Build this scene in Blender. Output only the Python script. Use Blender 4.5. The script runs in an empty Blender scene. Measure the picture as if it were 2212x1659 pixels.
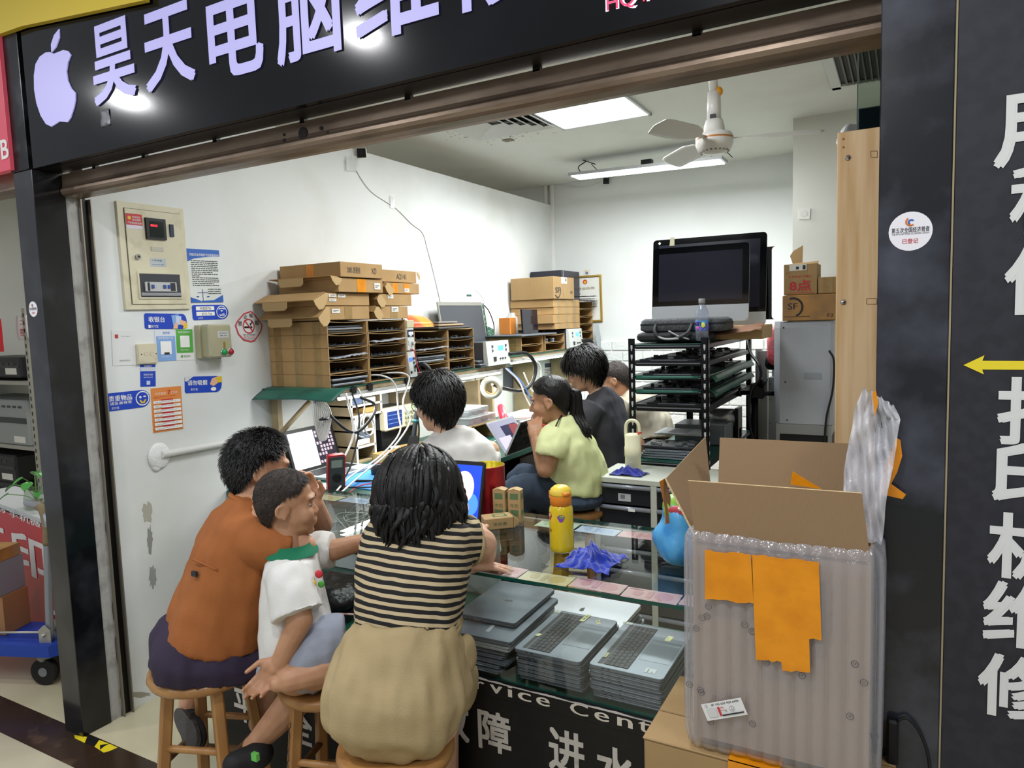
import bpy, bmesh, math, random
from mathutils import Vector as V, Matrix, noise, Euler
random.seed(7)
SC = bpy.context.scene
COL = SC.collection
PI = math.pi
# ---------------------------------------------------------------- camera
FW, FH, FPX, EYE = 2212, 1659, 1533.5, 1.65
CR = V((0.8759350789, 0.4813518203, -0.0322205308))
CU = V((-0.0158142238, 0.0954016421, 0.9953132356))
CF = V((-0.4821697293, 0.8713202349, -0.0911778504))
cam_d = bpy.data.cameras.new('camera'); cam = bpy.data.objects.new('camera', cam_d); COL.objects.link(cam)
cam_d.sensor_fit = 'HORIZONTAL'; cam_d.sensor_width = 36.0; cam_d.lens = FPX / FW * 36.0
cam_d.clip_start = 0.05; cam_d.clip_end = 100
cam.matrix_world = Matrix(((CR.x, CU.x, -CF.x, 0), (CR.y, CU.y, -CF.y, 0), (CR.z, CU.z, -CF.z, EYE), (0, 0, 0, 1)))
SC.camera = cam
# ---------------------------------------------------------------- world, exposure
SC.view_settings.view_transform = 'Standard'; SC.view_settings.look = 'None'
SC.view_settings.gamma = 1.0; SC.view_settings.use_curve_mapping = False
SC.view_settings.exposure = 0.24
w = bpy.data.worlds.new('world'); SC.world = w; w.use_nodes = True
w.node_tree.nodes['Background'].inputs[0].default_value = (0.78, 0.83, 0.9, 1)
w.node_tree.nodes['Background'].inputs[1].default_value = 0.42
SC.cycles.max_bounces = 8; SC.cycles.transparent_max_bounces = 24; SC.cycles.sample_clamp_indirect = 4.0
SC.cycles.caustics_reflective = False; SC.cycles.caustics_refractive = False
SC.cycles.use_denoising = True
def area(name, loc, size, power, col=(1, 1, 1), rot=(0, 0, 0), sy=None, spread=PI):
    d = bpy.data.lights.new(name, 'AREA'); d.energy = power; d.color = col; d.size = size; d.spread = spread
    if sy: d.shape = 'RECTANGLE'; d.size_y = sy
    o = bpy.data.objects.new(name, d); COL.objects.link(o); o.location = loc; o.rotation_euler = rot
    return o
# mall corridor lamps over the walkway in front of the shop, and the shop's ceiling lamps, one of them added out of view
for lx, ly, sz, pw in ((-4.15, 0.3, 0.13, 13), (-2.33, 0.28, 0.13, 13), (-0.5, 0.26, 0.2, 18), (1.3, 0.3, 0.3, 16), (-3.2, -1.6, 1.2, 24), (-0.8, -1.8, 1.2, 24)):
    area('corridor_light', (lx, ly, 3.05), sz, pw, (0.97, 0.98, 1))
area('neighbour_shop_light', (-4.6, 2.9, 2.8), 0.6, 26, (1, 0.97, 0.92))
area('panel_lamp_light', (-1.69, 4.14, 2.86), 0.55, 34, (0.96, 0.99, 1))
area('panel_lamp_light', (-1.35, 2.55, 2.86), 0.55, 26, (0.97, 0.99, 1))  # assumed lamp hidden by the beam, added to brighten the white shirt
area('tube_lamp_light', (-1.66, 5.0, 2.62), 1.15, 34, (0.96, 0.99, 1), (0, 0, 0), 0.13)
# ---------------------------------------------------------------- pixel rays (photograph pixel -> point on a real plane)
def ray(px, py): return CR * ((px - FW / 2) / FPX) - CU * ((py - FH / 2) / FPX) + CF
def at_x(px, py, X): r = ray(px, py); return V((0, 0, EYE)) + r * (X / r.x)
def at_y(px, py, Y): r = ray(px, py); return V((0, 0, EYE)) + r * (Y / r.y)
def at_z(px, py, Z): r = ray(px, py); return V((0, 0, EYE)) + r * ((Z - EYE) / r.z)
# ---------------------------------------------------------------- materials
def lin(c): c /= 255.0; return c / 12.92 if c <= 0.04045 else ((c + 0.055) / 1.055) ** 2.4
def rgb(t):
    if isinstance(t, int): t = ((t >> 16) & 255, (t >> 8) & 255, t & 255)
    return (lin(t[0]), lin(t[1]), lin(t[2]), 1.0)
MC = {}
def mat(name, c=0x888888, r=0.5, met=0.0, emit=0, ec=None, trans=0.0, alpha=1.0, spec=0.5, noise_=None, bump=None, coat=0, sheen=0, ior=1.45, sss=0):
    """noise_=(scale, colour2, lo, hi[, stretch]) mixes a second colour in; bump=(scale, strength[, stretch])"""
    if name in MC: return MC[name]
    m = bpy.data.materials.new(name); m.use_nodes = True; nt = m.node_tree; b = nt.nodes['Principled BSDF']
    I = b.inputs
    I['Base Color'].default_value = rgb(c); I['Roughness'].default_value = r; I['Metallic'].default_value = met
    I['Specular IOR Level'].default_value = spec; I['IOR'].default_value = ior
    if emit: I['Emission Color'].default_value = rgb(ec if ec is not None else c); I['Emission Strength'].default_value = emit
    if trans: I['Transmission Weight'].default_value = trans
    if alpha < 1: I['Alpha'].default_value = alpha
    if coat: I['Coat Weight'].default_value = coat; I['Coat Roughness'].default_value = 0.08
    if sheen: I['Sheen Weight'].default_value = sheen
    if sss: I['Subsurface Weight'].default_value = sss; I['Subsurface Radius'].default_value = (0.012, 0.005, 0.003); I['Subsurface Scale'].default_value = 0.5
    def tex(scale, stretch, detail=5):
        tc = nt.nodes.new('ShaderNodeTexCoord'); mp = nt.nodes.new('ShaderNodeMapping'); n = nt.nodes.new('ShaderNodeTexNoise')
        mp.inputs['Scale'].default_value = stretch; n.inputs['Scale'].default_value = scale; n.inputs['Detail'].default_value = detail
        nt.links.new(tc.outputs['Object'], mp.inputs[0]); nt.links.new(mp.outputs[0], n.inputs['Vector']); return n
    if noise_:
        n = tex(noise_[0], noise_[4] if len(noise_) > 4 else (1, 1, 1))
        rp = nt.nodes.new('ShaderNodeMapRange'); rp.inputs[1].default_value = noise_[2]; rp.inputs[2].default_value = noise_[3]
        mx = nt.nodes.new('ShaderNodeMix'); mx.data_type = 'RGBA'; mx.inputs[6].default_value = rgb(c); mx.inputs[7].default_value = rgb(noise_[1])
        nt.links.new(n.outputs['Fac'], rp.inputs[0]); nt.links.new(rp.outputs[0], mx.inputs[0]); nt.links.new(mx.outputs[2], I['Base Color'])
    if bump:
        n = tex(bump[0], bump[2] if len(bump) > 2 else (1, 1, 1), 6); bp = nt.nodes.new('ShaderNodeBump')
        bp.inputs['Strength'].default_value = bump[1]; bp.inputs['Distance'].default_value = 0.01
        nt.links.new(n.outputs['Fac'], bp.inputs['Height']); nt.links.new(bp.outputs[0], I['Normal'])
    MC[name] = m
    return m
def glass(name, tint=0xffffff, clear=0.9, rough=0.02, extra=0.0, scat=None, bump=None):
    """thin clear sheet: mostly transparent, fresnel reflection, optional white scattering"""
    if name in MC: return MC[name]
    m = bpy.data.materials.new(name); m.use_nodes = True; nt = m.node_tree; nt.nodes.clear()
    o = nt.nodes.new('ShaderNodeOutputMaterial'); t = nt.nodes.new('ShaderNodeBsdfTransparent'); t.inputs[0].default_value = rgb(tint)
    g = nt.nodes.new('ShaderNodeBsdfGlossy'); g.inputs['Roughness'].default_value = rough
    f = nt.nodes.new('ShaderNodeFresnel'); ge = nt.nodes.new('ShaderNodeNewGeometry'); mr = nt.nodes.new('ShaderNodeMapRange')
    mr.inputs[3].default_value = 1.5; mr.inputs[4].default_value = 1 / 1.5   # same index from both sides of the sheet
    nt.links.new(ge.outputs['Backfacing'], mr.inputs[0]); nt.links.new(mr.outputs[0], f.inputs[0])
    a = nt.nodes.new('ShaderNodeMath'); a.operation = 'ADD'; a.inputs[1].default_value = extra; a.use_clamp = True
    if bump:
        n = nt.nodes.new('ShaderNodeTexNoise'); n.inputs['Scale'].default_value = bump[0]; n.inputs['Detail'].default_value = 4; tc = nt.nodes.new('ShaderNodeTexCoord'); bp = nt.nodes.new('ShaderNodeBump'); bp.inputs['Strength'].default_value = bump[1]; bp.inputs['Distance'].default_value = .02
        nt.links.new(tc.outputs['Object'], n.inputs['Vector']); nt.links.new(n.outputs['Fac'], bp.inputs['Height']); nt.links.new(bp.outputs[0], g.inputs['Normal']); nt.links.new(bp.outputs[0], f.inputs['Normal'])
    mx = nt.nodes.new('ShaderNodeMixShader'); nt.links.new(f.outputs[0], a.inputs[0]); nt.links.new(a.outputs[0], mx.inputs[0])
    nt.links.new(t.outputs[0], mx.inputs[1]); nt.links.new(g.outputs[0], mx.inputs[2]); last = mx
    if scat:
        d = nt.nodes.new('ShaderNodeBsdfDiffuse'); d.inputs[0].default_value = rgb(scat[0]); m2 = nt.nodes.new('ShaderNodeMixShader'); m2.inputs[0].default_value = scat[1]
        nt.links.new(mx.outputs[0], m2.inputs[1]); nt.links.new(d.outputs[0], m2.inputs[2]); last = m2
    nt.links.new(last.outputs[0], o.inputs[0]); MC[name] = m
    return m
# ---------------------------------------------------------------- geometry collector
def basis(d):
    d = V(d).normalized(); a = V((0, 0, 1)) if abs(d.z) < 0.9 else V((1, 0, 0)); u = d.cross(a).normalized(); return u, u.cross(d).normalized()
def smooth_pts(p, n=6):
    p = [V(q) for q in p]
    if len(p) < 3: return p
    o = []
    for i in range(len(p) - 1):
        a = p[i - 1] if i else p[0] * 2 - p[1]; b = p[i]; c = p[i + 1]; d = p[i + 2] if i + 2 < len(p) else p[-1] * 2 - p[-2]
        for k in range(n):
            t = k / n
            o.append(0.5 * ((2 * b) + (c - a) * t + (2 * a - 5 * b + 4 * c - d) * t * t + (3 * b - a - 3 * c + d) * t ** 3))
    o.append(p[-1]); return o
class G:
    def __init__(s, m=None): s.v = []; s.f = []; s.fm = []; s.fs = []; s.mats = []; s.M = Matrix(); s.k = 0; (m and s.use(m))
    def use(s, m):
        if m not in s.mats: s.mats.append(m)
        s.k = s.mats.index(m); return s
    def at(s, x=0, y=0, z=0, rz=0, rx=0, ry=0): s.M = Matrix.Translation((x, y, z)) @ Euler((rx, ry, rz)).to_matrix().to_4x4(); return s
    def add(s, vs, fs, sm=False):
        n = len(s.v); s.v += [s.M @ V(q) for q in vs]
        for f in fs: s.f.append([i + n for i in f]); s.fm.append(s.k); s.fs.append(sm)
        return s
    def box(s, x0, y0, z0, x1, y1, z1, bev=0.0):
        x0, x1 = min(x0, x1), max(x0, x1); y0, y1 = min(y0, y1), max(y0, y1); z0, z1 = min(z0, z1), max(z0, z1)
        if not bev:
            return s.add([(x0, y0, z0), (x1, y0, z0), (x1, y1, z0), (x0, y1, z0), (x0, y0, z1), (x1, y0, z1), (x1, y1, z1), (x0, y1, z1)],
                         [(0, 3, 2, 1), (4, 5, 6, 7), (0, 1, 5, 4), (1, 2, 6, 5), (2, 3, 7, 6), (3, 0, 4, 7)])
        b = min(bev, (x1 - x0) * .49, (y1 - y0) * .49, (z1 - z0) * .49); vs = []; ix = {}
        for i, (X, sx) in enumerate(((x0, 1), (x1, -1))):
            for j, (Y, sy) in enumerate(((y0, 1), (y1, -1))):
                for k, (Z, sz) in enumerate(((z0, 1), (z1, -1))):
                    ix[i, j, k, 0] = len(vs); vs.append((X, Y + sy * b, Z + sz * b))
                    ix[i, j, k, 1] = len(vs); vs.append((X + sx * b, Y, Z + sz * b))
                    ix[i, j, k, 2] = len(vs); vs.append((X + sx * b, Y + sy * b, Z))
        fs = []
        for i in (0, 1):
            q = [ix[i, 0, 0, 0], ix[i, 1, 0, 0], ix[i, 1, 1, 0], ix[i, 0, 1, 0]]; fs.append(q if i else q[::-1])
            q = [ix[0, i, 0, 1], ix[1, i, 0, 1], ix[1, i, 1, 1], ix[0, i, 1, 1]]; fs.append(q[::-1] if i else q)
            q = [ix[0, 0, i, 2], ix[1, 0, i, 2], ix[1, 1, i, 2], ix[0, 1, i, 2]]; fs.append(q if i else q[::-1])
        for i in (0, 1):
            for j in (0, 1):
                fl = (i + j) % 2
                q = [ix[i, j, 0, 0], ix[i, j, 0, 1], ix[i, j, 1, 1], ix[i, j, 1, 0]]; fs.append(q if not fl else q[::-1])
                q = [ix[i, 0, j, 0], ix[i, 1, j, 0], ix[i, 1, j, 2], ix[i, 0, j, 2]]; fs.append(q if fl else q[::-1])
                q = [ix[0, i, j, 1], ix[1, i, j, 1], ix[1, i, j, 2], ix[0, i, j, 2]]; fs.append(q if not fl else q[::-1])
                for k in (0, 1):
                    t = [ix[i, j, k, 0], ix[i, j, k, 1], ix[i, j, k, 2]]; fs.append(t if (i + j + k) % 2 else t[::-1])
        return s.add(vs, fs)
    def rings(s, rs, cap=True, sm=True, close=True):
        n = len(rs[0]); vs = [q for r in rs for q in r]; fs = []
        for i in range(len(rs) - 1):
            for j in range(n if close else n - 1):
                k = (j + 1) % n; fs.append((i * n + j, i * n + k, (i + 1) * n + k, (i + 1) * n + j))
        s.add(vs, fs, sm)
        if cap:
            b = len(s.v) - len(vs); e = b + (len(rs) - 1) * n
            s.f.append([b + j for j in range(n)][::-1]); s.f.append([e + j for j in range(n)]); s.fm += [s.k] * 2; s.fs += [False] * 2
        return s
    def cyl(s, p0, p1, r0, r1=None, n=16, cap=True, sm=True):
        p0 = V(p0); p1 = V(p1); r1 = r0 if r1 is None else r1; u, w = basis(p1 - p0)
        R = lambda p, r: [p + (u * math.cos(2 * PI * j / n) + w * math.sin(2 * PI * j / n)) * r for j in range(n)]
        return s.rings([R(p0, r0), R(p1, r1)], cap, sm)
    def tube(s, pts, r, n=6, sub=5, r1=None, cap=True, flat=1.0):
        p = smooth_pts(pts, sub) if sub else [V(q) for q in pts]; rs = []; u = None
        for i, q in enumerate(p):
            d = (p[min(i + 1, len(p) - 1)] - p[max(i - 1, 0)])
            if d.length < 1e-9: d = V((0, 0, 1))
            d.normalize()
            if u is None: u, _ = basis(d)
            u = (u - d * u.dot(d))
            if u.length < 1e-6: u, _ = basis(d)
            u.normalize(); w = d.cross(u); t = i / max(1, len(p) - 1)
            rr = r if r1 is None else (r1[min(len(r1) - 1, int(t * (len(r1) - 1)))] * (1 - (t * (len(r1) - 1)) % 1) + r1[min(len(r1) - 1, int(t * (len(r1) - 1)) + 1)] * ((t * (len(r1) - 1)) % 1) if isinstance(r1, (list, tuple)) else r + (r1 - r) * t)
            rs.append([q + (u * math.cos(2 * PI * j / n) + w * math.sin(2 * PI * j / n) * flat) * rr for j in range(n)])
        return s.rings(rs, cap, n > 4)
    def lathe(s, prof, n=24, c=(0, 0, 0), cap=True, sm=True, sx=1, sy=1):
        c = V(c); return s.rings([[c + V((r * sx * math.cos(2 * PI * j / n), r * sy * math.sin(2 * PI * j / n), z)) for j in range(n)] for r, z in prof], cap, sm)
    def ell(s, c, r, R=None, n=16, k=10):
        c = V(c); R = R or Matrix.Identity(3); rs = []
        for i in range(k + 1):
            a = -PI / 2 + PI * i / k; a = max(min(a, PI / 2 - .02), -PI / 2 + .02)
            rs.append([c + R @ V((r[0] * math.cos(a) * math.cos(2 * PI * j / n), r[1] * math.cos(a) * math.sin(2 * PI * j / n), r[2] * math.sin(a))) for j in range(n)])
        return s.rings(rs)
    def cap_(s, a, b, ra, rb, n=12, k=4):
        """round-ended tapered limb from a to b (one closed shell)"""
        a = V(a); b = V(b); d = (b - a); L = d.length or 1e-6; d = d / L; u, w = basis(d); rs = []
        for i in range(k): t = -PI / 2 * (1 - i / k) + .03; rs.append((a + d * (ra * math.sin(t)), ra * math.cos(t)))
        rs.append((a, ra)); rs.append((b, rb))
        for i in range(1, k + 1): t = PI / 2 * i / k - .03; rs.append((b + d * (rb * math.sin(t)), rb * math.cos(t)))
        return s.rings([[p + (u * math.cos(2 * PI * j / n) + w * math.sin(2 * PI * j / n)) * r for j in range(n)] for p, r in rs])
    def limb(s, pts, rad, n=12):
        for i in range(len(pts) - 1): s.cap_(pts[i], pts[i + 1], rad[i], rad[i + 1], n)
        return s
    def prism(s, poly, o, u, v, d, off=0.0):
        o = V(o); u = V(u).normalized(); v = V(v).normalized(); w = u.cross(v); n = len(poly)
        A = [o + u * p[0] + v * p[1] + w * off for p in poly]; B = [q + w * d for q in A]
        ar = sum(poly[i][0] * poly[(i + 1) % n][1] - poly[(i + 1) % n][0] * poly[i][1] for i in range(n))
        f1 = list(range(n)); f2 = [i + n for i in range(n)]; sd = [(i, (i + 1) % n, (i + 1) % n + n, i + n) for i in range(n)]
        fs = [f1[::-1], f2] + sd if ar > 0 else [f1, f2[::-1]] + [q[::-1] for q in sd]
        return s.add(A + B, fs)
    def quad(s, a, b, c, d): return s.add([a, b, c, d], [(0, 1, 2, 3)])
    def torus(s, c, R, r, ax=(0, 0, 1), n=24, k=8, a0=0, a1=2 * PI):
        c = V(c); u, w = basis(ax); d = V(ax).normalized(); full = abs(a1 - a0 - 2 * PI) < 1e-6; m = n if full else n + 1; rs = []
        for i in range(m + (1 if full else 0)):
            a = a0 + (a1 - a0) * i / n; e = u * math.cos(a) + w * math.sin(a)
            rs.append([c + e * (R + r * math.cos(2 * PI * j / k)) + d * r * math.sin(2 * PI * j / k) for j in range(k)])
        return s.rings(rs, not full)
    def sheet(s, fn, nu, nv, th=0.0, sm=True):
        """surface fn(u,v) with thickness th along its normal"""
        P = [[V(fn(i / nu, j / nv)) for j in range(nv + 1)] for i in range(nu + 1)]; vs = []; N = (nu + 1) * (nv + 1)
        Q = [p for r in P for p in r]
        if th:
            for i in range(nu + 1):
                for j in range(nv + 1):
                    a = P[min(i + 1, nu)][j] - P[max(i - 1, 0)][j]; b = P[i][min(j + 1, nv)] - P[i][max(j - 1, 0)]; nn = a.cross(b)
                    nn = nn.normalized() if nn.length > 1e-12 else V((0, 0, 1)); vs.append(P[i][j] - nn * th)
        id_ = lambda i, j: i * (nv + 1) + j
        f = [(id_(i, j), id_(i + 1, j), id_(i + 1, j + 1), id_(i, j + 1)) for i in range(nu) for j in range(nv)]
        s.add(Q + vs, f + ([[q + N for q in t][::-1] for t in f] if th else []), sm)
        if th:
            b = [id_(i, 0) for i in range(nu + 1)] + [id_(nu, j) for j in range(1, nv + 1)] + [id_(i, nv) for i in range(nu - 1, -1, -1)] + [id_(0, j) for j in range(nv - 1, 0, -1)]
            base = len(s.v) - 2 * N; m = len(b)
            for i in range(m):
                a, c = b[i] + base, b[(i + 1) % m] + base; s.f.append([c, a, a + N, c + N]); s.fm.append(s.k); s.fs.append(False)
        return s
    def text(s, body, o, u, v, w=None, h=None, d=0.0006, bold=0.0, off=0.0, align='c', sy=1.0):
        """lettering fitted to height h (and squeezed to width w), centred on o"""
        key = body
        if key not in TX:
            c = bpy.data.curves.new('lettering', 'FONT'); c.body = body; c.size = 1; c.resolution_u = 3; c.fill_mode = 'FRONT'
            t = bpy.data.objects.new('lettering', c); COL.objects.link(t); dg = bpy.context.evaluated_depsgraph_get(); me = t.evaluated_get(dg).to_mesh()
            TX[key] = ([q.co.copy() for q in me.vertices], [list(p.vertices) for p in me.polygons])
            t.evaluated_get(dg).to_mesh_clear(); bpy.data.objects.remove(t); bpy.data.curves.remove(c)
        vs, fs = TX[key]
        if not vs: return s
        x0 = min(q.x for q in vs); x1 = max(q.x for q in vs); y0 = min(q.y for q in vs); y1 = max(q.y for q in vs)
        kx = (w / (x1 - x0)) if w else None; ky = (h / (y1 - y0)) if h else None; kx = kx or ky; ky = ky or kx
        o = V(o); u = V(u).normalized(); v = V(v).normalized(); n = u.cross(v); cx = (x0 + x1) / 2 if align == 'c' else x0; cy = (y0 + y1) / 2
        b = bold * .8; sh = [(0, 0)] if not b else ([(b, 0), (-b, 0)] if (h or 0) < .05 else [(b, b), (-b, b), (b, -b), (-b, -b), (0, 0)])
        for i, (dx, dy) in enumerate(sh): s.add([o + u * ((q.x - cx + dx) * kx) + v * ((q.y - cy + dy) * ky) + n * (off + d + i * .00015) for q in vs], fs)
        return s
    def mesh(s, name):
        me = bpy.data.meshes.new(name); me.from_pydata([tuple(q) for q in s.v], [], s.f)
        for m in s.mats: me.materials.append(m)
        me.polygons.foreach_set('material_index', s.fm); me.polygons.foreach_set('use_smooth', s.fs); me.update(); return me
TX = {}
def link(name, me, parent=None, label=None):
    o = bpy.data.objects.new(name, me); COL.objects.link(o)
    if parent: o.parent = parent
    if label: o['label'] = label
    return o
def tag(o, label, cat, group=None):
    o['label'] = label; o['category'] = cat
    if group: o['group'] = group
    return o
def struct(name, g, parent=None):
    o = link(name, g.mesh(name), parent)
    if not parent: o['kind'] = 'structure'
    return o
def base_of(vs):
    return V(((min(q.x for q in vs) + max(q.x for q in vs)) / 2, (min(q.y for q in vs) + max(q.y for q in vs)) / 2, min(q.z for q in vs)))
def solo(name, g, label, cat, group=None):
    """a thing that is one mesh, origin at its base"""
    b = base_of(g.v); g.v = [q - b for q in g.v]; o = link(name, g.mesh(name)); o.location = b
    return tag(o, label, cat, group)
class T:
    """a thing made of parts: an Empty at its base; parts given in the thing's local frame (world=True: in world coordinates)"""
    def __init__(s, name, label, cat, loc=(0, 0, 0), rz=0.0, group=None, world=False):
        s.o = bpy.data.objects.new(name, None); COL.objects.link(s.o); s.o.empty_display_size = 0.05; s.loc = V(loc); s.w = world
        s.o.location = loc; s.o.rotation_euler = (0, 0, rz); tag(s.o, label, cat, group)
    def part(s, name, g, parent=None, label=None, kind=None):
        if s.w: g.v = [q - s.loc for q in g.v]
        o = link(name, g.mesh(name), parent or s.o, label)
        if kind: o['kind'] = kind
        return o
def copy_tree(o, parent=None):
    c = o.copy(); COL.objects.link(c)
    if parent: c.parent = parent
    for ch in list(o.children): copy_tree(ch, c)
    return c
def clone(t, loc, rz=0.0, label=None, group=None, rot=None):
    c = copy_tree(t.o if isinstance(t, T) else t); c.location = loc; c.rotation_euler = rot or (0, 0, rz)
    if label: c['label'] = label
    if group: c['group'] = group
    return c
def fused(g, name, voxel=0.006, it=4, mats=None, fac=0.5):
    """one continuous surface from overlapping closed shells"""
    o = link(name, g.mesh(name)); r = o.modifiers.new('r', 'REMESH'); r.mode = 'VOXEL'; r.voxel_size = voxel; r.use_smooth_shade = True
    m = o.modifiers.new('s', 'SMOOTH'); m.iterations = it; m.factor = fac
    dg = bpy.context.evaluated_depsgraph_get(); me = bpy.data.meshes.new_from_object(o.evaluated_get(dg)); bpy.data.objects.remove(o)
    h = G(); h.mats = list(g.mats[:1]); h.v = [q.co.copy() for q in me.vertices]; h.f = [list(p.vertices) for p in me.polygons]
    h.fm = [0] * len(h.f); h.fs = [True] * len(h.f); bpy.data.meshes.remove(me); return h
def wrinkle(g, amp, sc, seed=0, fn=None):
    """push vertices along rough normals with noise: cloth folds"""
    n = [V((0, 0, 0)) for _ in g.v]
    for f in g.f:
        a, b, c = g.v[f[0]], g.v[f[1]], g.v[f[2]]; q = (b - a).cross(c - a)
        for i in f: n[i] += q
    for i, p in enumerate(g.v):
        if n[i].length > 1e-12:
            k = noise.noise(V((p.x * sc[0] + seed, p.y * sc[1], p.z * sc[2]))) * amp
            if fn: k *= fn(p)
            g.v[i] = p + n[i].normalized() * k
    return g
def pd(px, py, d): return V((0, 0, EYE)) + ray(px, py) * d
# ================================================================ setting
XW, YP, YB, ZC, ZW = -2.934, 1.551, 6.19, 2.893, 2.705
m_wall = mat('white_wall_paint', 0xDFE2E1, .7, noise_=(1.1, 0xD3D5D2, .45, .75), bump=(9, .06))
m_wallL = mat('stained_wall_paint', 0xDDE0DE, .7, noise_=(1.7, 0xCDCEC8, .5, .8), bump=(7, .12))
m_ceil = mat('ceiling_paint', 0xD6D8D3, .8, noise_=(2.2, 0xCBCCC6, .5, .8))
m_grey = mat('grey_column_paint', 0xCFCFC8, .75, noise_=(1.5, 0xC4C3BA, .45, .75))
m_stone = mat('black_polished_stone', 0x0F1013, .16, noise_=(6, 0x2A2B30, .48, .75), coat=.3)
m_stone2 = mat('black_speckled_stone', 0x17181C, .22, noise_=(6, 0x4E505C, .45, .78), coat=.2)
m_beam = mat('brown_steel', 0x8A7867, .32, .45, noise_=(7, 0x5A4A3E, .45, .75, (.6, 3, 3)), bump=(14, .1))
m_dark = mat('dark_steel', 0x15130F, .4, .3)
m_rail = mat('aged_aluminium', 0x8E877B, .45, .6)
m_plaster = mat('broken_plaster', 0xA9A8A3, .85, noise_=(14, 0x8E8C86, .5, .7), bump=(20, .5))
m_tile = mat('cream_floor_tile', 0xC4BC9E, .22, noise_=(2.5, 0xB8AF90, .45, .7))
m_corr = mat('corridor_floor_tile', 0xB5AE98, .2, noise_=(2.0, 0xA9A28A, .4, .7))
m_marble = mat('brown_marble', 0x33261C, .2, noise_=(7, 0x5A4634, .56, .72, (1, 1, 1)))
m_black = mat('matte_black', 0x0D0D0F, .5)
m_white = mat('white_plastic', 0xE8E8E4, .45)
g = G(m_tile)
g.box(-7, 1.576, -.1, 1.2, 7, 0); struct('floor', g)
g = G(m_corr); g.box(-7, -4, -.1, 3, 1.416, 0); struct('floor_corridor', g)
g = G(m_marble); g.box(-7, 1.416, -.1, 3, 1.576, 0.0005); struct('trim_1', g)
g = G(m_wallL); g.box(XW - .09, 1.756, 0, XW, YB, ZW); struct('wall_left', g)
g = G(m_wall); g.box(-7, YB, 0, 1.2, YB + .1, ZC); struct('wall_back', g)
g = G(m_grey); g.box(.35, 1.67, 0, .45, 5.09, ZC); struct('wall_right', g)
g = G(m_grey); g.box(-.655, 5.09, 0, .6, YB - .001, ZC); struct('wall_column', g)
g = G(m_ceil); g.box(-7, 1.70, ZC, 1.2, YB + .1, ZC + .1); struct('ceiling', g)
g = G(m_wall); g.box(-7, 1.7, 2.3, -3.05, 1.74, ZC); struct('wall_bulkhead', g)
g = G(m_wall); g.box(-7.1, 1.6, 0, -7, YB, ZC); struct('wall_far_left', g)
# white trunking in the back corner
g = G(m_white); g.box(XW + .001, YB - .03, 1.42, XW + .028, YB - .002, ZC - .002); g.box(XW - .06, YB - .03, ZW + .01, XW - .03, YB - .002, ZC - .002); struct('trim_2', g)
# embossed white foam bricks along the foot of the back wall: real relief bricks
m_foam = mat('white_foam_brick', 0xE3E5E4, .6, bump=(45, .7))
g = G(m_foam)
g.box(XW + .002, YB - .006, .02, -.66, YB - .001, 1.425)
for r in range(12):
    z = 1.425 - .095 * (r + 1)
    x = XW + .004 - (.09 if r % 2 else 0)
    while x < -.66:
        a, b = max(x, XW + .004), min(x + .185, -.662)
        if b - a > .03: g.box(a, YB - .02, z, b, YB - .005, z + .088, .008)
        x += .192
struct('trim_3', g)
# door-frame stone pillars
g = G(m_stone); g.box(-3.046, 1.551, 0, -2.919, 1.672, 2.277, .002); struct('trim_4', g)
g = G(m_stone2); g.box(-.046, 1.551, 0, .073, 1.68, 2.9, .002); struct('trim_5', g)
# chipped plaster strip and the shutter guide rail
g = G(m_plaster); rnd = random.Random(3); pl = [(0, 0)]
for i in range(41):
    z = 2.2 * i / 40; pl.append((.05 + rnd.uniform(-.008, .008), z))
pl.append((0, 2.2)); g.prism(pl, (-2.929, 1.672, 0), (0, 1, 0), (0, 0, 1), .004); struct('trim_6', g)
g = G(m_rail); X = -2.932
g.box(X, 1.722, 0, X + .024, 1.727, 2.19); g.box(X, 1.762, 0, X + .024, 1.767, 2.19)
g.use(m_dark); g.box(X, 1.727, 0, X + .003, 1.762, 2.19)
struct('trim_7', g)
# brown steel shutter beam with a rolled lower edge
g = G(m_beam)
pr = [(1.66, 2.272), (1.66, 2.232), (1.658, 2.222), (1.652, 2.214), (1.65, 2.204), (1.655, 2.194), (1.666, 2.187), (1.70, 2.184), (1.72, 2.184), (1.72, 2.272)]
g.rings([[(x, y, z) for y, z in pr] for x in (-2.915, -.04)], True, False)
g.use(m_dark)
for x, z, r in ((-1.62, 2.236, .018), (-1.70, 2.226, .006), (-1.545, 2.24, .006), (-1.70, 2.244, .004), (-1.52, 2.222, .005)):
    g.cyl((x, 1.6605, z), (x, 1.6565, z), r, n=14)
struct('trim_8', g)
# sign box over the door: dark soffit, slit dividers, back
g = G(m_dark)
g.box(-2.915, 1.575, 2.277, -.046, 1.66, 2.29); g.box(-2.915, 1.645, 2.29, -.046, 1.66, 2.9)
for x in (-2.70, -2.40, -2.02, -1.623, -1.222, -.82, -.417): g.box(x - .01, 1.66, 2.268, x + .01, 1.675, 2.31)
g.box(-2.92, 1.655, 2.31, -.046, 1.67, 2.9)
struct('trim_9', g)
g = G(mat('scuffed_black_metal', 0x1A1A1D, .25, .5, noise_=(9, 0x44454B, .52, .78)))
g.box(-3.05, 1.545, 2.277, -2.925, 1.66, 2.9, .002); struct('trim_10', g)
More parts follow.
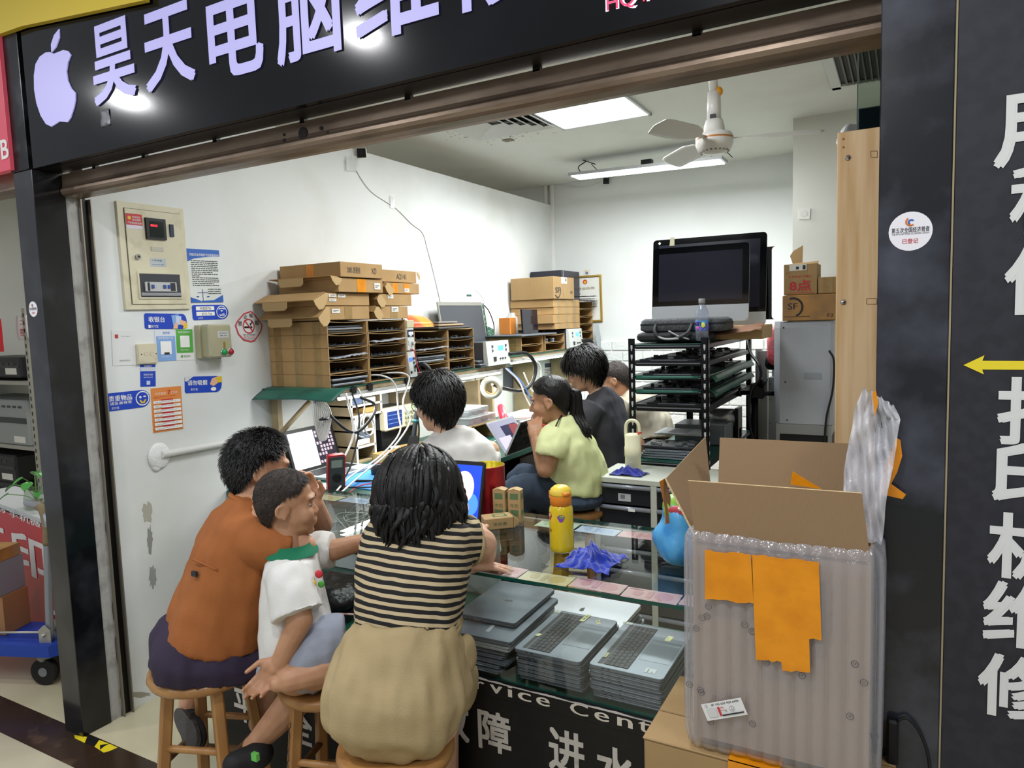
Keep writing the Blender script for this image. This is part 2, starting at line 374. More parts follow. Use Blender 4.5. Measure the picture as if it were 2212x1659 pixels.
# ---------------------------------------------------------------- shop sign
m_sign = mat('black_gloss_acrylic', 0x08080A, .13, spec=.36, noise_=(3, 0x121116, .4, .7))
m_lit = mat('lit_letter_acrylic', 0x9E9CC8, .4, emit=.34, ec=0xC6C0FF)
sg = T('shop_sign', 'long glossy black shop sign with lit white characters over the shopfront', 'sign', (-1.47, YP, 2.277), world=True)
g = G(m_sign); g.box(-2.905, YP, 2.277, -.047, YP + .02, 2.96, .001); sg.part('panel', g)
U, W_ = (1, 0, 0), (0, 0, 1)
for ch, x, z, ww, hh in (('昊', -2.36, 2.562, .225, .25), ('天', -2.068, 2.548, .235, .235), ('电', -1.763, 2.535, .225, .255), ('脑', -1.468, 2.53, .24, .265), ('维', -1.165, 2.53, .26, .265), ('修', -.87, 2.535, .24, .26)):
    g = G(m_lit); g.text(ch, (x, YP - .001, z), U, W_, ww, hh, .004, .022); sg.part('character', g)
apple = [(240, 235), (222, 228), (203, 230), (178, 248), (160, 280), (153, 330), (154, 390), (164, 450), (182, 503), (205, 540), (228, 551), (246, 540), (262, 529), (282, 530), (298, 532), (312, 512), (326, 470), (333, 437), (333, 405), (315, 385), (300, 352), (294, 312), (300, 272), (313, 240), (300, 223), (280, 219), (258, 228)]
leaf = [(262, 127), (263, 165), (249, 205), (229, 229), (227, 195), (240, 155)]
g = G(m_lit)
for pl in (apple, leaf):
    P = [at_y(x / 2.011, y / 2.011, YP) for x, y in pl]; g.prism([(p.x, p.z) for p in P], (0, YP - .001, 0), U, W_, .004)
sg.part('apple_emblem', g)
m_pink = mat('lit_pink_letter', 0xE0305A, .4, emit=.9)
g = G(mat('pale_halo', 0xE8DCF0, .4, emit=.7)); g.text('HQ-mac', (-.588, YP - .001, 2.334), U, W_, None, .042, .002, .03, align='l')
g.use(m_pink); g.text('HQ-mac', (-.586, YP - .001, 2.334), U, W_, None, .037, .003, .005, align='l'); sg.part('small_lettering', g)
g = G(mat('crumpled_foil_tape', 0x8A8B8E, .25, .8, bump=(60, .8)))
g.sheet(lambda u, v: V((-2.455 + .05 * u, YP - .002 - .002 * math.sin(9 * u + 7 * v), 2.36 + .055 * v)), 6, 6, .001)
solo('foil_tape_scrap', g, 'crumpled silver tape scrap stuck on the black sign under its first character', 'tape')
# yellow fascia board above
g = G(mat('yellow_fascia', 0xE0C338, .45)); g.prism([(-3.3, 2.79), (-2.85, 2.775), (-2.14, 2.70), (-2.14, 3.05), (-3.3, 3.05)], (0, 1.545, 0), U, W_, .02)
solo('fascia_board', g, 'yellow fascia board above the left end of the black sign', 'board')
# ---------------------------------------------------------------- right sign column
m_side = mat('dark_vinyl_board', 0x23232A, .55, noise_=(40, 0x2A2A31, .4, .6))
m_refl = mat('white_vinyl', 0xD9D9D6, .5)
sb = T('sign_board', 'tall dark board with white vertical characters and a yellow arrow right of the doorway', 'sign', (.6, 1.56, 0), world=True)
g = G(m_side); g.box(.077, 1.553, 0, 1.3, 1.58, 2.95, .001); sb.part('panel', g)
for i, (ch, z) in enumerate((('用', 1.95), ('租', 1.83), ('件', 1.69), ('打', 1.455), ('印', 1.335), ('机', 1.205), ('维', 1.075), ('修', .935))):
    g = G(m_refl); g.text(ch, (.226 - .0045 * i - (.03 if i == 0 else 0), 1.5525, z), U, W_, .115, .118, .001, .03); sb.part('character', g)
g = G(mat('yellow_vinyl', 0xE8D22C, .5)); x0 = .098
g.prism([(x0, 1.538), (x0 + .032, 1.556), (x0 + .029, 1.546), (x0 + .3, 1.544), (x0 + .3, 1.530), (x0 + .029, 1.530), (x0 + .032, 1.521)], (0, 1.5525, 0), U, W_, .001); sb.part('arrow', g)
g = G(mat('aged_seam_sealant', 0x9A8E70, .8)); g.box(.0735, 1.552, 0, .0765, 1.56, 2.9); struct('trim_11', g)
# ---------------------------------------------------------------- round registration stickers
def round_sticker(x, z, rx, label):
    g = G(mat('sticker_white', 0xE9E7EC, .45)); n = 32
    g.cyl((x, YP - .0008, z), (x, YP - .0001, z), rx, n=n)
    g.use(mat('ink_orange', 0xE07A2E, .5)); g.torus((x, YP - .0012, z + rx * .5), rx * .2, rx * .045, (0, 1, 0), 14, 5, 2.2, 5.4)
    g.use(mat('ink_blue', 0x3266C0, .5)); g.torus((x + .001, YP - .0012, z + rx * .47), rx * .11, rx * .04, (0, 1, 0), 14, 5, .6, 4.2)
    g.use(mat('ink_dark', 0x34343C, .6)); g.text('第五次全国经济普查', (x, YP - .0009, z + rx * .08), U, W_, rx * 1.72, rx * .26, .0003, .02)
    g.text('THE FIFTH NATIONAL ECONOMIC CENSUS', (x, YP - .0009, z - rx * .12), U, W_, rx * 1.7, rx * .1, .0003)
    g.use(mat('ink_red', 0xC8323A, .6)); g.text('已登记', (x, YP - .0009, z - rx * .5), U, W_, rx * .72, rx * .24, .0003, .02)
    return solo('registration_sticker', g, label, 'sticker', 'round census stickers')
round_sticker(.008, 1.79, .0362, 'round white census sticker on the right-hand black pillar')
round_sticker(-2.993, 1.749, .03, 'round white census sticker on the left-hand black pillar')
# ---------------------------------------------------------------- yellow and black tape remnants on the marble strip
for pts, lab in (([(178, 1592), (232, 1587), (254, 1617), (245, 1622), (232, 1626), (206, 1614), (187, 1603)], 'torn yellow and black floor tape by the foot of the left black pillar'),):
    g = G(mat('yellow_floor_tape', 0xD9C320, .5)); P = [at_z(x, y, .0012) for x, y in pts]
    P = [at_z(x, y, .0012) for x, y in ((212, 1598), (237, 1607), (254, 1615), (238, 1622), (224, 1626), (204, 1613))]
    g.prism([(p.x, p.y) for p in P], (0, 0, .0012), (1, 0, 0), (0, 1, 0), .0006)
    P = [at_z(x, y, .0012) for x, y in ((160, 1588), (188, 1592), (183, 1605), (162, 1595))]
    g.prism([(p.x, p.y) for p in P], (0, 0, .0012), (1, 0, 0), (0, 1, 0), .0006)
    g.use(m_black); P = [at_z(x, y, .0012) for x, y in ((190, 1588), (216, 1596), (205, 1612), (184, 1605))]
    g.prism([(p.x, p.y) for p in P], (0, 0, .0012), (1, 0, 0), (0, 1, 0), .0006)
    P = [at_z(x, y, .0012) for x, y in ((216, 1610), (238, 1606), (226, 1612), (216, 1620))]
    g.prism([(p.x, p.y) for p in P], (0, 0, .0018), (1, 0, 0), (0, 1, 0), .0004)
    solo('floor_tape', g, lab, 'tape')
# ================================================================ flat printed things
def ink(c, e=0): return mat('ink_%06x%s' % (c, 'e' if e else ''), c, .5, emit=e)
def frame4(cs, plane, val):
    P = [{'x': at_x, 'y': at_y, 'z': at_z}[plane](x, y, val) for x, y in cs]
    o = sum(P, V()) / 4; u = (P[1] - P[0] + P[2] - P[3]); Wd = u.length / 2; u.normalize()
    v = (P[0] - P[3] + P[1] - P[2]); Hd = v.length / 2; n = u.cross(v).normalized(); v = n.cross(u)
    return o, u, v, n, Wd, Hd
def card_geo(fr, base, shapes, th=.0012, outline=None, lift=0.0):
    o, u, v, n, Wd, Hd = fr; g = G(base); X = lambda x: (x - .5) * Wd; Y = lambda y: (.5 - y) * Hd
    pl = outline or [(0, 1), (1, 1), (1, 0), (0, 0)]
    g.prism([(X(a), Y(b)) for a, b in pl], o, u, v, th, lift)
    k = lift + th
    for s in shapes:
        k += .00025
        if s[0] == 'r': g.use(s[5]); g.prism([(X(s[1]), Y(s[4])), (X(s[3]), Y(s[4])), (X(s[3]), Y(s[2])), (X(s[1]), Y(s[2]))], o, u, v, .0002, k)
        elif s[0] == 'p': g.use(s[2]); g.prism([(X(a), Y(b)) for a, b in s[1]], o, u, v, .0002, k)
        elif s[0] == 'o':
            ry = s[4] if len(s) > 5 else s[3]; g.use(s[-1]); g.prism([(X(s[1]) + s[3] * Hd * math.cos(2 * PI * i / 24), Y(s[2]) + ry * Hd * math.sin(2 * PI * i / 24)) for i in range(24)], o, u, v, .0002, k)
        elif s[0] == 't':
            g.use(s[5]); g.text(s[1], o + u * X(s[2]) + v * Y(s[3]), u, v, (s[7] * Wd if len(s) > 7 and s[7] else None), s[4] * Hd, .0002, s[6] if len(s) > 6 else 0, k)
        elif s[0] == 'l':   # text lines: x0,y0,x1,y1,count,mat
            _, x0, y0, x1, y1, c, m = s; g.use(m); rr = random.Random(c)
            for i in range(c):
                yy = y0 + (y1 - y0) * i / max(1, c - 1); xx = x0
                while xx < x1 - .02:
                    e = min(x1, xx + rr.uniform(.03, .12)); t = (y1 - y0) / max(1, c) * .22
                    g.prism([(X(xx), Y(yy + t)), (X(e), Y(yy + t)), (X(e), Y(yy - t)), (X(xx), Y(yy - t))], o, u, v, .0001, k); xx = e + rr.uniform(.008, .025)
                    if rr.random() < .04: break
    return g
def pill(r=.28):
    p = [(.03, 1), (.0, .9), (0, .1), (.03, 0)]; c = [(1 - r * .5 + r * .5 * math.sin(a), .5 - .5 * math.cos(a)) for a in [PI * i / 10 for i in range(11)]]
    return (p + c)[::-1]
def ph(x, y): return (200 + x / 2.9625, 400 + y / 2.9625)
def wcard(name, label, cs, base, shapes, cat='sticker', group=None, outline=None, th=.0012, lift=0.0, crop=True):
    fr = frame4([ph(*c) for c in cs] if crop else cs, 'x', XW + .0005)
    return solo(name, card_geo(fr, base, shapes, th, outline, lift), label, cat, group)
BL, WH, GR_, RD, DK, OR_, YL = ink(0x1C44B8), ink(0xEDEDEA), ink(0x57A647), ink(0xC2303A), ink(0x2A2A2E), ink(0xE5873A), ink(0xE0BC2C)
LB = ink(0x7FA6DC); SK = ink(0xE3B48E)
GRP = 'blue payment stickers on the left wall'
wcard('wall_sticker', 'blue sticker with a phone picture reading 收银台 under the meter box', [(330, 818), (602, 826), (602, 920), (332, 922)], BL,
      [('t', '收银台', .28, .38, .36, WH, .03), ('t', '支付宝', .22, .82, .17, WH), ('r', .08, .74, .13, .92, WH), ('p', [(.62, .1), (.8, .02), (.84, .7), (.66, .8)], LB), ('r', .73, .15, .86, .7, ink(0xBFD0EE)), ('p', [(.64, .98), (.72, .55), (.78, .6), (.76, .98)], SK), ('p', [(.82, .35), (.98, .5), (.95, .85), (.84, .7)], SK), ('p', [(.88, .98), (.95, .55), (1, .62), (1, .9)], YL)], group=GRP, outline=pill(.2))
wcard('wall_sticker', 'blue network sticker with handwritten lines and a wifi symbol', [(636, 768), (868, 764), (868, 858), (640, 864)], BL,
      [('r', .1, .1, .6, .36, WH), ('r', .1, .46, .6, .72, WH), ('t', 'H3037A', .36, .23, .2, DK, 0, .3), ('t', '好几个8', .38, .6, .2, DK, 0, .27), ('t', '支付宝', .2, .87, .12, WH), ('o', .8, .5, .43, WH), ('o', .8, .5, .38, BL), ('t', 'wifi', .8, .68, .22, WH, .02), ('p', [(.8, .48), (.76, .38), (.84, .38)], WH), ('p', [(.7, .3), (.74, .22), (.86, .22), (.9, .3), (.87, .33), (.84, .28), (.76, .28), (.73, .33)], WH)], group=GRP, outline=pill(.4))
wcard('wall_sticker', 'blue sticker with a torn corner and a hand reading 请勿吸烟', [(588, 1226), (826, 1220), (826, 1322), (590, 1332)], BL,
      [('t', '请勿吸烟', .33, .38, .32, WH, .03), ('t', '支付宝', .24, .78, .16, WH), ('p', [(0, .28), (0, 0), (.22, 0), (.05, .3)], ink(0xD2D4D2)), ('p', [(.66, .5), (.72, .15), (.84, .05), (.88, .45), (.76, .62)], SK), ('p', [(.84, .04), (1, .02), (1, .38), (.88, .42)], YL), ('o', .76, .8, .2, .12, WH)], group=GRP, outline=pill(.3))
wcard('wall_sticker', 'blue sticker with a smiling face reading 贵重物品', [(78, 1336), (368, 1304), (366, 1416), (84, 1450)], BL,
      [('t', '贵重物品', .33, .32, .32, WH, .03), ('t', '请妥善保管', .33, .6, .17, WH, .01, .48), ('t', '支付宝', .2, .85, .14, WH), ('o', .82, .48, .42, WH), ('o', .82, .48, .36, BL), ('o', .77, .4, .07, WH), ('r', .84, .34, .9, .42, WH), ('p', [(.74, .55), (.77, .55), (.82, .7), (.87, .55), (.9, .55), (.86, .76), (.78, .76)], YL)], group=GRP, outline=pill(.4))
wcard('payment_card', 'white blank payment card left of the beige socket', [(116, 928), (276, 930), (276, 1150), (132, 1156)], ink(0xDCDDDC), [('r', .13, .12, .27, .23, ink(0xB04038)), ('t', 'Service engineer', .58, .17, .025, DK, 0, .4), ('t', '加好友领红包', .5, .86, .05, ink(0x8A8A8A), 0, .45)], 'card')
wcard('payment_card', 'light blue payment card between the socket and the green card', [(392, 926), (530, 928), (538, 1120), (408, 1130)], ink(0xD6DCE8), [('r', .06, .2, .96, 1, LB), ('t', '支付宝', .55, .09, .08, ink(0x4E7EC8), .02), ('t', '推荐使用支付宝', .5, .26, .07, WH, .02, .7), ('r', .24, .36, .76, .78, WH), ('r', .4, .72, .65, .79, DK), ('t', '打开支付宝扫一扫', .5, .86, .04, WH, 0, .5)], 'card')
wcard('payment_card', 'green and white payment card beside the switch box', [(526, 922), (640, 924), (648, 1116), (538, 1124)], ink(0xE2E5E0), [('r', .03, 0, .98, .76, GR_), ('t', '推荐使用微信支付', .5, .09, .06, WH, .01, .7), ('r', .25, .2, .78, .58, WH), ('t', 'Service..', .5, .66, .05, WH, 0, .5), ('o', .3, .87, .04, GR_), ('t', '微信支付', .6, .87, .07, ink(0x777777), 0, .4)], 'card')
wcard('leaflet', 'small blue leaflet hanging below the beige socket', [(302, 1148), (402, 1148), (402, 1286), (308, 1290)], BL, [('r', 0, .12, 1, .3, ink(0xC9CFDA)), ('t', '网商银行', .5, .07, .08, WH, .01, .5), ('t', '商家贷注册', .5, .46, .09, WH, .01, .6), ('t', '最高可借100万', .5, .58, .06, WH, 0, .6), ('r', .38, .74, .62, .92, ink(0xC5CEE8))], 'leaflet')
wcard('safety_poster', 'orange fire escape poster headed 火灾逃生7口诀 low on the left wall', [(372, 1302), (564, 1284), (580, 1560), (386, 1586)], ink(0xE08A44),
      [('t', '火灾逃生', .31, .13, .06, WH, .0, .36), ('t', '7', .58, .12, .11, RD, .03), ('t', '口诀', .76, .13, .055, WH, .0, .2), ('l', .08, .2, .9, .23, 2, RD)] + sum([[('r', .05, .29 + .099 * i, .95, .355 + .099 * i, WH), ('r', .3, .265 + .099 * i, .7, .295 + .099 * i, RD), ('l', .1, .318 + .099 * i, .88, .34 + .099 * i, 2, DK)] for i in range(7)], []), 'poster')
wcard('notice_poster', 'blue and white legal notice poster with scales beside the meter box', [(598, 404), (808, 418), (834, 748), (628, 752)], ink(0xD9DEDA),
      [('p', [(0, 0), (1, 0), (1, .12), (.6, .14), (.2, .18), (0, .24)], ink(0x2D62B8)), ('t', '华强北专业市场商户守法经营承诺书', .52, .105, .055, WH, .02, .9), ('l', .1, .22, .92, .68, 14, DK), ('r', .37, .75, .385, .97, ink(0x2A4F8E)), ('r', .22, .81, .54, .82, ink(0x2A4F8E)), ('o', .22, .89, .03, .012, ink(0x2A4F8E)), ('o', .54, .89, .03, .012, ink(0x2A4F8E)), ('l', .55, .75, .95, .83, 3, DK), ('p', [(0, 1), (0, .9), (.3, .97), (.7, .96), (1, .86), (1, 1)], ink(0x2D62B8)), ('t', '法', .3, .985, .015, WH)], 'poster')
# no smoking plate: curled diamond
fr = frame4([ph(904, 800), ph(1086, 800), ph(1086, 1006), ph(904, 1006)], 'x', XW + .0005)
dm = [(.03, .48), (.1, .35), (.35, .1), (.6, .02), (.68, .06), (.98, .42), (1, .5), (.95, .66), (.7, .97), (.55, 1), (.3, .94), (.12, .75)]
dm2 = [(.5 + (a - .5) * .9, .5 + (b - .5) * .9) for a, b in dm]
g = card_geo(fr, ink(0xC94B55), [('p', dm2[::-1], ink(0xDCDCDC)), ('o', .5, .5, .23, ink(0xC2303A)), ('o', .5, .5, .19, ink(0xE6E6E6)), ('r', .34, .5, .62, .56, DK), ('p', [(.34, .33), (.37, .3), (.66, .66), (.63, .69)], ink(0xC2303A)), ('p', [(.55, .48), (.53, .42), (.6, .38), (.58, .34), (.62, .34), (.64, .4), (.58, .44), (.59, .48)], DK), ('t', '禁', .2, .42, .15, DK, .01), ('t', '止', .4, .2, .13, DK, .01), ('t', '吸', .6, .17, .13, DK, .01), ('t', '烟', .78, .39, .15, DK, .01), ('t', 'NO SMOKING', .5, .76, .05, DK, 0, .42), ('t', '违者罚款50-500元', .5, .83, .045, ink(0xC2303A), 0, .42), ('t', 'FINE CONFERENCE 500', .5, .89, .03, DK, 0, .4)], .002, dm[::-1])
solo('no_smoking_sign', g, 'white diamond no smoking sign with a red border on the left wall', 'sign')
# ---------------------------------------------------------------- meter box
m_cream = mat('cream_enamel', 0xD3CDB2, .4, noise_=(12, 0xB9B295, .55, .8))
fr = frame4([ph(138, 102), ph(566, 152), ph(622, 792), ph(208, 796)], 'x', XW)
o, u, v, n, Wd, Hd = fr
eb = T('meter_box', 'cream electricity meter box with red digits high on the left wall', 'meter box', o - v * (Hd / 2), world=True)
g = G(m_cream); L_ = lambda x, y, k: o + u * ((x - .5) * Wd) + v * ((.5 - y) * Hd) + n * k
def bx(g, x0, y0, x1, y1, k0, k1): return g.prism([((x0 - .5) * Wd, (.5 - y1) * Hd), ((x1 - .5) * Wd, (.5 - y1) * Hd), ((x1 - .5) * Wd, (.5 - y0) * Hd), ((x0 - .5) * Wd, (.5 - y0) * Hd)], o, u, v, k1 - k0, k0)
bx(g, 0, 0, 1, 1, 0, .012); eb.part('housing', g)
g = G(m_cream); bx(g, .095, .06, .925, .95, .0122, .016)
g.use(mat('dark_door_seam', 0x57523F, .8)); bx(g, .085, .055, .93, .06, .012, .0128); bx(g, .085, .95, .93, .955, .012, .0128); bx(g, .083, .06, .093, .95, .012, .0128); bx(g, .927, .06, .933, .95, .012, .0128)  # dark strips along the four edges of the door
door = eb.part('door', g)
g = G(m_black); bx(g, .37, .13, .67, .33, .016, .026); g.use(mat('meter_screen', 0x1E2624, .1)); bx(g, .42, .16, .63, .31, .026, .027)
g.use(mat('red_digits', 0xFF2838, .4, emit=3)); g.text('0033', L_(.48, .2, .0275), u, v, .1 * Wd, .02 * Hd, .0004, .03); eb.part('meter', g, door)
g = G(ink(0x20304A)); bx(g, .74, .17, .80, .29, .016, .022); eb.part('card_slot', g, door)
g = G(RD); bx(g, .1, .105, .335, .21, .0161, .017); g.use(ink(0xD9D4E2)); bx(g, .1, .21, .335, .245, .0161, .017); g.use(YL); g.cyl(L_(.15, .145, .017), L_(.15, .145, .0174), .008, n=16); g.use(WH)
g.text('有电危险', L_(.25, .135, .0171), u, v, .12 * Wd, .02 * Hd, .0003, .01); g.text('禁止触摸', L_(.25, .16, .0171), u, v, .12 * Wd, .02 * Hd, .0003, .01); g.text('严禁遮挡配电箱', L_(.22, .19, .0171), u, v, .2 * Wd, .02 * Hd, .0003, .01); eb.part('warning_label', g, door)
g = G(ink(0xB9B7A8)); bx(g, .43, .4, .62, .44, .0161, .018); g.use(ink(0xA9A58E)); g.use(ink(0xB5BEC4)); bx(g, .4, .51, .64, .59, .0161, .017); g.use(DK); g.text('三友电器', L_(.5, .53, .0171), u, v, .16 * Wd, .015 * Hd, .0003); g.text('DZ 30 5A 220V', L_(.52, .57, .0171), u, v, .18 * Wd, .01 * Hd, .0003); eb.part('nameplate', g, door)
g = G(mat('chrome', 0xC8C8C8, .15, 1)); g.cyl(L_(.22, .505, .016), L_(.22, .505, .026), .011, n=16); g.use(m_black); g.cyl(L_(.22, .505, .026), L_(.22, .505, .0265), .005, n=10); eb.part('lock', g, door)
g = G(m_cream); bx(g, .19, .64, .86, .9, .016, .02)
g.use(mat('breaker_recess', 0x35383E, .5)); bx(g, .215, .66, .835, .885, .02, .0206)
g.use(ink(0xB8BAB9)); bx(g, .28, .74, .76, .83, .0206, .026); g.use(ink(0x8C8F92)); bx(g, .22, .84, .83, .87, .0206, .024)
g.use(ink(0x2E4E96))
for x in (.37, .55, .62): bx(g, x, .765, x + .035, .80, .026, .031)
g.use(DK); bx(g, .31, .745, .345, .825, .026, .0264); bx(g, .66, .745, .74, .825, .026, .0264)
eb.part('breaker_panel', g, door)
# ---------------------------------------------------------------- socket, switch box, pipe
fr = frame4([ph(274, 1018), ph(402, 1012), ph(406, 1138), ph(282, 1146)], 'x', XW); o, u, v, n, Wd, Hd = fr
m_bei = mat('yellowed_plastic', 0xCFC8AE, .4, noise_=(20, 0xB4AC90, .55, .8))
g = G(m_bei); bx(g, 0, 0, 1, 1, 0, .012); bx(g, .04, .04, .96, .96, .012, .014)
for x in (.4, .68): g.torus(L_(x, .5, .0142), .009, .0012, n, 18, 6); g.cyl(L_(x, .5, .014), L_(x, .5, .0148), .0065, n=12)
g.use(DK)
for x in (.17, .92): g.cyl(L_(x, .52, .014), L_(x, .52, .0144), .003, n=8)
solo('wall_socket', g, 'beige aerial socket plate between two payment cards', 'socket')
fr = frame4([ph(652, 894), ph(820, 892), ph(828, 1104), ph(662, 1112)], 'x', XW); o, u, v, n, Wd, Hd = fr
sw = T('switch_box', 'khaki motor switch box with a green and a red button', 'switch', o - v * Hd / 2, world=True)
g = G(mat('khaki_enamel', 0xA8A387, .35)); bx(g, .0, .02, .86, .98, 0, .03); sw.part('housing', g)
g = G(mat('khaki_enamel', 0xA8A387)); P = [[L_(x, y, k) for x, y in ((.12 + i, .0 + i), (.9 - i, .0 + i), (.96 - i, .05 + i), (.99 - i, .9 - i), (.94 - i, .97 - i), (.16 + i, .98 - i), (.1 + i, .93 - i), (.08 + i, .06 + i))] for k, i in ((.03, 0), (.075, 0), (.082, .04))]
g.rings(P, True, False); g.use(ink(0xBDBFBE)); bx(g, .42, .2, .84, .4, .082, .0828); g.use(DK); g.text('QCX5-22', L_(.63, .26, .083), u, v, .3 * Wd, .03 * Hd); g.text('380V 10A', L_(.63, .33, .083), u, v, .26 * Wd, .03 * Hd)
g.use(ink(0x8A7A34)); bx(g, .62, .52, .7, .7, .082, .083); sw.part('cover', g)
for x, c, nm in ((.62, 0x1E9A50, 'green_button'), (.88, 0xA82430, 'red_button')):
    g = G(mat(nm, c, .25)); g.lathe([(.0001, .012), (.012, .011), (.014, .004), (.014, 0)], 16); Mx = Matrix((u, v, n)).transposed().to_4x4(); Mx.translation = L_(x, .82, .083); g.v = [Mx @ q for q in g.v]
    g.use(mat('chrome')); g.torus(L_(x, .82, .084), .0155, .003, n, 18, 6); sw.part('button', g, None, nm.replace('_', ' '))
g = G(mat('chrome')); g.cyl(L_(.62, .99, .05), L_(.62, 1.06, .05), .006, n=8); sw.part('cable_gland', g)
m_pvc = mat('white_pvc_pipe', 0xD5D6D1, .4)
g = G(m_pvc); a, b = at_x(350, 982, XW + .02), at_x(640, 929, XW + .02); g.cyl(a, b, .016, n=14)
g.use(mat('wall_filler', 0xE2E3E1, .9, bump=(40, .6))); g.ell(at_x(344, 985, XW + .005), (.014, .055, .06)); g.ell(at_x(338, 995, XW + .004), (.01, .03, .05))
solo('wall_pipe', g, 'white pipe running along the left wall out of a lump of filler', 'pipe')
# bare plaster patches and grime low on the left wall: thin flakes with their own outline
rnd = random.Random(5)
def blot(cx, cy, rx, ry, c, name, label, n=22):
    g = G(mat('plaster_patch_%x' % c, c, .9)); pts = []
    for i in range(n):
        a = 2 * PI * i / n; k = rnd.uniform(.65, 1.15); p = at_x(cx + rx * k * math.cos(a), cy - ry * k * math.sin(a), XW); pts.append((p.y, p.z))
    g.prism(pts, (XW, 0, 0), (0, 1, 0), (0, 0, 1), .0012); return g
g = blot(318, 1108, 11, 24, 0xA9A697, '', ''); h = blot(324, 1165, 6, 30, 0x8C8B84, '', ''); k = blot(330, 1245, 9, 26, 0x9A9A96, '', ''); m2 = blot(346, 1480, 12, 9, 0x8F8B7C, '', ''); m3 = blot(300, 1500, 24, 7, 0x9D988A, '', '')
for q in (h, k, m2, m3): g.use(q.mats[0]); g.add(q.v, q.f)
o_ = struct('trim_12', g)
# ---------------------------------------------------------------- small cameras and their cables
m_wire = mat('white_cable', 0xD8D8D4, .5)
def mini_cam(px, py, plane, val, label, d):
    p = {'x': at_x, 'y': at_y}[plane](px, py, val); t = T('security_camera', label, 'camera', p - V((0, 0, .03)), world=True)
    q = (CF * -1); q.z = -.3; q.normalize(); R = q.to_track_quat('Z', 'Y').to_matrix().to_4x4(); R.translation = p + d
    g = G(m_white); g.M = R; g.box(-.03, -.03, -.015, .03, .03, .012, .01); b = t.part('body', g)
    g = G(m_black); g.M = R; g.box(-.027, -.027, .011, .027, .027, .014, .008); g.use(mat('lens_glass', 0x20242C, .05)); g.cyl((0, .004, .014), (0, .004, .0155), .008, n=14); t.part('lens_face', g)
    g = G(m_white); g.cyl(p + d, p + V((0, 0, -.002)) if plane == 'y' else p, .006, n=8); t.part('bracket', g)
mini_cam(772, 332, 'x', XW, 'white cube camera high at the top edge of the left partition', V((.035, 0, 0)))
mini_cam(1312, 392, 'y', YB, 'dark cube camera on the back wall below the long lamp', V((0, -.035, 0)))
g = G(m_wire); pts = [(766, 350), (772, 372), (800, 412), (836, 437), (858, 452), (890, 484), (913, 503), (924, 540), (932, 570), (944, 620), (954, 664)]
g.tube([at_x(x, y, XW + .004) for x, y in pts], .003, 6, 4); solo('camera_cable', g, 'thin white cable running down the left wall from the cube camera', 'cable')
mat('clear_tape', 0xEDEDED, .15, alpha=.35)
for i_, (x, y, a, b) in enumerate(((848, 436, 5, 14), (760, 358, 14, 12), (768, 352, 10, 16), (756, 346, 9, 9))):
    g = G(mat('clear_tape'))
    p = [at_x(x + sx * a, y + sy * b, XW + .008) for sx, sy in ((-1, -1), (1, -.8), (.8, 1), (-.9, .9))]; g.prism([(q.y, q.z) for q in p], (XW + .006, 0, 0), (0, 1, 0), (0, 0, 1), .0004, .0005 * a); solo('tape_strip', g, ('shiny clear tape strip halfway down the camera cable', 'clear tape strip across the cable right under the cube camera', 'narrow clear tape strip upright below the cube camera', 'short clear tape strip left of the cube camera')[i_], 'tape')
g = G(m_wire); g.tube([at_y(x, y, YB - .004) for x, y in ((1200, 398), (1230, 402), (1262, 404), (1290, 396), (1310, 385))], .002, 5, 4); solo('wall_wire', g, 'thin wire sagging below the ceiling beside the back camera', 'wire')
# ---------------------------------------------------------------- certificate, paper note
fr = frame4([(1233, 597), (1301, 594), (1301, 693), (1236, 698)], 'y', YB - .001); o, u, v, n, Wd, Hd = fr
ct = T('certificate', 'gold framed business licence certificate on the back wall', 'picture', o - v * Hd / 2, world=True)
mg = mat('gold_frame', 0xC9A64C, .3, .6); g = G(mg)
for x0, y0, x1, y1 in ((0, 0, 1, .035), (0, .965, 1, 1), (0, .035, .05, .965), (.95, .035, 1, .965)): bx(g, x0, y0, x1, y1, 0, .02)
ct.part('frame', g)
g = card_geo((o + n * .004, u, v, n, Wd * .92, Hd * .94), ink(0xE4E4DC), [('o', .47, .11, .055, ink(0xD0452E)), ('o', .47, .115, .03, YL), ('t', '营业执照', .5, .26, .06, ink(0x8A7A40), .02, .6), ('l', .15, .38, .85, .75, 7, ink(0x8E8E90)), ('o', .68, .86, .06, ink(0xDDB0AA)), ('o', .68, .86, .048, ink(0xE4E4DC))], .002); ct.part('paper', g)
wp = frame4([(1261, 582), (1274, 582), (1274, 595), (1261, 595)], 'y', YB - .001)
solo('paper_note', card_geo(wp, ink(0xD9D2C2), [('o', .5, .6, .25, .25, ink(0x4F6FA8)), ('o', .4, .35, .14, ink(0xC9A88A))], .001), 'small picture note stuck above the gold framed certificate', 'note')
# ---------------------------------------------------------------- ceiling: panel lamp, diffuser, vent, fan, tube lamp
pl = T('panel_lamp', 'square recessed panel lamp in the ceiling', 'lamp', (-1.67, 4.1, ZC - .02), world=True)
c4 = [at_z(x, y, ZC - .012) for x, y in ((1216, 279), (1404, 246), (1336, 193.6), (1145, 231))]
x0, x1, y0, y1 = -1.99, -1.39, 3.825, 4.41
g = G(mat('lamp_frame', 0xBFC2C2, .4, .3)); 
for a in ((x0, y0, x1, y0 + .016), (x0, y1 - .016, x1, y1), (x0, y0, x0 + .016, y1), (x1 - .016, y0, x1, y1)): g.box(a[0], a[1], ZC - .014, a[2], a[3], ZC - .001)
pl.part('frame', g)
g = G(mat('panel_diffuser', 0xFFFFFF, .5, emit=3.2, ec=0xF6FBFF)); g.box(x0 + .016, y0 + .016, ZC - .009, x1 - .016, y1 - .016, ZC - .002); pl.part('diffuser', g)
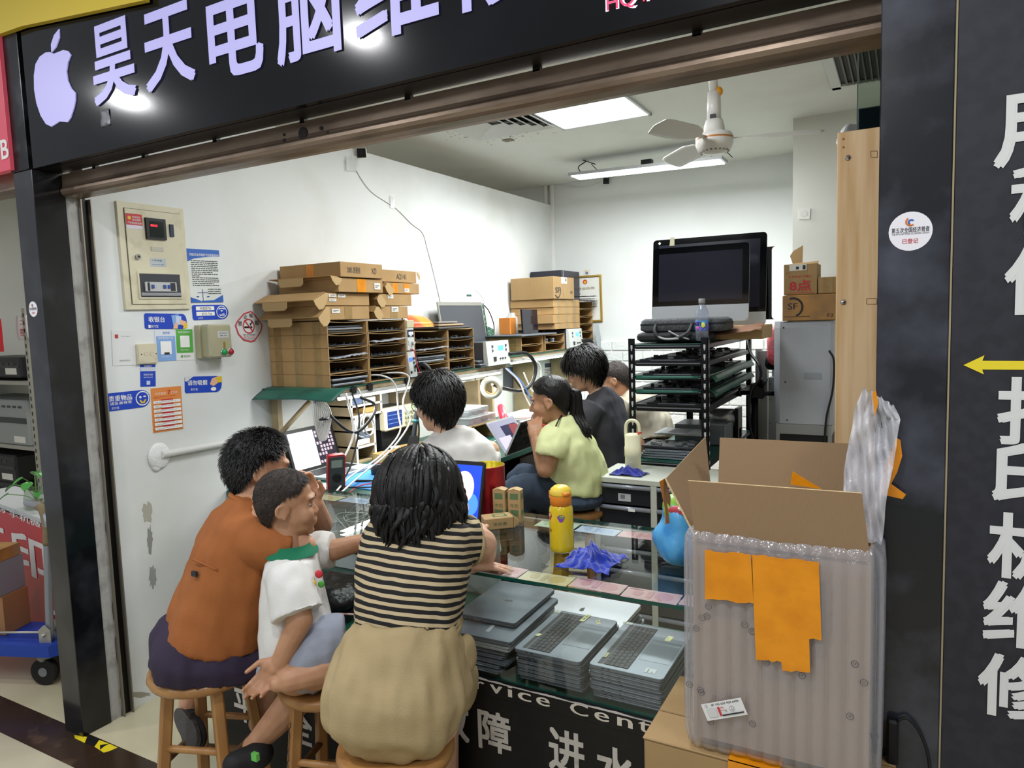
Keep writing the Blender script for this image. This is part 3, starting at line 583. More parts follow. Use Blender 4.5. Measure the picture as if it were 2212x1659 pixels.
df = T('air_diffuser', 'white square air diffuser with blades beside the panel lamp', 'vent', (-2.3, 3.98, ZC - .03), world=True)
m_vent = mat('vent_white', 0xC9CCCA, .4)
cx, cy = -2.28, 4.0
for i, hw in enumerate((.29, .235, .18, .125, .07)):
    g = G(m_vent); k = .0 if i else 0
    r = lambda a, z: [(cx - a, cy - a, z), (cx + a, cy - a, z), (cx + a, cy + a, z), (cx - a, cy + a, z)]
    g.rings([r(hw - .032, ZC - .004 - .006), r(hw, ZC - .022), r(hw, ZC - .019), r(hw - .03, ZC - .002)], False, False); df.part('ring' if i else 'frame', g)
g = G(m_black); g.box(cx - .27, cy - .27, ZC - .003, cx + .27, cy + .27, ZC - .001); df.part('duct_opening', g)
vt = T('return_vent', 'white ceiling vent with dark louvres by the right column', 'vent', (-.2, 4.1, ZC - .03), world=True)
g = G(m_vent); x0, x1, y0, y1 = -.375, -.02, 3.6, 4.52
for a in ((x0, y0, x1, y0 + .05), (x0, y1 - .05, x1, y1), (x0, y0, x0 + .05, y1), (x1 - .05, y0, x1, y1)): g.box(a[0], a[1], ZC - .02, a[2], a[3], ZC - .001, .003)
vt.part('frame', g)
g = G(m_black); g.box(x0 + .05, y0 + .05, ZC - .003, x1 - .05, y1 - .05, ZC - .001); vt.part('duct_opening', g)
for i in range(8):
    g = G(mat('louvre_grey', 0x5E5D58, .5)); x = x0 + .07 + i * .031; g.prism([(x, ZC - .004), (x + .004, ZC - .004), (x + .016, ZC - .022), (x + .012, ZC - .022)], (0, y0 + .05, 0), (1, 0, 0), (0, 0, 1), -(y1 - y0 - .1)); vt.part('louvre', g)
# soot specks and scuffs by the diffuser
g = G(mat('soot', 0x6A675E, .9)); rnd = random.Random(11)
for i in range(150):
    px, py = rnd.gauss(1060, 55), rnd.gauss(288, 9); p = at_z(px, py, ZC - .0006); r = rnd.uniform(.002, .007); g.prism([(p.x + r * rnd.uniform(.6, 1.8) * math.cos(2 * PI * j / 5), p.y + r * math.sin(2 * PI * j / 5)) for j in range(5)], (0, 0, ZC - .0006), (1, 0, 0), (0, 1, 0), .0004)
solo('soot_specks', g, 'dark soot specks on the ceiling around the air diffuser', 'dirt')['kind'] = 'stuff'
g = G(mat('torn_board_edge', 0x837D6C, .9)); p = at_z(1098, 302, ZC); g.box(p.x - .035, p.y - .03, ZC - .006, p.x + .035, p.y + .03, ZC - .0005); solo('ceiling_chip', g, 'brown chipped square in the ceiling below the panel lamp', 'damage')
# fan
fz = 2.5; fp = at_z(1543, 292, fz); fx, fy = fp.x, fp.y
m_fan = mat('fan_white', 0xDCDAD6, .35); m_fang = mat('fan_pale', 0xD2D0CC, .35)
fn = T('ceiling_fan', 'white ceiling fan hanging on a long rod below the ceiling', 'fan', (fx, fy, fz - .09))
B0 = fz - .09; q = lambda z: z - (fz - .09)
g = G(m_fan); g.lathe([(.006, q(2.41)), (.045, q(2.412)), (.078, q(2.43)), (.088, q(2.455)), (.088, q(2.49)), (.08, q(2.505)), (.05, q(2.515)), (.047, q(2.545)), (.04, q(2.57)), (.01, q(2.572))], 28)
g.use(mat('fan_stripe', 0xC07A3A, .4)); g.lathe([(.0885, q(2.476)), (.0889, q(2.48)), (.0885, q(2.484))], 28, cap=False)
g.use(mat('vent_slot', 0x8C8A88, .6))
for i in range(20): a = 2 * PI * i / 20; g.box(.066 * math.cos(a) - .004, .066 * math.sin(a) - .004, q(2.419), .066 * math.cos(a) + .004, .066 * math.sin(a) + .004, q(2.426))
fn.part('motor', g)
g = G(m_fan); g.cyl((0, 0, q(2.57)), (0, 0, q(2.70)), .034, .03, 20); g.cyl((0, 0, q(2.69)), (-.012, 0, q(ZC)), .021, n=14); g.use(m_black); g.box(-.012, -.037, q(2.572), .014, -.03, q(2.59)); g.use(mat('orange_cap', 0xE09A20, .4)); g.ell((.024, .0, q(2.70)), (.018, .02, .022)); fn.part('rod', g)
g = G(m_white); g.lathe([(.06, q(ZC)), (.055, q(ZC - .03)), (.03, q(ZC - .05))], 20); fn.part('canopy', g)
for k in range(3):
    a = math.radians(12 + 120 * k); g = G(m_fang)
    def bl(u, v, a=a):
        r = .09 + .40 * u; wv = (.035 + .075 * min(1, u * 3.0)) * (1 - .35 * max(0, u - .75) * 4 * max(0, u - .75)) if u > .12 else .02 + .02 * u
        s = (v - .5) * wv * (1 - .9 * max(0, (u - .93) / .07) ** 2); return V((r * math.cos(a) - s * math.sin(a), r * math.sin(a) + s * math.cos(a), q(2.48) + s * .4 - .01 * u))
    g.sheet(bl, 20, 6, .003); fn.part('blade', g)
# tube lamp
tl = T('tube_lamp', 'long slim panel lamp hung on wires below the ceiling at the back', 'lamp', (-1.73, 5.3, 2.75), world=True)
A, Bp = at_y(1232, 379, 5.28), at_y(1553, 343, 5.28); d = (Bp - A).normalized(); A0 = A
fu = V((d.x, 0, d.z)).normalized(); fv = V((0, 1, 0)); fnn = fu.cross(fv)
Ll = (Bp - A).length
g = G(mat('lamp_body', 0xA9ABAC, .4, .4)); g.prism([(-.02, -.0), (Ll + .02, 0), (Ll + .02, .2), (-.02, .2)], A, fu, fv, .022, .0); tl.part('housing', g)
g = G(mat('tube_diffuser', 0xFFFFFF, .5, emit=3.6, ec=0xF4FAFF)); g.prism([(0, .012), (Ll, .012), (Ll, .188), (0, .188)], A, fu, fv, .006, -.006); tl.part('diffuser', g)
g = G(m_dark); g.box(-1.78, 5.36, A.z + .022 + .0, -1.7, 5.42, A.z + .06); tl.part('driver', g)
for x in (A.x + .08, Bp.x - .05):
    g = G(m_dark); z = A.z + (x - A.x) * d.z / d.x + .02
    g.tube([(x, 5.3, z), (x - .03, 5.33, z + .05), (x + .02, 5.36, z + .09), (x - .01, 5.38, ZC)], .004, 6, 4); g.tube([(x + .12, 5.4, z), (x + .06, 5.38, z + .07), (x + .1, 5.37, z + .06), (x - .01, 5.38, ZC)], .003, 6, 4); tl.part('hanging_wire', g)
# ================================================================ glass display counter
ORD = ['first', 'second', 'third', 'fourth', 'fifth', 'sixth', 'seventh', 'eighth', 'ninth', 'tenth', 'eleventh', 'twelfth', 'thirteenth', 'fourteenth']
CX0, CX1, CY0, CY1, CZ, DZ = -2.26, -.16, 1.712, 2.31, .92, .588
m_glass = glass('counter_glass', 0xFAFDFB, rough=.01)
m_pet = glass('pet_plastic', 0xEEF2FA, rough=.05, extra=.04, scat=(0xC9D2E6, .12))
m_gedge = mat('glass_edge_green', 0x0F4A3E, .15)
m_vinyl = mat('black_vinyl', 0x0B0B0C, .45, noise_=(30, 0x1C1A1A, .58, .8))
m_char = mat('worn_white_vinyl', 0xCFCAC0, .6, noise_=(30, 0xA9A296, .6, .8))
m_mat = mat('green_cutting_mat', 0x1E5A4C, .4, noise_=(8, 0x17483E, .45, .7))
m_alu = mat('counter_aluminium', 0xA9ABA6, .35, .5)
ct = T('display_counter', 'long glass display counter with black lettered front panel', 'counter', (-1.4, 2.0, 0), world=True)
g = G(m_vinyl); g.box(CX0, CY0, .0, CX1, CY1, DZ - .03, .002); ct.part('base', g)
g = G(m_vinyl); g.box(CX0, CY0 - .003, .543, CX1, CY0 + .01, DZ + .004, .001); g.use(mat('torn_paper_edge', 0xC9C4C0, .9)); rnd = random.Random(9)
g.prism([(CX0, 0), (CX1, 0)] + [(CX1 - (CX1 - CX0) * i / 80, .004 + rnd.uniform(-.002, .003)) for i in range(81)], (0, CY0 - .004, DZ + .0), U, W_, .001); ct.part('lettered_strip', g)
g = G(mat('strip_letters', 0xDAD3C4, .6))
for c, a in (('r', 1037), ('v', 1072), ('i', 1102), ('c', 1133), ('e', 1173), ('C', 1251), ('e', 1300), ('n', 1350), ('t', 1392)):
    p = at_y(a, 1462 + (a - 1020) * .252 + 12, CY0 - .004); h = {'i': .033, 'C': .033, 't': .03}.get(c, .0245); z = .557 + h / 2
    g.text(c, (p.x, CY0 - .0042, z), U, W_, {'i': .012, 'C': .052, 't': .03, 'r': .027}.get(c, .04), h, .0006, .02); ct.part('letter', g); g = G(mat('strip_letters'))
for c, x in (('S', -1.235), ('e', -1.165), ('e', -.515), ('r', -.47)): g = G(mat('strip_letters')); g.text(c, (x, CY0 - .0042, .57), U, W_, .04, .0245, .0006, .02); ct.part('letter', g)
for ch, x, z in (('故', -1.19, .435), ('障', -1.045, .433), ('进', -.81, .435), ('水', -.665, .425), ('更', -1.17, .215), ('平', -2.13, .245), ('全', -1.845, .24)):
    g = G(m_char); g.text(ch, (x, CY0 - .0005, z), U, W_, .108, .122, .0008, .025); ct.part('character', g)
g = G(m_mat); g.box(CX0 + .01, CY0 + .02, DZ - .03, CX1 - .01, CY1 - .01, DZ - .012); ct.part('green_deck', g)
g = G(m_alu); g.box(CX0, CY0, DZ - .03, CX1, CY0 + .018, DZ - .008, .001)
for x in (CX0, CX1 - .02):
    for y in (CY0 + .002, CY1 - .02): g.box(x, y, DZ - .03, x + .02, y + .018, CZ - .012)
g.box(CX0 + .02, CY1 - .02, CZ - .024, CX1 - .02, CY1 - .002, CZ - .012); ct.part('frame', g)
m_gs = glass('front_glass', 0xFBFDFC, rough=.01); g = G(m_gs); g.box(CX0 + .02, CY0 + .006, DZ - .008, CX1 - .02, CY0 + .009, CZ - .012); ct.part('front_glass', g)
g = G(mat('grey_sliding_door', 0xBFC4C4, .35)); g.box(CX0 + .02, CY1 - .012, DZ - .008, -1.35, CY1 - .008, CZ - .024); ct.part('back_panel', g)
g = G(m_glass); z0, z1 = CZ - .01, CZ
g.quad((CX0 - .01, CY0 - .012, z1), (CX1 + .01, CY0 - .012, z1), (CX1 + .01, CY1 + .005, z1), (CX0 - .01, CY1 + .005, z1))
g.quad((CX0 - .01, CY1 + .005, z0), (CX1 + .01, CY1 + .005, z0), (CX1 + .01, CY0 - .012, z0), (CX0 - .01, CY0 - .012, z0))
tg = ct.part('top_glass', g)
g = G(m_gedge); x0, x1, y0, y1 = CX0 - .01, CX1 + .01, CY0 - .012, CY1 + .005
for a, b in (((x0, y0), (x1, y0)), ((x1, y0), (x1, y1)), ((x1, y1), (x0, y1)), ((x0, y1), (x0, y0))): g.quad((a[0], a[1], z0), (b[0], b[1], z0), (b[0], b[1], z1), (a[0], a[1], z1))
ct.part('glass_edge', g, tg, 'green polished glass edge')
# ---------------------------------------------------------------- banknotes laid under the glass top
def note(x, y, rz, c, c2, label):
    a = ink(c); b = ink(c2); fr = (V((x, y, CZ - .0125)), V((math.cos(rz), math.sin(rz), 0)), V((-math.sin(rz), math.cos(rz), 0)), V((0, 0, 1)), .15, .072)
    g = card_geo(fr, a, [('r', .03, .06, .97, .94, ink(c - 0x060606 if c > 0x101010 else c)), ('o', .72, .5, .36, b), ('o', .25, .45, .2, .28, b), ('r', .42, .2, .52, .8, b), ('r', .05, .08, .3, .16, b)], .0004)
    return solo('banknote', g, label, 'banknote', 'banknotes under the glass top')
R_ = (0xD9A9AC, 0xC8868E); Bk = (0xB9C6DE, 0x93A6CC); Gk = (0xB8D0B4, 0x8FB28C); Yk = (0xDCCFA8, 0xC2AE7C)
row = [(-1.20, Gk, 'green banknote under the front glass edge by the woman\'s elbow'), (-1.04, R_, 'pink banknote under the front glass edge left of a multicoloured one'), (-.885, Yk, 'yellow banknote under the front glass edge below the yellow bottle'), (-.73, R_, 'pink banknote under the front glass edge below the blue cloth'), (-.575, R_, 'pink banknote at the front glass edge, second from the wrapped box'), (-.42, R_, 'pink banknote at the front glass edge, nearest the wrapped box')]
for i, (x, c, l) in enumerate(row): note(x, 1.765 + .008 * (i % 2), .02 * (-1) ** i, c[0], c[1], l)
row = [(-2.17, Yk, 'yellow banknote at the rear glass edge, first from the left'), (-2.01, Bk, 'blue banknote at the rear glass edge behind the small boy'), (-1.85, Gk, 'green banknote at the rear glass edge beside the dark hair'), (-1.08, Gk, 'green banknote at the rear glass edge right of the drink cartons'), (-.92, Bk, 'blue banknote at the rear glass edge behind the yellow bottle'), (-.765, R_, 'pink banknote at the rear glass edge in front of the drawer cabinet'), (-.61, R_, 'pink banknote at the rear glass edge beside the plastic bag')]
for i, (x, c, l) in enumerate(row): note(x, 2.245 + .006 * (i % 2), -.02 * (-1) ** i, c[0], c[1], l)
# ---------------------------------------------------------------- laptops
m_space = mat('space_grey_aluminium', 0x737B84, .38, .35, bump=(180, .02)); m_silver = mat('silver_aluminium', 0xB4B9BD, .36, .35)
m_key = mat('black_keys', 0x17181B, .5); m_well = mat('key_well', 0x4A4F56, .5); m_port = mat('port_black', 0x0A0A0B, .5); m_edge = mat('dark_laptop_edge', 0x2A2C30, .4, .5)
m_emb = mat('dark_mirror_emblem', 0x4D535A, .2, .6)
def rrect(x0, y0, x1, y1, r, n=4):
    o = []
    for cx, cy, a in ((x1 - r, y1 - r, 0), (x0 + r, y1 - r, 90), (x0 + r, y0 + r, 180), (x1 - r, y0 + r, 270)):
        for i in range(n + 1): t = math.radians(a + 90 * i / n); o.append((cx + r * math.cos(t), cy + r * math.sin(t)))
    return o
def slab(g, w, d, z0, z1, r=.012, taper=.003):
    a = rrect(-w / 2 + taper, -d / 2 + taper, w / 2 - taper, d / 2 - taper, r); b = rrect(-w / 2, -d / 2, w / 2, d / 2, r)
    zz = [(a, z0), (b, z0 + taper), (b, z1 - taper * .4), (rrect(-w / 2 + taper * .4, -d / 2 + taper * .4, w / 2 - taper * .4, d / 2 - taper * .4, r), z1)]
    return g.rings([[(x, y, z) for x, y in p] for p, z in zz], True, False)
AP = [(x - 244, 335 - y) for x, y in apple]; LF = [(x - 244, 335 - y) for x, y in leaf]
def emblem(g, m, x, y, z, s, rz=0, u=None, v=None):
    g.use(m); u = u or V((math.cos(rz), math.sin(rz), 0)); v = v or V((-math.sin(rz), math.cos(rz), 0))
    for p in (AP, LF): g.prism([(a * s / 400, b * s / 400) for a, b in p], (x, y, z), u, v, .0004)
def laptop_deck(name, label, w=.304, d=.212, m=None, group=None):
    t = T(name, label, 'laptop', (0, 0, 0), 0, group)
    g = G(m or m_space); slab(g, w, d, 0, .012); g.use(m_port)
    for x in (.02, .036): g.box(-w / 2 - .0003, d / 2 - .02 - x - .008, .0065, -w / 2 + .004, d / 2 - .02 - x, .0092)
    for x in (.02, .036): g.box(w / 2 - .004, d / 2 - .02 - x - .008, .0065, w / 2 + .0003, d / 2 - .02 - x, .0092)
    t.part('base', g)
    g = G(m_well); kx0, kx1, ky0, ky1 = -w * .445, w * .445, d * -.02, d * .40; g.box(kx0, ky0, .0118, kx1, ky1, .0123)
    g.use(m_key); rows = [(13, 1), (14, 1), (14, 1), (13, 1), (12, 1), (9, 1)]; kh = (ky1 - ky0) / 6.4
    g.box(kx0, ky1 - kh * .75, .0123, kx1, ky1 - .001, .0126)
    for r in range(1, 6):
        y = ky1 - kh * (r + .4); n = (14, 14, 13, 12, 8)[r - 1]; k = (kx1 - kx0) / n
        if r < 5:
            for i in range(n): g.box(kx0 + k * i + .0008, y - kh + .0016, .0122, kx0 + k * (i + 1) - .0008, y, .0135)
        else:
            e = [0, .065, .13, .195, .28, .63, .71, .775, .84, .92, 1]
            for i in range(10): g.box(kx0 + (kx1 - kx0) * e[i] + .0008, y - kh + .0016, .0122, kx0 + (kx1 - kx0) * e[i + 1] - .0008, y, .0135)
    t.part('keyboard', g)
    g = G(mat('trackpad', 0x6C757E, .3, .3)); P = rrect(-.067, -d * .455, .067, -d * .06, .004); g.prism(P, (0, 0, .0121), (1, 0, 0), (0, 1, 0), .0002)
    g.use(m_well); 
    for a in ((-.068, -d * .458, .068, -d * .455), (-.068, -d * .06, .068, -d * .057), (-.068, -d * .458, -.067, -d * .057), (.067, -d * .458, .068, -d * .057)): g.box(a[0], a[1], .0119, a[2], a[3], .0122)
    t.part('trackpad', g)
    return t
def laptop_closed(name, label, w=.304, d=.212, th=.015, m=None, emb=True, group=None):
    t = T(name, label, 'laptop', (0, 0, 0), 0, group)
    g = G(m or m_space); slab(g, w, d, 0, th * .55); g.use(m_port)
    for x in (.02, .036, .07): g.box(-w / 2 - .0003, d / 2 - .02 - x - .008, th * .25, -w / 2 + .004, d / 2 - .02 - x, th * .4); g.box(w / 2 - .004, d / 2 - .02 - x - .008, th * .25, w / 2 + .0003, d / 2 - .02 - x, th * .4)
    t.part('base', g)
    g = G(m or m_space); g.M = Matrix.Translation((0, 0, th * .6)); slab(g, w, d, 0, th * .4, taper=.0012); g.M = Matrix()
    g.use(m_edge); g.box(-w / 2 + .002, -d / 2 + .002, th * .54, w / 2 - .002, d / 2 - .002, th * .61)
    if emb: emblem(g, m_emb, 0, 0, th, .036)
    t.part('lid', g); return t
def sticky(t, x, y, z, w, h, rz, c=0xDCDFA0, txt=None):
    fr = (V((x, y, z)), V((math.cos(rz), math.sin(rz), 0)), V((-math.sin(rz), math.cos(rz), 0)), V((0, 0, 1)), w, h)
    t.part('paper_label', card_geo(fr, ink(c), ([('t', txt, .5, .5, .5, DK, 0, .6)] if txt else [('l', .1, .3, .8, .7, 2, ink(0x777766))]), .0002))
GS = 'laptops stacked in the display counter'
# middle stack: keyboard decks
N = 8; st = .0118
top = laptop_deck('laptop', 'open grey laptop deck with three yellow labels on top of the middle stack', group=GS)
top.o.location = (-.8815, 1.892, .678); top.o.rotation_euler = (0, 0, PI / 2)
sticky(top, .126, -.005, .0137, .055, .016, -.06, txt='10K 4A'); sticky(top, .118, -.052, .0124, .03, .012, .5, txt='无屏'); sticky(top, -.045, .077, .0138, .018, .013, -.3); sticky(top, .14, .098, .0124, .022, .02, 0, 0xD5DCD2)
low = laptop_closed('laptop', 'closed grey laptop', th=.0114, emb=False, group=GS)
low.o.location = (-.8815 + .004, 1.895, .678 - st); low.o.rotation_euler = (0, 0, PI / 2)
low.o['label'] = 'grey laptop in the middle stack of the counter, second from the top'
rnd = random.Random(2)
for i in range(2, N): clone(low, (-.8815 + rnd.uniform(-.003, .006), 1.895 + rnd.uniform(0, .008), .678 - st * i), PI / 2 + rnd.uniform(-.015, .015), 'grey laptop in the middle stack of the counter, %s from the top' % ORD[i])
# right stack
top2 = laptop_deck('laptop', 'open grey laptop deck with a white square label on top of the right stack', group=GS)
top2.o.location = (-.6475, 1.898, .678); top2.o.rotation_euler = (0, 0, PI / 2)
sticky(top2, -.118, -.062, .0124, .026, .03, 0, 0xC9CFD2); sticky(top2, .09, -.052, .0124, .035, .016, -.1); sticky(top2, -.085, .078, .0138, .03, .011, .0); sticky(top2, .142, .095, .0124, .016, .03, 0, 0xD5DCD2)
for i in range(1, N): clone(low, (-.6475 + rnd.uniform(-.003, .006), 1.895 + rnd.uniform(0, .01), .678 - st * i), PI / 2 + rnd.uniform(-.015, .015), 'grey laptop in the right stack of the counter, %s from the top' % ORD[i])
# left stack: closed lids
L1 = laptop_closed('laptop', 'closed silver laptop with a black chipped emblem on top of the left stack', .304, .212, .016, m_space, True, GS)
L1.o.location = (-1.139, 1.979, .704); L1.o.rotation_euler = (0, 0, PI / 2 + .02)
L2 = laptop_closed('laptop', 'large closed grey laptop with a barcode label, second in the left stack', .358, .245, .016, m_space, False, GS)
L2.o.location = (-1.125, 1.918, .687); L2.o.rotation_euler = (0, 0, PI / 2 + .03); sticky(L2, -.115, -.02, .0162, .05, .012, .1, 0xB9BCC0)
L3 = laptop_closed('laptop', 'silver laptop with a bright rim, third in the left stack', .33, .23, .018, m_silver, False, GS); L3.o.location = (-1.12, 1.905, .668); L3.o.rotation_euler = (0, 0, PI / 2 + .01)
for i, (dx, th) in enumerate(((.0, .0), (-.01, .02), (.012, -.02), (-.02, .03), (-.015, .0))):
    clone(low, (-1.125 + dx, 1.90 - .004 * i, .652 - .0135 * i), PI / 2 + th, 'dark laptop low in the left stack of the counter, %s from the top' % ORD[3 + i])
# flat laptop at the back
L4 = laptop_closed('laptop', 'wide closed silver laptop with a grey emblem lying behind the two open decks', .34, .24, .016, m_silver, True, GS); L4.o.location = (-.95, 2.165, .635); L4.o.rotation_euler = (0, 0, .0)
for i in range(3): clone(low, (-.93 + .01 * i, 2.16, .622 - .0135 * i), .03 * i, 'laptop lying under the wide silver laptop at the back, %s from the top' % ORD[i + 1])
# things at the left end of the counter
m_bagblk = mat('black_plastic_bag', 0x121315, .2, bump=(30, 1))
def lump(name, label, cat, c, r, m, amp=.02, sc=14, seed=0, group=None, n=28):
    g = G(m); g.ell(c, r, n=n, k=18); wrinkle(g, amp, (sc, sc, sc), seed); b = c[2] - r[2]
    g.v = [V((p.x, p.y, max(p.z, b + .001))) for p in g.v]; return solo(name, g, label, cat, group)
lump('plastic_bag', 'crumpled black plastic bag inside the counter behind the small boy\'s shoulder', 'bag', (-1.86, 1.93, .645), (.14, .14, .06), m_bagblk, .03, 13, 2)
lump('plastic_bag', 'shiny black plastic sheet bundle inside the counter beside the dark hair', 'bag', (-1.55, 2.13, .645), (.13, .11, .06), m_bagblk, .03, 15, 8)
L5 = laptop_closed('laptop', 'closed matte grey laptop lying at the counter front behind the striped top', .34, .24, .02, mat('slate_lid', 0x676D74, .5), False, GS); L5.o.location = (-1.5, 1.885, .578); L5.o.rotation_euler = (0, 0, .1)
g = G(mat('pink_speckled_tape', 0xB8706E, .6, noise_=(90, 0xE0C8C4, .48, .55))); a, b = V((-1.84, 1.76, .62)), V((-1.55, 1.80, .675)); d = (b - a); s = d.cross(V((0, 0, 1))).normalized() * .012
g.sheet(lambda u, v: a + d * u + s * (v - .5) + V((0, 0, .006 * math.sin(u * 5))), 14, 2, .002); solo('speckled_strap', g, 'pink speckled strap lying across the counter shelf', 'strap')
# cables seen through the glass
m_clear = mat('pale_cable', 0xC9CBC9, .4); rnd = random.Random(21)
for k, (cx, cy, lab) in enumerate(((-2.0, 2.2, 'tangle of pale cables under the glass near the left end'), (-1.76, 2.2, 'tangle of pale cables under the glass beside the long hair'))):
    g = G(m_clear); pts = []
    for i in range(34): pts.append((cx + rnd.gauss(0, .065), cy + rnd.gauss(0, .035), .755 + rnd.random() * .125))
    g.tube(pts, .0028, 5, 5); solo('cable_tangle', g, lab, 'cable')
# ---------------------------------------------------------------- on the counter
def local(cx, cy, cz): return Matrix.Translation((cx, cy, cz))
yb = T('drink_bottle', 'yellow children\'s flask with an orange collar standing on the glass counter', 'bottle', (-.932, 1.975, CZ))
m_yel = mat('yellow_gloss', 0xE6C81E, .16, coat=.4); m_ora = mat('orange_plastic', 0xEE8E28, .35); m_lid = mat('yellow_lid', 0xEFD04A, .35)
g = G(m_yel); g.lathe([(.0001, 0), (.033, 0), (.0375, .005), (.038, .02), (.038, .128), (.036, .14), (.031, .147), (.029, .15)], 32)
yb.part('body', g)
for a, c, c2, z in ((-2.3, 0xB43A3A, 0xE9D9C0, .115), (-1.15, 0x8A4AA8, 0x5FA35A, .112), (-2.2, 0xB4563A, 0xC05030, .07)):
    g = G(ink(c)); R_m = Matrix.Rotation(a, 4, 'Z')
    pt = [(.011 * math.cos(t) * (1 + .25 * math.sin(3 * t)), .012 * math.sin(t)) for t in [2 * PI * i / 14 for i in range(14)]]; k = .45 if z < .1 else 1
    g.M = R_m; g.add([(.0386 * math.cos(p[0] * k / .038), .0386 * math.sin(p[0] * k / .038), z + p[1] * k) for p in pt], [list(range(14))])
    g.use(ink(c2)); g.add([(.0389 * math.cos(p[0] * k * .5 / .038), .0389 * math.sin(p[0] * k * .5 / .038), z + .003 * k + p[1] * k * .4) for p in pt], [list(range(14))]); yb.part('sticker', g)
g = G(m_ora); g.lathe([(.031, .148), (.034, .149), (.0345, .176), (.033, .18), (.02, .181)], 32); yb.part('collar', g)
g = G(m_lid); g.lathe([(.034, .178), (.0345, .185), (.031, .198), (.02, .207), (.0001, .21)], 28); yb.part('lid', g)
g = G(m_ora); g.cyl((.02, -.03, .186), (.036, -.012, .186), .006, n=10); g.box(-.038, -.008, .165, -.032, .008, .19, .002); yb.part('hinge', g)
m_blue = mat('blue_microfibre', 0x1733A6, .9, sheen=.6, bump=(260, .4), noise_=(40, 0x1C3DBE, .4, .7))
def cloth(name, label, cx, cy, z, rx, ry, h, seed, m):
    g = G(m); N_ = lambda x, y, k: noise.noise((x * k + seed, y * k - seed, seed * .37))
    def f(u, v):
        a, b = u * 2 - 1, v * 2 - 1; r2 = a * a + b * b; x = rx * (a * .95 + .22 * N_(a, b, 1.3) + .12 * N_(b, a, 3)); y = ry * (b * .95 + .22 * N_(b, a, 1.1) + .12 * N_(a, b, 3.3))
        zz = h * (.6 * math.exp(-1.3 * r2 * r2) + .62 * abs(N_(a, b, 1.9)) + .4 * abs(N_(a + b, a - b, 2.6)) + .07 * abs(N_(a, b, 6))) * (1.1 - .6 * min(1, r2))
        return V((cx + x, cy + y, z + max(.002, zz)))
    g.sheet(f, 54, 54, .0015); g.v = [V((p.x, p.y, max(p.z, z + .001))) for p in g.v]; return solo(name, g, label, 'cloth')
cloth('cleaning_cloth', 'crumpled blue cloth on the glass counter right of the yellow flask', -.80, 1.90, CZ, .085, .085, .055, 3, m_blue)
# tablet, tin, drink cartons
tb = T('tablet', 'black tablet leaning on a red tin, its screen showing pink and blue', 'tablet', (-1.40, 2.08, CZ), world=True)
tl_ = math.radians(16); uu = V((1, .06, 0)).normalized(); vv = V((0, math.sin(tl_), math.cos(tl_))); vv = (vv - uu * vv.dot(uu)).normalized(); nn = uu.cross(vv); o = V((-1.395, 2.085, CZ + .003))
g = G(m_black); g.prism(rrect(-.087, 0, .087, .226, .01), o, uu, vv, .011, -.011); tb.part('case', g)
sc = lambda x, y: (x * .078, .012 + y * .2)
scr = T; g = G(mat('screen_blue', 0x2348C8, .1, emit=.85)); g.prism([sc(-1, 0), sc(1, 0), sc(1, 1), sc(-1, 1)], o, uu, vv, .0006)
EM = lambda n, c, e=.9: mat('screen_' + n, c, .15, emit=e)
def blob(c, x, y, rx, ry, k, n=28): g.use(c); g.prism([(lambda q: (q[0], q[1]))(sc(x + rx * math.cos(2 * PI * i / n), y + ry * math.sin(2 * PI * i / n))) for i in range(n)], o, uu, vv, .0002, k)
blob(EM('navy', 0x10206E), -.5, .8, .45, .12, .0007); blob(EM('sky', 0x4C8CF0), .55, .3, .4, .2, .0007); blob(EM('red', 0xE8503C), -.75, .45, .22, .4, .0008)
blob(EM('pink', 0xF2A0AA), .05, .2, .45, .2, .0009); blob(EM('coral', 0xF0837A), -.35, .45, .3, .2, .001); blob(EM('pale_pink', 0xF7C6CC), .12, .6, .55, .29, .0011)
g.use(EM('white', 0xE8F0FF)); g.prism([sc(-.6, .03), sc(.9, .03), sc(.9, .036), sc(-.6, .036)], o, uu, vv, .0002, .0012)
tb.part('screen', g)
tn = T('biscuit_tin', 'open round red tin with a yellow inside behind the tablet', 'tin', (-1.36, 2.236, CZ))
g = G(mat('red_tin', 0xA3202A, .3, .4)); g.lathe([(.0001, 0), (.068, 0), (.07, .004), (.07, .188), (.071, .191), (.069, .192)], 36, cap=False); tn.part('wall', g)
g = G(mat('yellow_tin_lining', 0xC9B51E, .3, .4)); g.lathe([(.069, .192), (.067, .189), (.067, .005), (.0001, .004)], 36, cap=False); tn.part('lining', g)
m_kraft = mat('kraft_carton', 0xB6996B, .7); m_kg = ink(0x5F7C55)
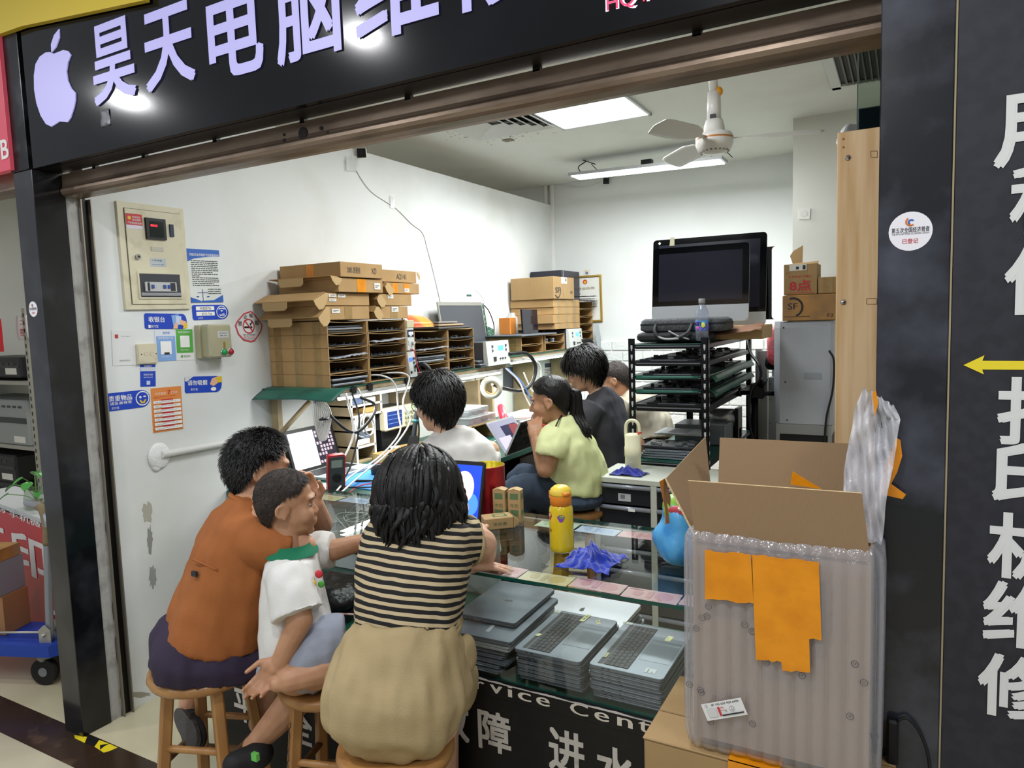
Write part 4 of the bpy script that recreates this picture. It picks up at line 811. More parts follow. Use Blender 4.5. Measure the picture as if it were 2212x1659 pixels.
def carton(label, x, y, rz, lying=False):
    t = T('drink_carton', label, 'carton', (x, y, CZ), rz, 'brown drink cartons on the counter'); g = G(m_kraft)
    if lying: g.box(-.055, -.032, 0, .05, .032, .042, .003); g.rings([[(.05, -.032, 0), (.05, .032, 0), (.05, .032, .042), (.05, -.032, .042)], [(.07, -.034, .019), (.07, .034, .019), (.07, .034, .023), (.07, -.034, .023)]], True, False)
    else: g.box(-.024, -.019, 0, .024, .019, .118, .002); g.prism([(-.024, .118), (.024, .118), (.0, .124)], (0, -.019, 0), (1, 0, 0), (0, 0, 1), -.038)
    t.part('body', g); g = G(m_kg)
    if lying:
        g.text('净含量', (.0, -.0325, .02), (1, 0, 0), (0, 0, 1), .05, .012, .0004); g.box(-.02, -.02, .0422, .03, .015, .0426); g.use(m_kraft); g.box(-.012, -.012, .0426, .02, .006, .0428); g.use(DK); g.box(-.0556, -.012, .006, -.0552, .012, .018)
    else:
        for z in (.025, .085): g.box(-.015, -.0196, z, .015, -.0192, z + .022); g.box(.0242, -.013, z, .0246, .013, z + .02)
        g.text('牛奶', (0, -.0195, .062), (1, 0, 0), (0, 0, 1), .03, .016, .0004)
    t.part('printed_panel', g); return t
carton('upright brown drink carton nearer the tablet', -1.272, 2.185, .15); carton('upright brown drink carton right of its twin beside the tablet', -1.218, 2.2, .2)
carton('brown drink carton lying on its side on the glass', -1.245, 2.115, .75, True)
g = G(mat('brown_wrapper', 0x8E6E42, .6, bump=(50, .6))); g.ell((-1.36, 2.04, CZ + .012), (.05, .03, .012), n=18); wrinkle(g, .008, (40, 40, 40)); g.v = [V((p.x, p.y, max(p.z, CZ + .001))) for p in g.v]; solo('wrapper', g, 'crumpled brown wrapper at the foot of the tablet', 'wrapper')
# plastic shopping bag at the right end
bg = T('shopping_bag', 'blue and green printed plastic bag half hidden by the wrapped box', 'bag', (-.55, 2.0, CZ), world=True)
g = G(mat('bag_blue', 0x56A8DC, .3, noise_=(18, 0x3F8FD0, .45, .6))); g.ell((-.565, 2.0, CZ + .085), (.075, .06, .09), n=26, k=16); wrinkle(g, .03, (16, 16, 12), 4); g.v = [V((p.x, p.y, max(p.z, CZ + .001))) for p in g.v]; bg.part('body', g)
g = G(mat('bag_green', 0x8CBF4A, .35, noise_=(22, 0x6FA838, .4, .6))); g.ell((-.555, 2.015, CZ + .15), (.07, .05, .05), n=24, k=12); wrinkle(g, .025, (18, 18, 14), 7); bg.part('top', g)
g = G(ink(0xB8404A)); g.ell((-.56, 1.972, CZ + .165), (.03, .01, .015), n=14); g.use(ink(0xF0ECEA)); g.ell((-.545, 1.965, CZ + .175), (.014, .008, .007), n=10); bg.part('printed_flower', g)
# ================================================================ carton and wrapped box in front of the counter
m_card = mat('corrugated_cardboard', 0xA4875E, .8, noise_=(3, 0x967A50, .4, .7), bump=(5, .15, (40, 40, 1)))
m_cardin = mat('cardboard_inside', 0x94795A, .85, bump=(4, .12, (60, 60, 1)))
m_cedge = mat('cardboard_edge', 0xC9AE80, .9, bump=(150, .6))
m_otape = mat('orange_tape', 0xE08E16, .22, noise_=(20, 0xD17F10, .4, .7), bump=(25, .25))
m_wood = mat('pine_board', 0xDDBE92, .5, noise_=(3.2, 0xC79F6C, .47, .66, (9, 2, .55)))
cb = T('cardboard_box', 'large brown carton on the floor carrying the bubble wrapped box', 'box', (-.23, 1.54, 0), world=True)
g = G(m_card); g.box(-.48, 1.405, .002, .0, 1.695, .735, .004); cb.part('body', g)
g = G(m_card); g.box(-.482, 1.403, .735, .0, 1.52, .740, .002); g.box(-.482, 1.524, .735, .0, 1.697, .740, .002); cb.part('flap', g)
g = G(m_otape); g.box(-.30, 1.401, .60, -.2, 1.404, .742); g.box(-.30, 1.401, .7395, -.2, 1.47, .7425); cb.part('tape', g)
g = G(DK); g.box(-.36, 1.4042, .55, -.25, 1.4046, .60); 
cb.part('print', g)
# ---------------------------------------------------------------- air-column wrapped box
wb = T('wrapped_box', 'open box wrapped in clear air columns with orange tape on its front', 'box', (-.21, 1.51, .742), world=True)
BX0, BX1, BY0, BY1, BZ0, BZ1 = -.375, -.045, 1.425, 1.61, .765, 1.195
g = G(m_cardin); t = .004
for a in ((BX0, BY0, BX1, BY0 + t), (BX0, BY1 - t, BX1, BY1), (BX0, BY0 + t, BX0 + t, BY1 - t), (BX1 - t, BY0 + t, BX1, BY1 - t)): g.box(a[0], a[1], BZ0, a[2], a[3], BZ1)
g.box(BX0, BY0, BZ0 - .004, BX1, BY1, BZ0); wb.part('carton', g)
# air columns all round
m_air = glass('air_column_film', 0xF4F4F8, rough=.14, extra=.04, scat=(0xE6E6EA, .2), bump=(26, .5))
g = G(m_air); per = rrect(BX0 - .022, BY0 - .022, BX1 + .022, BY1 + .022, .035, 6); pp = [V((a, b, 0)) for a, b in per]
L = [0]
for i in range(len(pp)): L.append(L[-1] + (pp[(i + 1) % len(pp)] - pp[i]).length)
ncol = 38; tot = L[-1]
def onper(s):
    s %= tot
    for i in range(len(pp)):
        if s <= L[i + 1] + 1e-9: return pp[i].lerp(pp[(i + 1) % len(pp)], (s - L[i]) / (L[i + 1] - L[i] + 1e-12))
    return pp[0]
cen = V(((BX0 + BX1) / 2, (BY0 + BY1) / 2, 0)); rnd = random.Random(4)
zs = [.745, .752, .775, .85, .95, 1.05, 1.15, 1.19, 1.205, 1.21]; bul = [.4, .75, 1, 1, 1, 1, 1, .9, .6, .25]
rs = []
for z, b in zip(zs, bul):
    r = []
    for i in range(ncol * 6):
        s = tot * i / (ncol * 6); p = onper(s); q = (onper(s + .002) - onper(s - .002)); nrm = V((q.y, -q.x, 0)).normalized()
        k = abs(math.sin(PI * i / 6)) ** .6; w_ = 1 + .25 * noise.noise((p.x * 9, p.y * 9, z * 5))
        inset = .018 * (1 - b)
        r.append(p + nrm * (-(.008 * (1 - k * b * w_)) - inset) + V((0, 0, z + .006 * noise.noise((s * 12, 0, z)) * (z > 1.17 or z < .77))))
    rs.append(r)
g.rings(rs, False, True); wb.part('air_column_wrap', g, None, 'clear air column wrap')
# small printed marks on the film
g = G(mat('film_print', 0x55565C, .6)); rnd = random.Random(8)
for i in range(26):
    s = rnd.uniform(.0, 1); x = BX0 - .01 + (BX1 - BX0 + .02) * s; z = rnd.uniform(.79, 1.14); y = BY0 - .0235
    g.torus((x, y, z), .0062, .0006, (0, 1, 0), 14, 4); g.text('SF', (x, y, z), U, W_, .006, .005, .0002)
wb.part('film_marks', g)
# orange tape patches with torn saw edges
def patch(pts, y, lab=None):
    g = G(m_otape); rr = random.Random(len(pts)); o_ = []
    for i in range(len(pts)):
        a, b = pts[i], pts[(i + 1) % len(pts)]; n = max(1, int(math.hypot(b[0] - a[0], b[1] - a[1]) / 9))
        hor = abs(b[1] - a[1]) < abs(b[0] - a[0])
        for k in range(n): t = k / n; o_.append((a[0] + (b[0] - a[0]) * t, a[1] + (b[1] - a[1]) * t + (rr.uniform(-2.5, 2.5) if hor and k else 0)))
    P = [at_y(x, yy, y) for x, yy in o_]; g.prism([(p.x, p.z) for p in P], (0, y, 0), U, W_, .0012); return g
TY = BY0 - .0265
g = patch([(1523, 1188), (1523, 1294), (1628, 1303), (1622, 1198)], TY); wb.part('orange_tape', g)
g = patch([(1625, 1198), (1628, 1303), (1633, 1425), (1688, 1430), (1690, 1448), (1750, 1452), (1748, 1380), (1775, 1383), (1769, 1214)], TY); wb.part('orange_tape', g)
# front, back, left flaps (cardboard), corrugated edge
def flap(pts, th=.004, name='flap', m=None):
    a, b, c, d = [V(p) for p in pts]; n = (b - a).cross(d - a).normalized() * th; g = G(m or m_cardin)
    g.add([a, b, c, d, a + n, b + n, c + n, d + n], [(0, 1, 2, 3), (7, 6, 5, 4)]); g.use(m_cedge); g.add([a, b, c, d, a + n, b + n, c + n, d + n], [(1, 0, 4, 5), (2, 1, 5, 6), (3, 2, 6, 7), (0, 3, 7, 4)]); return wb.part(name, g)
f1, f2 = at_y(1487, 1037, 1.40), at_y(1862, 1064, 1.40)
flap([(BX0 + .008, BY0 - .001, 1.185), (BX1 - .002, BY0 - .001, 1.185), (f2.x, 1.40, f2.z), (f1.x, 1.40, f1.z)])
b1, b2 = at_y(1555, 945, 1.66), at_y(1836, 958, 1.66)
flap([(BX0 + .008, BY1, 1.185), (BX1 - .002, BY1, 1.185), (BX1 - .02, 1.66, b2.z), (b1.x, 1.66, b1.z)], -.004)
l1, l2 = at_x(1436, 1035, -.455), at_x(1522, 945, -.475)
flap([(BX0, BY0 + .01, 1.19), (BX0, BY1 - .01, 1.19), tuple(l2), tuple(l1)], .004)
ea = V(l1); eb_ = V((BX0, BY0 + .01, 1.19)); 
g = G(m_otape); P = [(1424, 1040), (1436, 1033), (1448, 1075), (1447, 1095), (1440, 1085), (1446, 1130), (1437, 1132), (1436, 1100)]; p = [at_x(x, y, -.458) for x, y in P]; g.prism([(q.y, q.z) for q in p], (-.458, 0, 0), (0, 1, 0), (0, 0, 1), .001); wb.part('torn_tape', g)
# loose padding film standing up at the right with orange tape behind
g = G(glass('loose_film', 0xF6F6FA, rough=.16, extra=.08, scat=(0xEDEDF0, .42), bump=(38, .7)))
ctrl = [((1818, 1170), (1905, 1175)), ((1816, 1090), (1912, 1100)), ((1822, 1020), (1925, 1030)), ((1832, 960), (1935, 975)), ((1842, 900), (1945, 910)), ((1862, 845), (1930, 880))]
rows = [(at_y(*a, 1.50), at_y(*b, 1.50)) for a, b in ctrl]
def film(u, v):
    t = v * (len(rows) - 1); i = min(int(t), len(rows) - 2); f = t - i; a = rows[i][0].lerp(rows[i + 1][0], f); b = rows[i][1].lerp(rows[i + 1][1], f)
    p = a.lerp(b, u); c = u * 6 + v * 4.5; nz = noise.noise((u * 4, v * 5, 2)); return p + V((.004 * nz, .02 * math.sin(PI * u) - .013 * abs(math.sin(PI * c)) ** .7 + .018 * nz + .04 * v, .008 * noise.noise((u * 9, v * 3, 5)) * (v > .8)))
g.sheet(film, 40, 40, 0); g.sheet(lambda u, v: film(u, v) + V((0, .02, 0)), 30, 24, 0); wb.part('loose_air_film', g, None, 'crumpled clear film standing up')
P = [(1868, 1168), (1880, 1135), (1895, 1080), (1905, 1068), (1950, 1078), (1957, 1068), (1925, 1045), (1938, 1020), (1949, 985), (1945, 950), (1935, 945), (1915, 1000), (1900, 1040), (1885, 1110), (1862, 1160)]
p = [at_y(x, y, 1.535) for x, y in P]; g = G(m_otape); g.prism([(q.x, q.z) for q in p], (0, 1.535, 0), U, W_, .001); 
p = [at_y(x, y, 1.53) for x, y in ((1884, 850), (1892, 842), (1897, 870), (1890, 900))]; g.prism([(q.x, q.z) for q in p], (0, 1.53, 0), U, W_, .001); wb.part('torn_tape', g)
g = G(m_otape); P = [at_y(x, y, 1.56) for x, y in ((1712, 1018), (1708, 1046), (1775, 1056))]; g.prism([(q.x, q.z) for q in P], (0, 1.56, 0), U, W_, .003); wb.part('inner_tape_corner', g)
# shipping label
fr = frame4([(1513, 1522), (1598, 1507), (1617, 1543), (1530, 1557)], 'y', BY0 - .0275)
wb.part('shipping_label', card_geo(fr, ink(0xDAD9D6), [('t', 'SF 155 633 924 6493', .58, .14, .11, DK, .01, .68), ('o', .11, .15, .07, DK), ('o', .11, .15, .055, ink(0xDAD9D6)), ('r', .36, .3, .41, .82, RD), ('r', .1, .3, .32, .82, ink(0xC9C8C6)), ('r', .42, .76, .95, .84, DK), ('o', .7, .5, .13, DK), ('o', .7, .5, .115, ink(0xDAD9D6)), ('t', '6', .7, .5, .12, DK), ('t', '收', .55, .55, .14, DK), ('l', .42, .34, .52, .5, 2, RD)], .0006))
# ---------------------------------------------------------------- pine board behind the right pillar, glass pane, folder
pb = T('pine_board', 'tall pine board with two screws behind the right pillar', 'board', (-.07, 1.83, 0), world=True)
g = G(m_wood); g.box(-.138, 1.80, .0, .05, 1.825, 2.044, .002); pb.part('plank', g)
for z in (1.975, 1.67):
    g = G(mat('chrome')); p = at_y(1832 if z > 1.8 else 1822, 341 if z > 1.8 else 653, 1.8); g.lathe([(.0001, .0035), (.0045, .003), (.0065, 0)], 16); M = Matrix.Rotation(PI / 2, 4, 'X'); M.translation = (p.x, 1.8, p.z); g.v = [M @ q for q in g.v]; g.use(m_dark); g.box(p.x - .003, 1.796, p.z - .0006, p.x + .003, 1.7965, p.z + .0006); g.box(p.x - .0006, 1.796, p.z - .003, p.x + .0006, 1.7965, p.z + .003); pb.part('screw', g)
g = G(mat('pencil_brown', 0x8A6A44, .8))
for x, y, a, b in ((1881, 326, 14, 14), (1872, 645, 22, 12)):
    P = [at_y(x + i * a, y + j * b, 1.7995) for i, j in ((0, 0), (1, 0), (1, 1), (0, 1))]; 
    for i in range(4): g.cyl(P[i], P[(i + 1) % 4], .0006, n=4)
for x, y in ((1822, 300), (1822, 318)): P = at_y(x, y, 1.7995); g.cyl(P, P - V((0, .0006, 0)), .0025, n=8)
pb.part('pencil_marks', g)
g = G(glass('pane_glass', 0xE2EAE4, rough=.01)); g.box(-.124, 2.314, 1.2, .2, 2.320, 2.6); g.use(m_gedge); g.use(mat('pale_glass_edge', 0x9FB4B8, .2)); g.box(-.1275, 2.313, 1.2, -.1245, 2.321, 2.6); struct('window_1', g)
g = G(mat('navy_folder', 0x1E3346, .4)); p = at_y(1848, 280, 2.3); q = at_y(1900, 240, 2.3); g.box(p.x + .002, 2.36, 2.12, .1, 2.39, q.z + .03, .003); solo('folder', g, 'dark blue file box on top behind the pine board', 'folder')
lump('bubble_wrap', 'ball of clear bubble wrap beside the blue file box', 'wrap', (-.155, 2.42, 2.16), (.028, .03, .042), mat('clear_wrap', 0xC9CED2, .25, alpha=.7), .012, 40, 3)
g = G(mat('pine_board')); g.box(-.165, 2.33, 0, .2, 2.5, 2.118); solo('storage_cupboard', g, 'tall pine cupboard side carrying the blue file box', 'cupboard')
g = G(mat('duct_foil', 0x8F8E7C, .5, noise_=(9, 0x6C6A58, .4, .7))); g.tube([(-.02, 2.75, 2.86), (-.03, 2.72, 2.7), (-.02, 2.70, 2.55), (-.01, 2.7, 2.42)], .05, 14, 4); g.use(mat('torn_foil', 0x3C3D40, .4, .5)); g.cyl((-.01, 2.7, 2.42), (-.01, 2.7, 2.36), .052, .03, 12); solo('insulated_pipe', g, 'lagged pipe with torn end hanging under the ceiling by the right pillar', 'pipe')
ad = T('adapter_reflection', 'reflected black adapter and cord built as solid shapes low on the right pillar', 'adapter', (-.005, 1.54, .72), world=True)  # reflection in the polished pillar, modelled as a solid adapter and cord
g = G(m_black); g.box(-.018, 1.528, .735, .004, 1.549, .83, .005); ad.part('case', g)
g = G(mat('black_hose_cord', 0x141416, .5)); g.tube([(.0, 1.54, .828), (.02, 1.542, .835), (.045, 1.545, .80), (.06, 1.546, .72), (.06, 1.546, .5), (.07, 1.546, .02)], .003, 6, 5); g.tube([(-.007, 1.54, .736), (.0, 1.54, .70), (.01, 1.545, .6), (.01, 1.546, .02)], .004, 6, 5); ad.part('cord', g)
# ================================================================ workbench along the left wall with its upper shelf
BX, BZ, SX, SZ = -2.03, .85, -2.516, 1.33
m_bench = mat('dark_desk_steel', 0x26282B, .25, .5); m_board = mat('worn_chipboard', 0x9B8B6C, .6, noise_=(8, 0x7F7054, .4, .7)); m_pl = mat('pale_laminate', 0xC8C5B8, .45)
wbn = T('workbench', 'long workbench with a green mat and dark drawers along the left wall', 'workbench', (-2.45, 4.2, 0), world=True)
g = G(m_mat); g.box(XW + .004, 2.335, BZ - .03, BX, 6.15, BZ, .002); wbn.part('top', g)
for y0, y1 in ((2.9, 3.36), (3.75, 4.15), (4.7, 5.1)):
    g = G(m_bench); g.box(-2.6, y0, .02, BX - .03, y1, BZ - .03); wbn.part('drawer_unit', g); du = g
    for k in range(3):
        d = G(m_bench); z0, z1 = .04 + .26 * k, .28 + .26 * k; d.box(BX - .03, y0 + .01, z0, BX - .012, y1 - .01, z1, .003); dr = wbn.part('drawer', d)
        e = G(mat('chrome')); e.cyl((BX - .012, y0 + .12, z1 - .07), (BX - .004, y0 + .12, z1 - .07), .011, n=14); e.box(BX - .004, y0 + .117, z1 - .10, BX - .001, y0 + .123, z1 - .06); wbn.part('lock', e, dr)
for y in (2.36, 5.9):
    g = G(m_bench); g.box(-2.12, y, 0, -2.08, y + .04, BZ - .03); wbn.part('leg', g)
def upper_shelf(y0, y1, z, lab, posts):
    t = T('bench_shelf', lab, 'shelf', (-2.7, (y0 + y1) / 2, BZ + .001), world=True)
    g = G(m_mat); g.box(XW + .003, y0, z - .006, SX + .004, y1, z); t.part('green_mat', g)
    g = G(m_board); g.box(XW + .003, y0, z - .03, SX, y1, z - .006); t.part('board', g)
    for y in posts: g = G(m_board); g.box(-2.92, y, BZ + .001, -2.92 + (.05 if y < 3 else .2), y + .03, z - .03); t.part('upright', g)
    return t
us = upper_shelf(2.60, 4.47, SZ, 'upper shelf board with a green mat and rows of open cartons', (2.64, 3.62, 4.4))
us2 = upper_shelf(4.48, 6.14, 1.378, 'upper shelf board at the far end holding the brown parcel boxes', (4.6, 5.3, 6.05))
g = G(m_mat); A = [at_y(*p, 2.56) for p in ((572, 855), (738, 868))]
g.sheet(lambda u, v: V((-2.925 + u * .545, 2.665 - .14 * v, SZ + .004 - .002 * u - .065 * max(0, v - .25) ** 1.5 - .02 * v * abs(u - .6))), 16, 10, .003); us.part('drooping_mat', g, None, 'green mat end drooping off the shelf')
# work lights under the shelf
m_led = mat('led_tube', 0xFFFFFF, .4, emit=4.5, ec=0xF6FAF0); m_lamp = mat('lamp_channel', 0xC9CBC8, .35, .4)
for y0, y1, z, lab in ((2.72, 3.55, SZ - .05, 'slim work light under the near end of the upper shelf'), (3.7, 4.4, SZ - .05, 'slim work light under the shelf behind the white shirt'), (4.55, 5.95, 1.335, 'slim work light under the far upper shelf')):
    t = T('work_light', lab, 'lamp', (-2.52, (y0 + y1) / 2, z - .02), world=True, group='work lights under the shelf')
    g = G(m_lamp); g.box(-2.545, y0, z, -2.505, y1, z + .018); t.part('channel', g)
    g = G(m_led); g.cyl((-2.525, y0 + .01, z - .008), (-2.525, y1 - .01, z - .008), .010, n=12); t.part('tube', g)
for y, s in ((3.1, .8), (4.05, .65), (5.2, 1.3)): area('work_light_glow', (-2.525, y, SZ - .075), s, 8.0 * s, (1, 1, .95), (0, 0, PI / 2), .03)
g = G(mat('hanging_film', 0xBBBDB4, .4, alpha=.55)); 
for y0, y1 in ((3.2, 3.62), (3.64, 4.02), (4.04, 4.38)): g.sheet(lambda u, v: V((SX + .006 + .006 * math.sin(u * 9), y0 + (y1 - y0) * u, SZ - .03 - .05 * v)), 10, 2, .0006)
us.part('price_strip', g)
# ---------------------------------------------------------------- cartons on the shelf
m_box2 = mat('shelf_carton', 0xB18F60, .8, noise_=(5, 0xA38152, .45, .7)); m_boxin = mat('carton_inside', 0x8F744C, .85); m_brt = mat('brown_parcel_tape', 0x8F7344, .3, noise_=(15, 0x9C8152, .4, .6), coat=.2)
m_paper = mat('paper_slip', 0xDAD8D0, .7)
def open_carton(y0, y1, z0, h, label, group, depth=.41, tape=True, x1=None):
    x1 = x1 if x1 is not None else SX - .004; x0 = x1 - depth; t = T('open_carton', label, 'carton', ((x0 + x1) / 2, (y0 + y1) / 2, z0), world=True, group=group); e = .005; z1 = z0 + h - .0015
    g = G(m_box2); g.box(x0, y0, z0, x1, y0 + e, z1); g.box(x0, y1 - e, z0, x1, y1, z1); g.box(x0, y0 + e, z0, x0 + e, y1 - e, z1); t.part('side', g)
    g = G(m_boxin)
    for zz, s in ((z0, 1), (z1 - .003, -1)):
        n = 10
        g.sheet(lambda u, v: V((x0 + e + (x1 - x0 - e) * u, y0 + e + (y1 - y0 - 2 * e) * v, zz + .003 + (.006 if s > 0 else -.007) * 4 * v * (1 - v) * u * (0.3 if s > 0 else 1) + .0008 * noise.noise((u * 40, v * 60, zz * 50)))), 4, n, .003)
    t.part('panel', g)
    if tape:
        for k in (.16, .5, .83): g = G(m_brt); a = x0 + (x1 - x0) * k; g.box(a - .028, y0 - .0012, z0 + .002, a + .022, y0, z1 - .002); t.part('tape', g)
    return t
m_pcb = mat('dark_boards', 0x1B1E22, .35, noise_=(60, 0x3A4048, .5, .7)); m_lid2 = mat('lid_grey', 0x8E949B, .35, .4); m_film = mat('film_bag', 0xC4C9D2, .12, alpha=.5)
def carton_fill(y0, y1, z0, h, rnd, label, kind):
    x1 = SX - .008 + rnd.uniform(-.05, .02)
    if kind == 'lid':
        for i in range(rnd.choice((2, 3))): g = G(m_lid2 if rnd.random() < .6 else m_pcb); z = z0 + .008 + .0125 * i; g.box(x1 - .3, y0 + .012, z, x1 + rnd.uniform(-.01, .012), y1 - .012 - rnd.uniform(0, .05), z + .010, .002); solo('laptop_shell', g, label + ', ' + ('lowest', 'second', 'third')[i] + ' piece', 'laptop part', 'laptop parts in the shelf cartons')
    elif kind == 'film':
        g = G(m_film); g.sheet(lambda u, v: V((x1 - .25 + .28 * u, y0 + .02 + (y1 - y0 - .05) * v, z0 + .014 + .014 * abs(noise.noise((u * 4, v * 7, y0 * 9))) + .012 * u * v)), 10, 14, .004); solo('film_bag', g, label.replace('laptop lid', 'plastic film bag'), 'bag', 'laptop parts in the shelf cartons')
    else:
        g = G(m_pcb); g.box(x1 - .28, y0 + .012, z0 + .006, x1, y1 - .012, z0 + .013, .002)
        for i in range(16): a, b = x1 - rnd.uniform(0, .06), y0 + .02 + rnd.random() * (y1 - y0 - .05); g.box(a - .012, b, z0 + .012, a, b + rnd.uniform(.006, .02), z0 + rnd.uniform(.016, .024))
        solo('circuit_boards', g, label.replace('laptop lid', 'dark circuit boards'), 'laptop part', 'laptop parts in the shelf cartons')
rnd = random.Random(17); RW = ['bottom', 'second', 'third', 'fourth', 'top']
GC = 'open cartons on the upper shelf'
kinds = {(0, 0): 'lid', (0, 1): 'pcb', (0, 2): 'film', (0, 3): 'pcb', (0, 4): 'lid', (1, 0): 'pcb', (1, 1): 'pcb', (1, 2): 'pcb', (1, 3): 'film', (1, 4): 'pcb'}
for c, (y0, y1) in enumerate(((2.667, 2.972), (2.976, 3.308))):
    for r in range(5):
        z0 = SZ + .002 + .0675 * r; w_ = ('column beside the tape-striped end', 'column next to the power supply')[c]
        open_carton(y0 + rnd.uniform(-.003, .003), y1 - .002, z0, .0675, 'open brown carton, %s row, %s' % (RW[r], w_), GC, tape=(c == 0))
        carton_fill(y0, y1, z0, .0675, rnd, 'laptop lid in the %s carton, %s' % (RW[r], w_), kinds[c, r])
for c, (y0, y1) in enumerate(((3.385, 3.735), (3.74, 4.045))):
    for r in range(4):
        z0 = SZ + .002 + .067 * r; w_ = ('column right of the power supply', 'column in front of the leaning panel')[c]
        open_carton(y0, y1 - .002, z0, .067, 'open brown carton, %s row, %s' % (RW[r], w_), GC, tape=(c == 0))
        carton_fill(y0, y1, z0, .067, rnd, 'laptop lid in the %s carton, %s' % (RW[r], w_), ('film', 'lid', 'film', 'pcb', 'pcb', 'pcb', 'pcb', 'pcb')[c * 4 + r])
# closed mailer boxes on top, lids with ears
def mailer(x0, x1, y0, y1, z0, z1, label, lid=None, tapes=(), slips=(), rz=0, writing=None, ear=True):
    t = T('mailer_box', label, 'box', ((x0 + x1) / 2, (y0 + y1) / 2, z0), rz, 'mailer boxes stacked on the cartons'); a, b = (x1 - x0) / 2, (y1 - y0) / 2; h = z1 - z0 - .002
    g = G(m_box2); g.box(-a, -b, 0, a, b, h, .002); t.part('body', g)
    if lid:   # half-open front flap leaning out towards the front (-Y) with its side ears
        g = G(m_box2); dz, dy = lid; p = [(-a, -b, h), (a, -b, h), (a + .004, -b - dy, h - dz), (-a - .004, -b - dy, h - dz)]; q = [(x, y, z + .004) for x, y, z in p]; g.add(p + q, [(3, 2, 1, 0), (4, 5, 6, 7), (0, 1, 5, 4), (1, 2, 6, 5), (2, 3, 7, 6), (3, 0, 4, 7)])
        g.use(mat('tab_cardboard', 0xBD9F70, .8)); cy, cz = -b - dy - .001, h - dz; g.prism([(-.1, -.03), (-.085, -.042), (.055, -.042), (.07, -.03), (.07, 0), (-.1, 0)], (-.04, cy, cz), (1, 0, 0), (0, 0, 1), .003); g.use(DK); g.box(-.06, cy - .001, cz - .016, -.02, cy, cz - .006)
        t.part('lid_flap', g)
        if ear:
            g = G(mat('tab_cardboard')); g.prism([(0, 0), (-dy, -dz), (-dy + .01, -dz - .02), (-dy + .035, -dz - .045), (-dy + .06, -dz - .04), (-dy + .08, -dz - .02), (.02, -.005)], (a + .005, -b, h), (0, 1, 0), (0, 0, 1), .003); t.part('ear', g)
    for k, (y, w_, m) in enumerate(tapes): g = G(m); g.box(a, -b + y * 2 * b - w_ / 2, .002, a + .0012, -b + y * 2 * b + w_ / 2, h - .002); t.part('tape', g)
    for (y, z, w_, hh) in slips: g = G(m_paper); yy = -b + y * 2 * b; g.box(a + .0012, yy - w_ / 2, z - hh / 2, a + .0022, yy + w_ / 2, z + hh / 2); g.use(ink(0x77777A)); g.box(a + .0022, yy - w_ * .35, z, a + .0024, yy + w_ * .3, z + hh * .15); g.box(a + .0022, yy - w_ * .35, z - hh * .25, a + .0024, yy, z - hh * .12); t.part('paper_label', g)
    if writing: g = G(DK); [g.text(s, (a + .0008, -b + y * 2 * b, h * .5), (0, 1, 0), (0, 0, 1), ww, hh, .0004) for s, y, ww, hh in writing]; t.part('handwriting', g)
    return t
mailer(-2.934 + .02, SX, 2.66, 2.99, 1.674, 1.744, 'mailer box with a lid flap, lowest of the left pile', (.055, .06), [(.5, .055, m_brt)], [(.22, .045, .06, .022)])
mailer(-2.92, SX, 2.66, 2.995, 1.746, 1.812, 'mailer box with an open lid and printed slips, second of the left pile', (.04, .085), [], [(.16, .05, .055, .016), (.36, .05, .055, .018), (.16, .028, .05, .014)])
mailer(-2.915, SX + .02, 2.74, 3.09, 1.814, 1.888, 'mailer box with orange tape and a white slip, third of the left pile', (-.005, .06), [(.5, .07, m_otape)], [(.86, .035, .05, .035)])
t_ = mailer(-2.91, SX + .03, 2.75, 3.08, 1.890, 1.968, 'closed mailer box with black handwriting on top of the carton pile', None, [], [], 0, [('2085.含接信', .3, .1, .035), ('XD', .78, .04, .03)])
g = G(m_otape); g.box(-.02, -.167, .002, .03, -.1655, .07); t_.part('tape', g)
mailer(-2.9, SX, 3.045, 3.33, 1.674, 1.744, 'mailer box with a white slip, lowest of the right-hand box pile', (.03, .025), [(.55, .06, m_brt)], [(.58, .052, .06, .03)])
mailer(-2.9, SX, 3.07, 3.37, 1.746, 1.812, 'plain mailer box with a torn ear, second of the right-hand box pile', (.03, .02), [], [(.35, .05, .05, .02)])
mailer(-2.9, SX, 3.145, 3.45, 1.814, 1.876, 'taped mailer box, third of the right-hand box pile', (.025, .02), [(.25, .05, m_otape), (.6, .05, m_otape)], [(.6, .02, .045, .022)])
t_ = mailer(-2.9, SX - .01, 3.12, 3.44, 1.878, 1.948, 'mailer box marked in pencil on top of the right-hand box pile', None, [], [], 0, [('A2141', .55, .09, .03)])
g = G(mat('tab_cardboard')); g.prism([(0, 0), (.015, -.004), (.03, -.02), (.03, -.045), (.02, -.045), (0, -.01)], (.19, .16, .066), (0, 1, 0), (0, 0, 1), .003); t_.part('ear', g)
# ---------------------------------------------------------------- instruments on the shelf
m_ins = mat('instrument_white', 0xC9CCC8, .4); m_bluelcd = mat('blue_lcd', 0x2A4CF0, .2, emit=2.2, ec=0x3A5CFF); m_lcd = mat('dark_lcd', 0x0C0E22, .1); m_digit = mat('white_digits', 0xE8F0FF, .4, emit=2.5)
FX = lambda y, z: (SX + .002, y, z)
ps = T('power_supply', 'small white bench power supply showing glowing digits', 'power supply', (-2.6, 3.346, SZ + .17), world=True)
g = G(m_ins); g.box(-2.78, 3.312, SZ + .155, SX, 3.381, SZ + .285, .004); ps.part('housing', g)
g = G(m_lcd); g.box(SX, 3.316, SZ + .235, SX + .0015, 3.377, SZ + .277); g.use(m_digit); g.text('1850', (SX + .002, 3.348, SZ + .256), (0, 1, 0), (0, 0, 1), .042, .018, .0003, .03); g.text('ON', (SX + .002, 3.345, SZ + .241), (0, 1, 0), (0, 0, 1), .02, .005); ps.part('display', g)
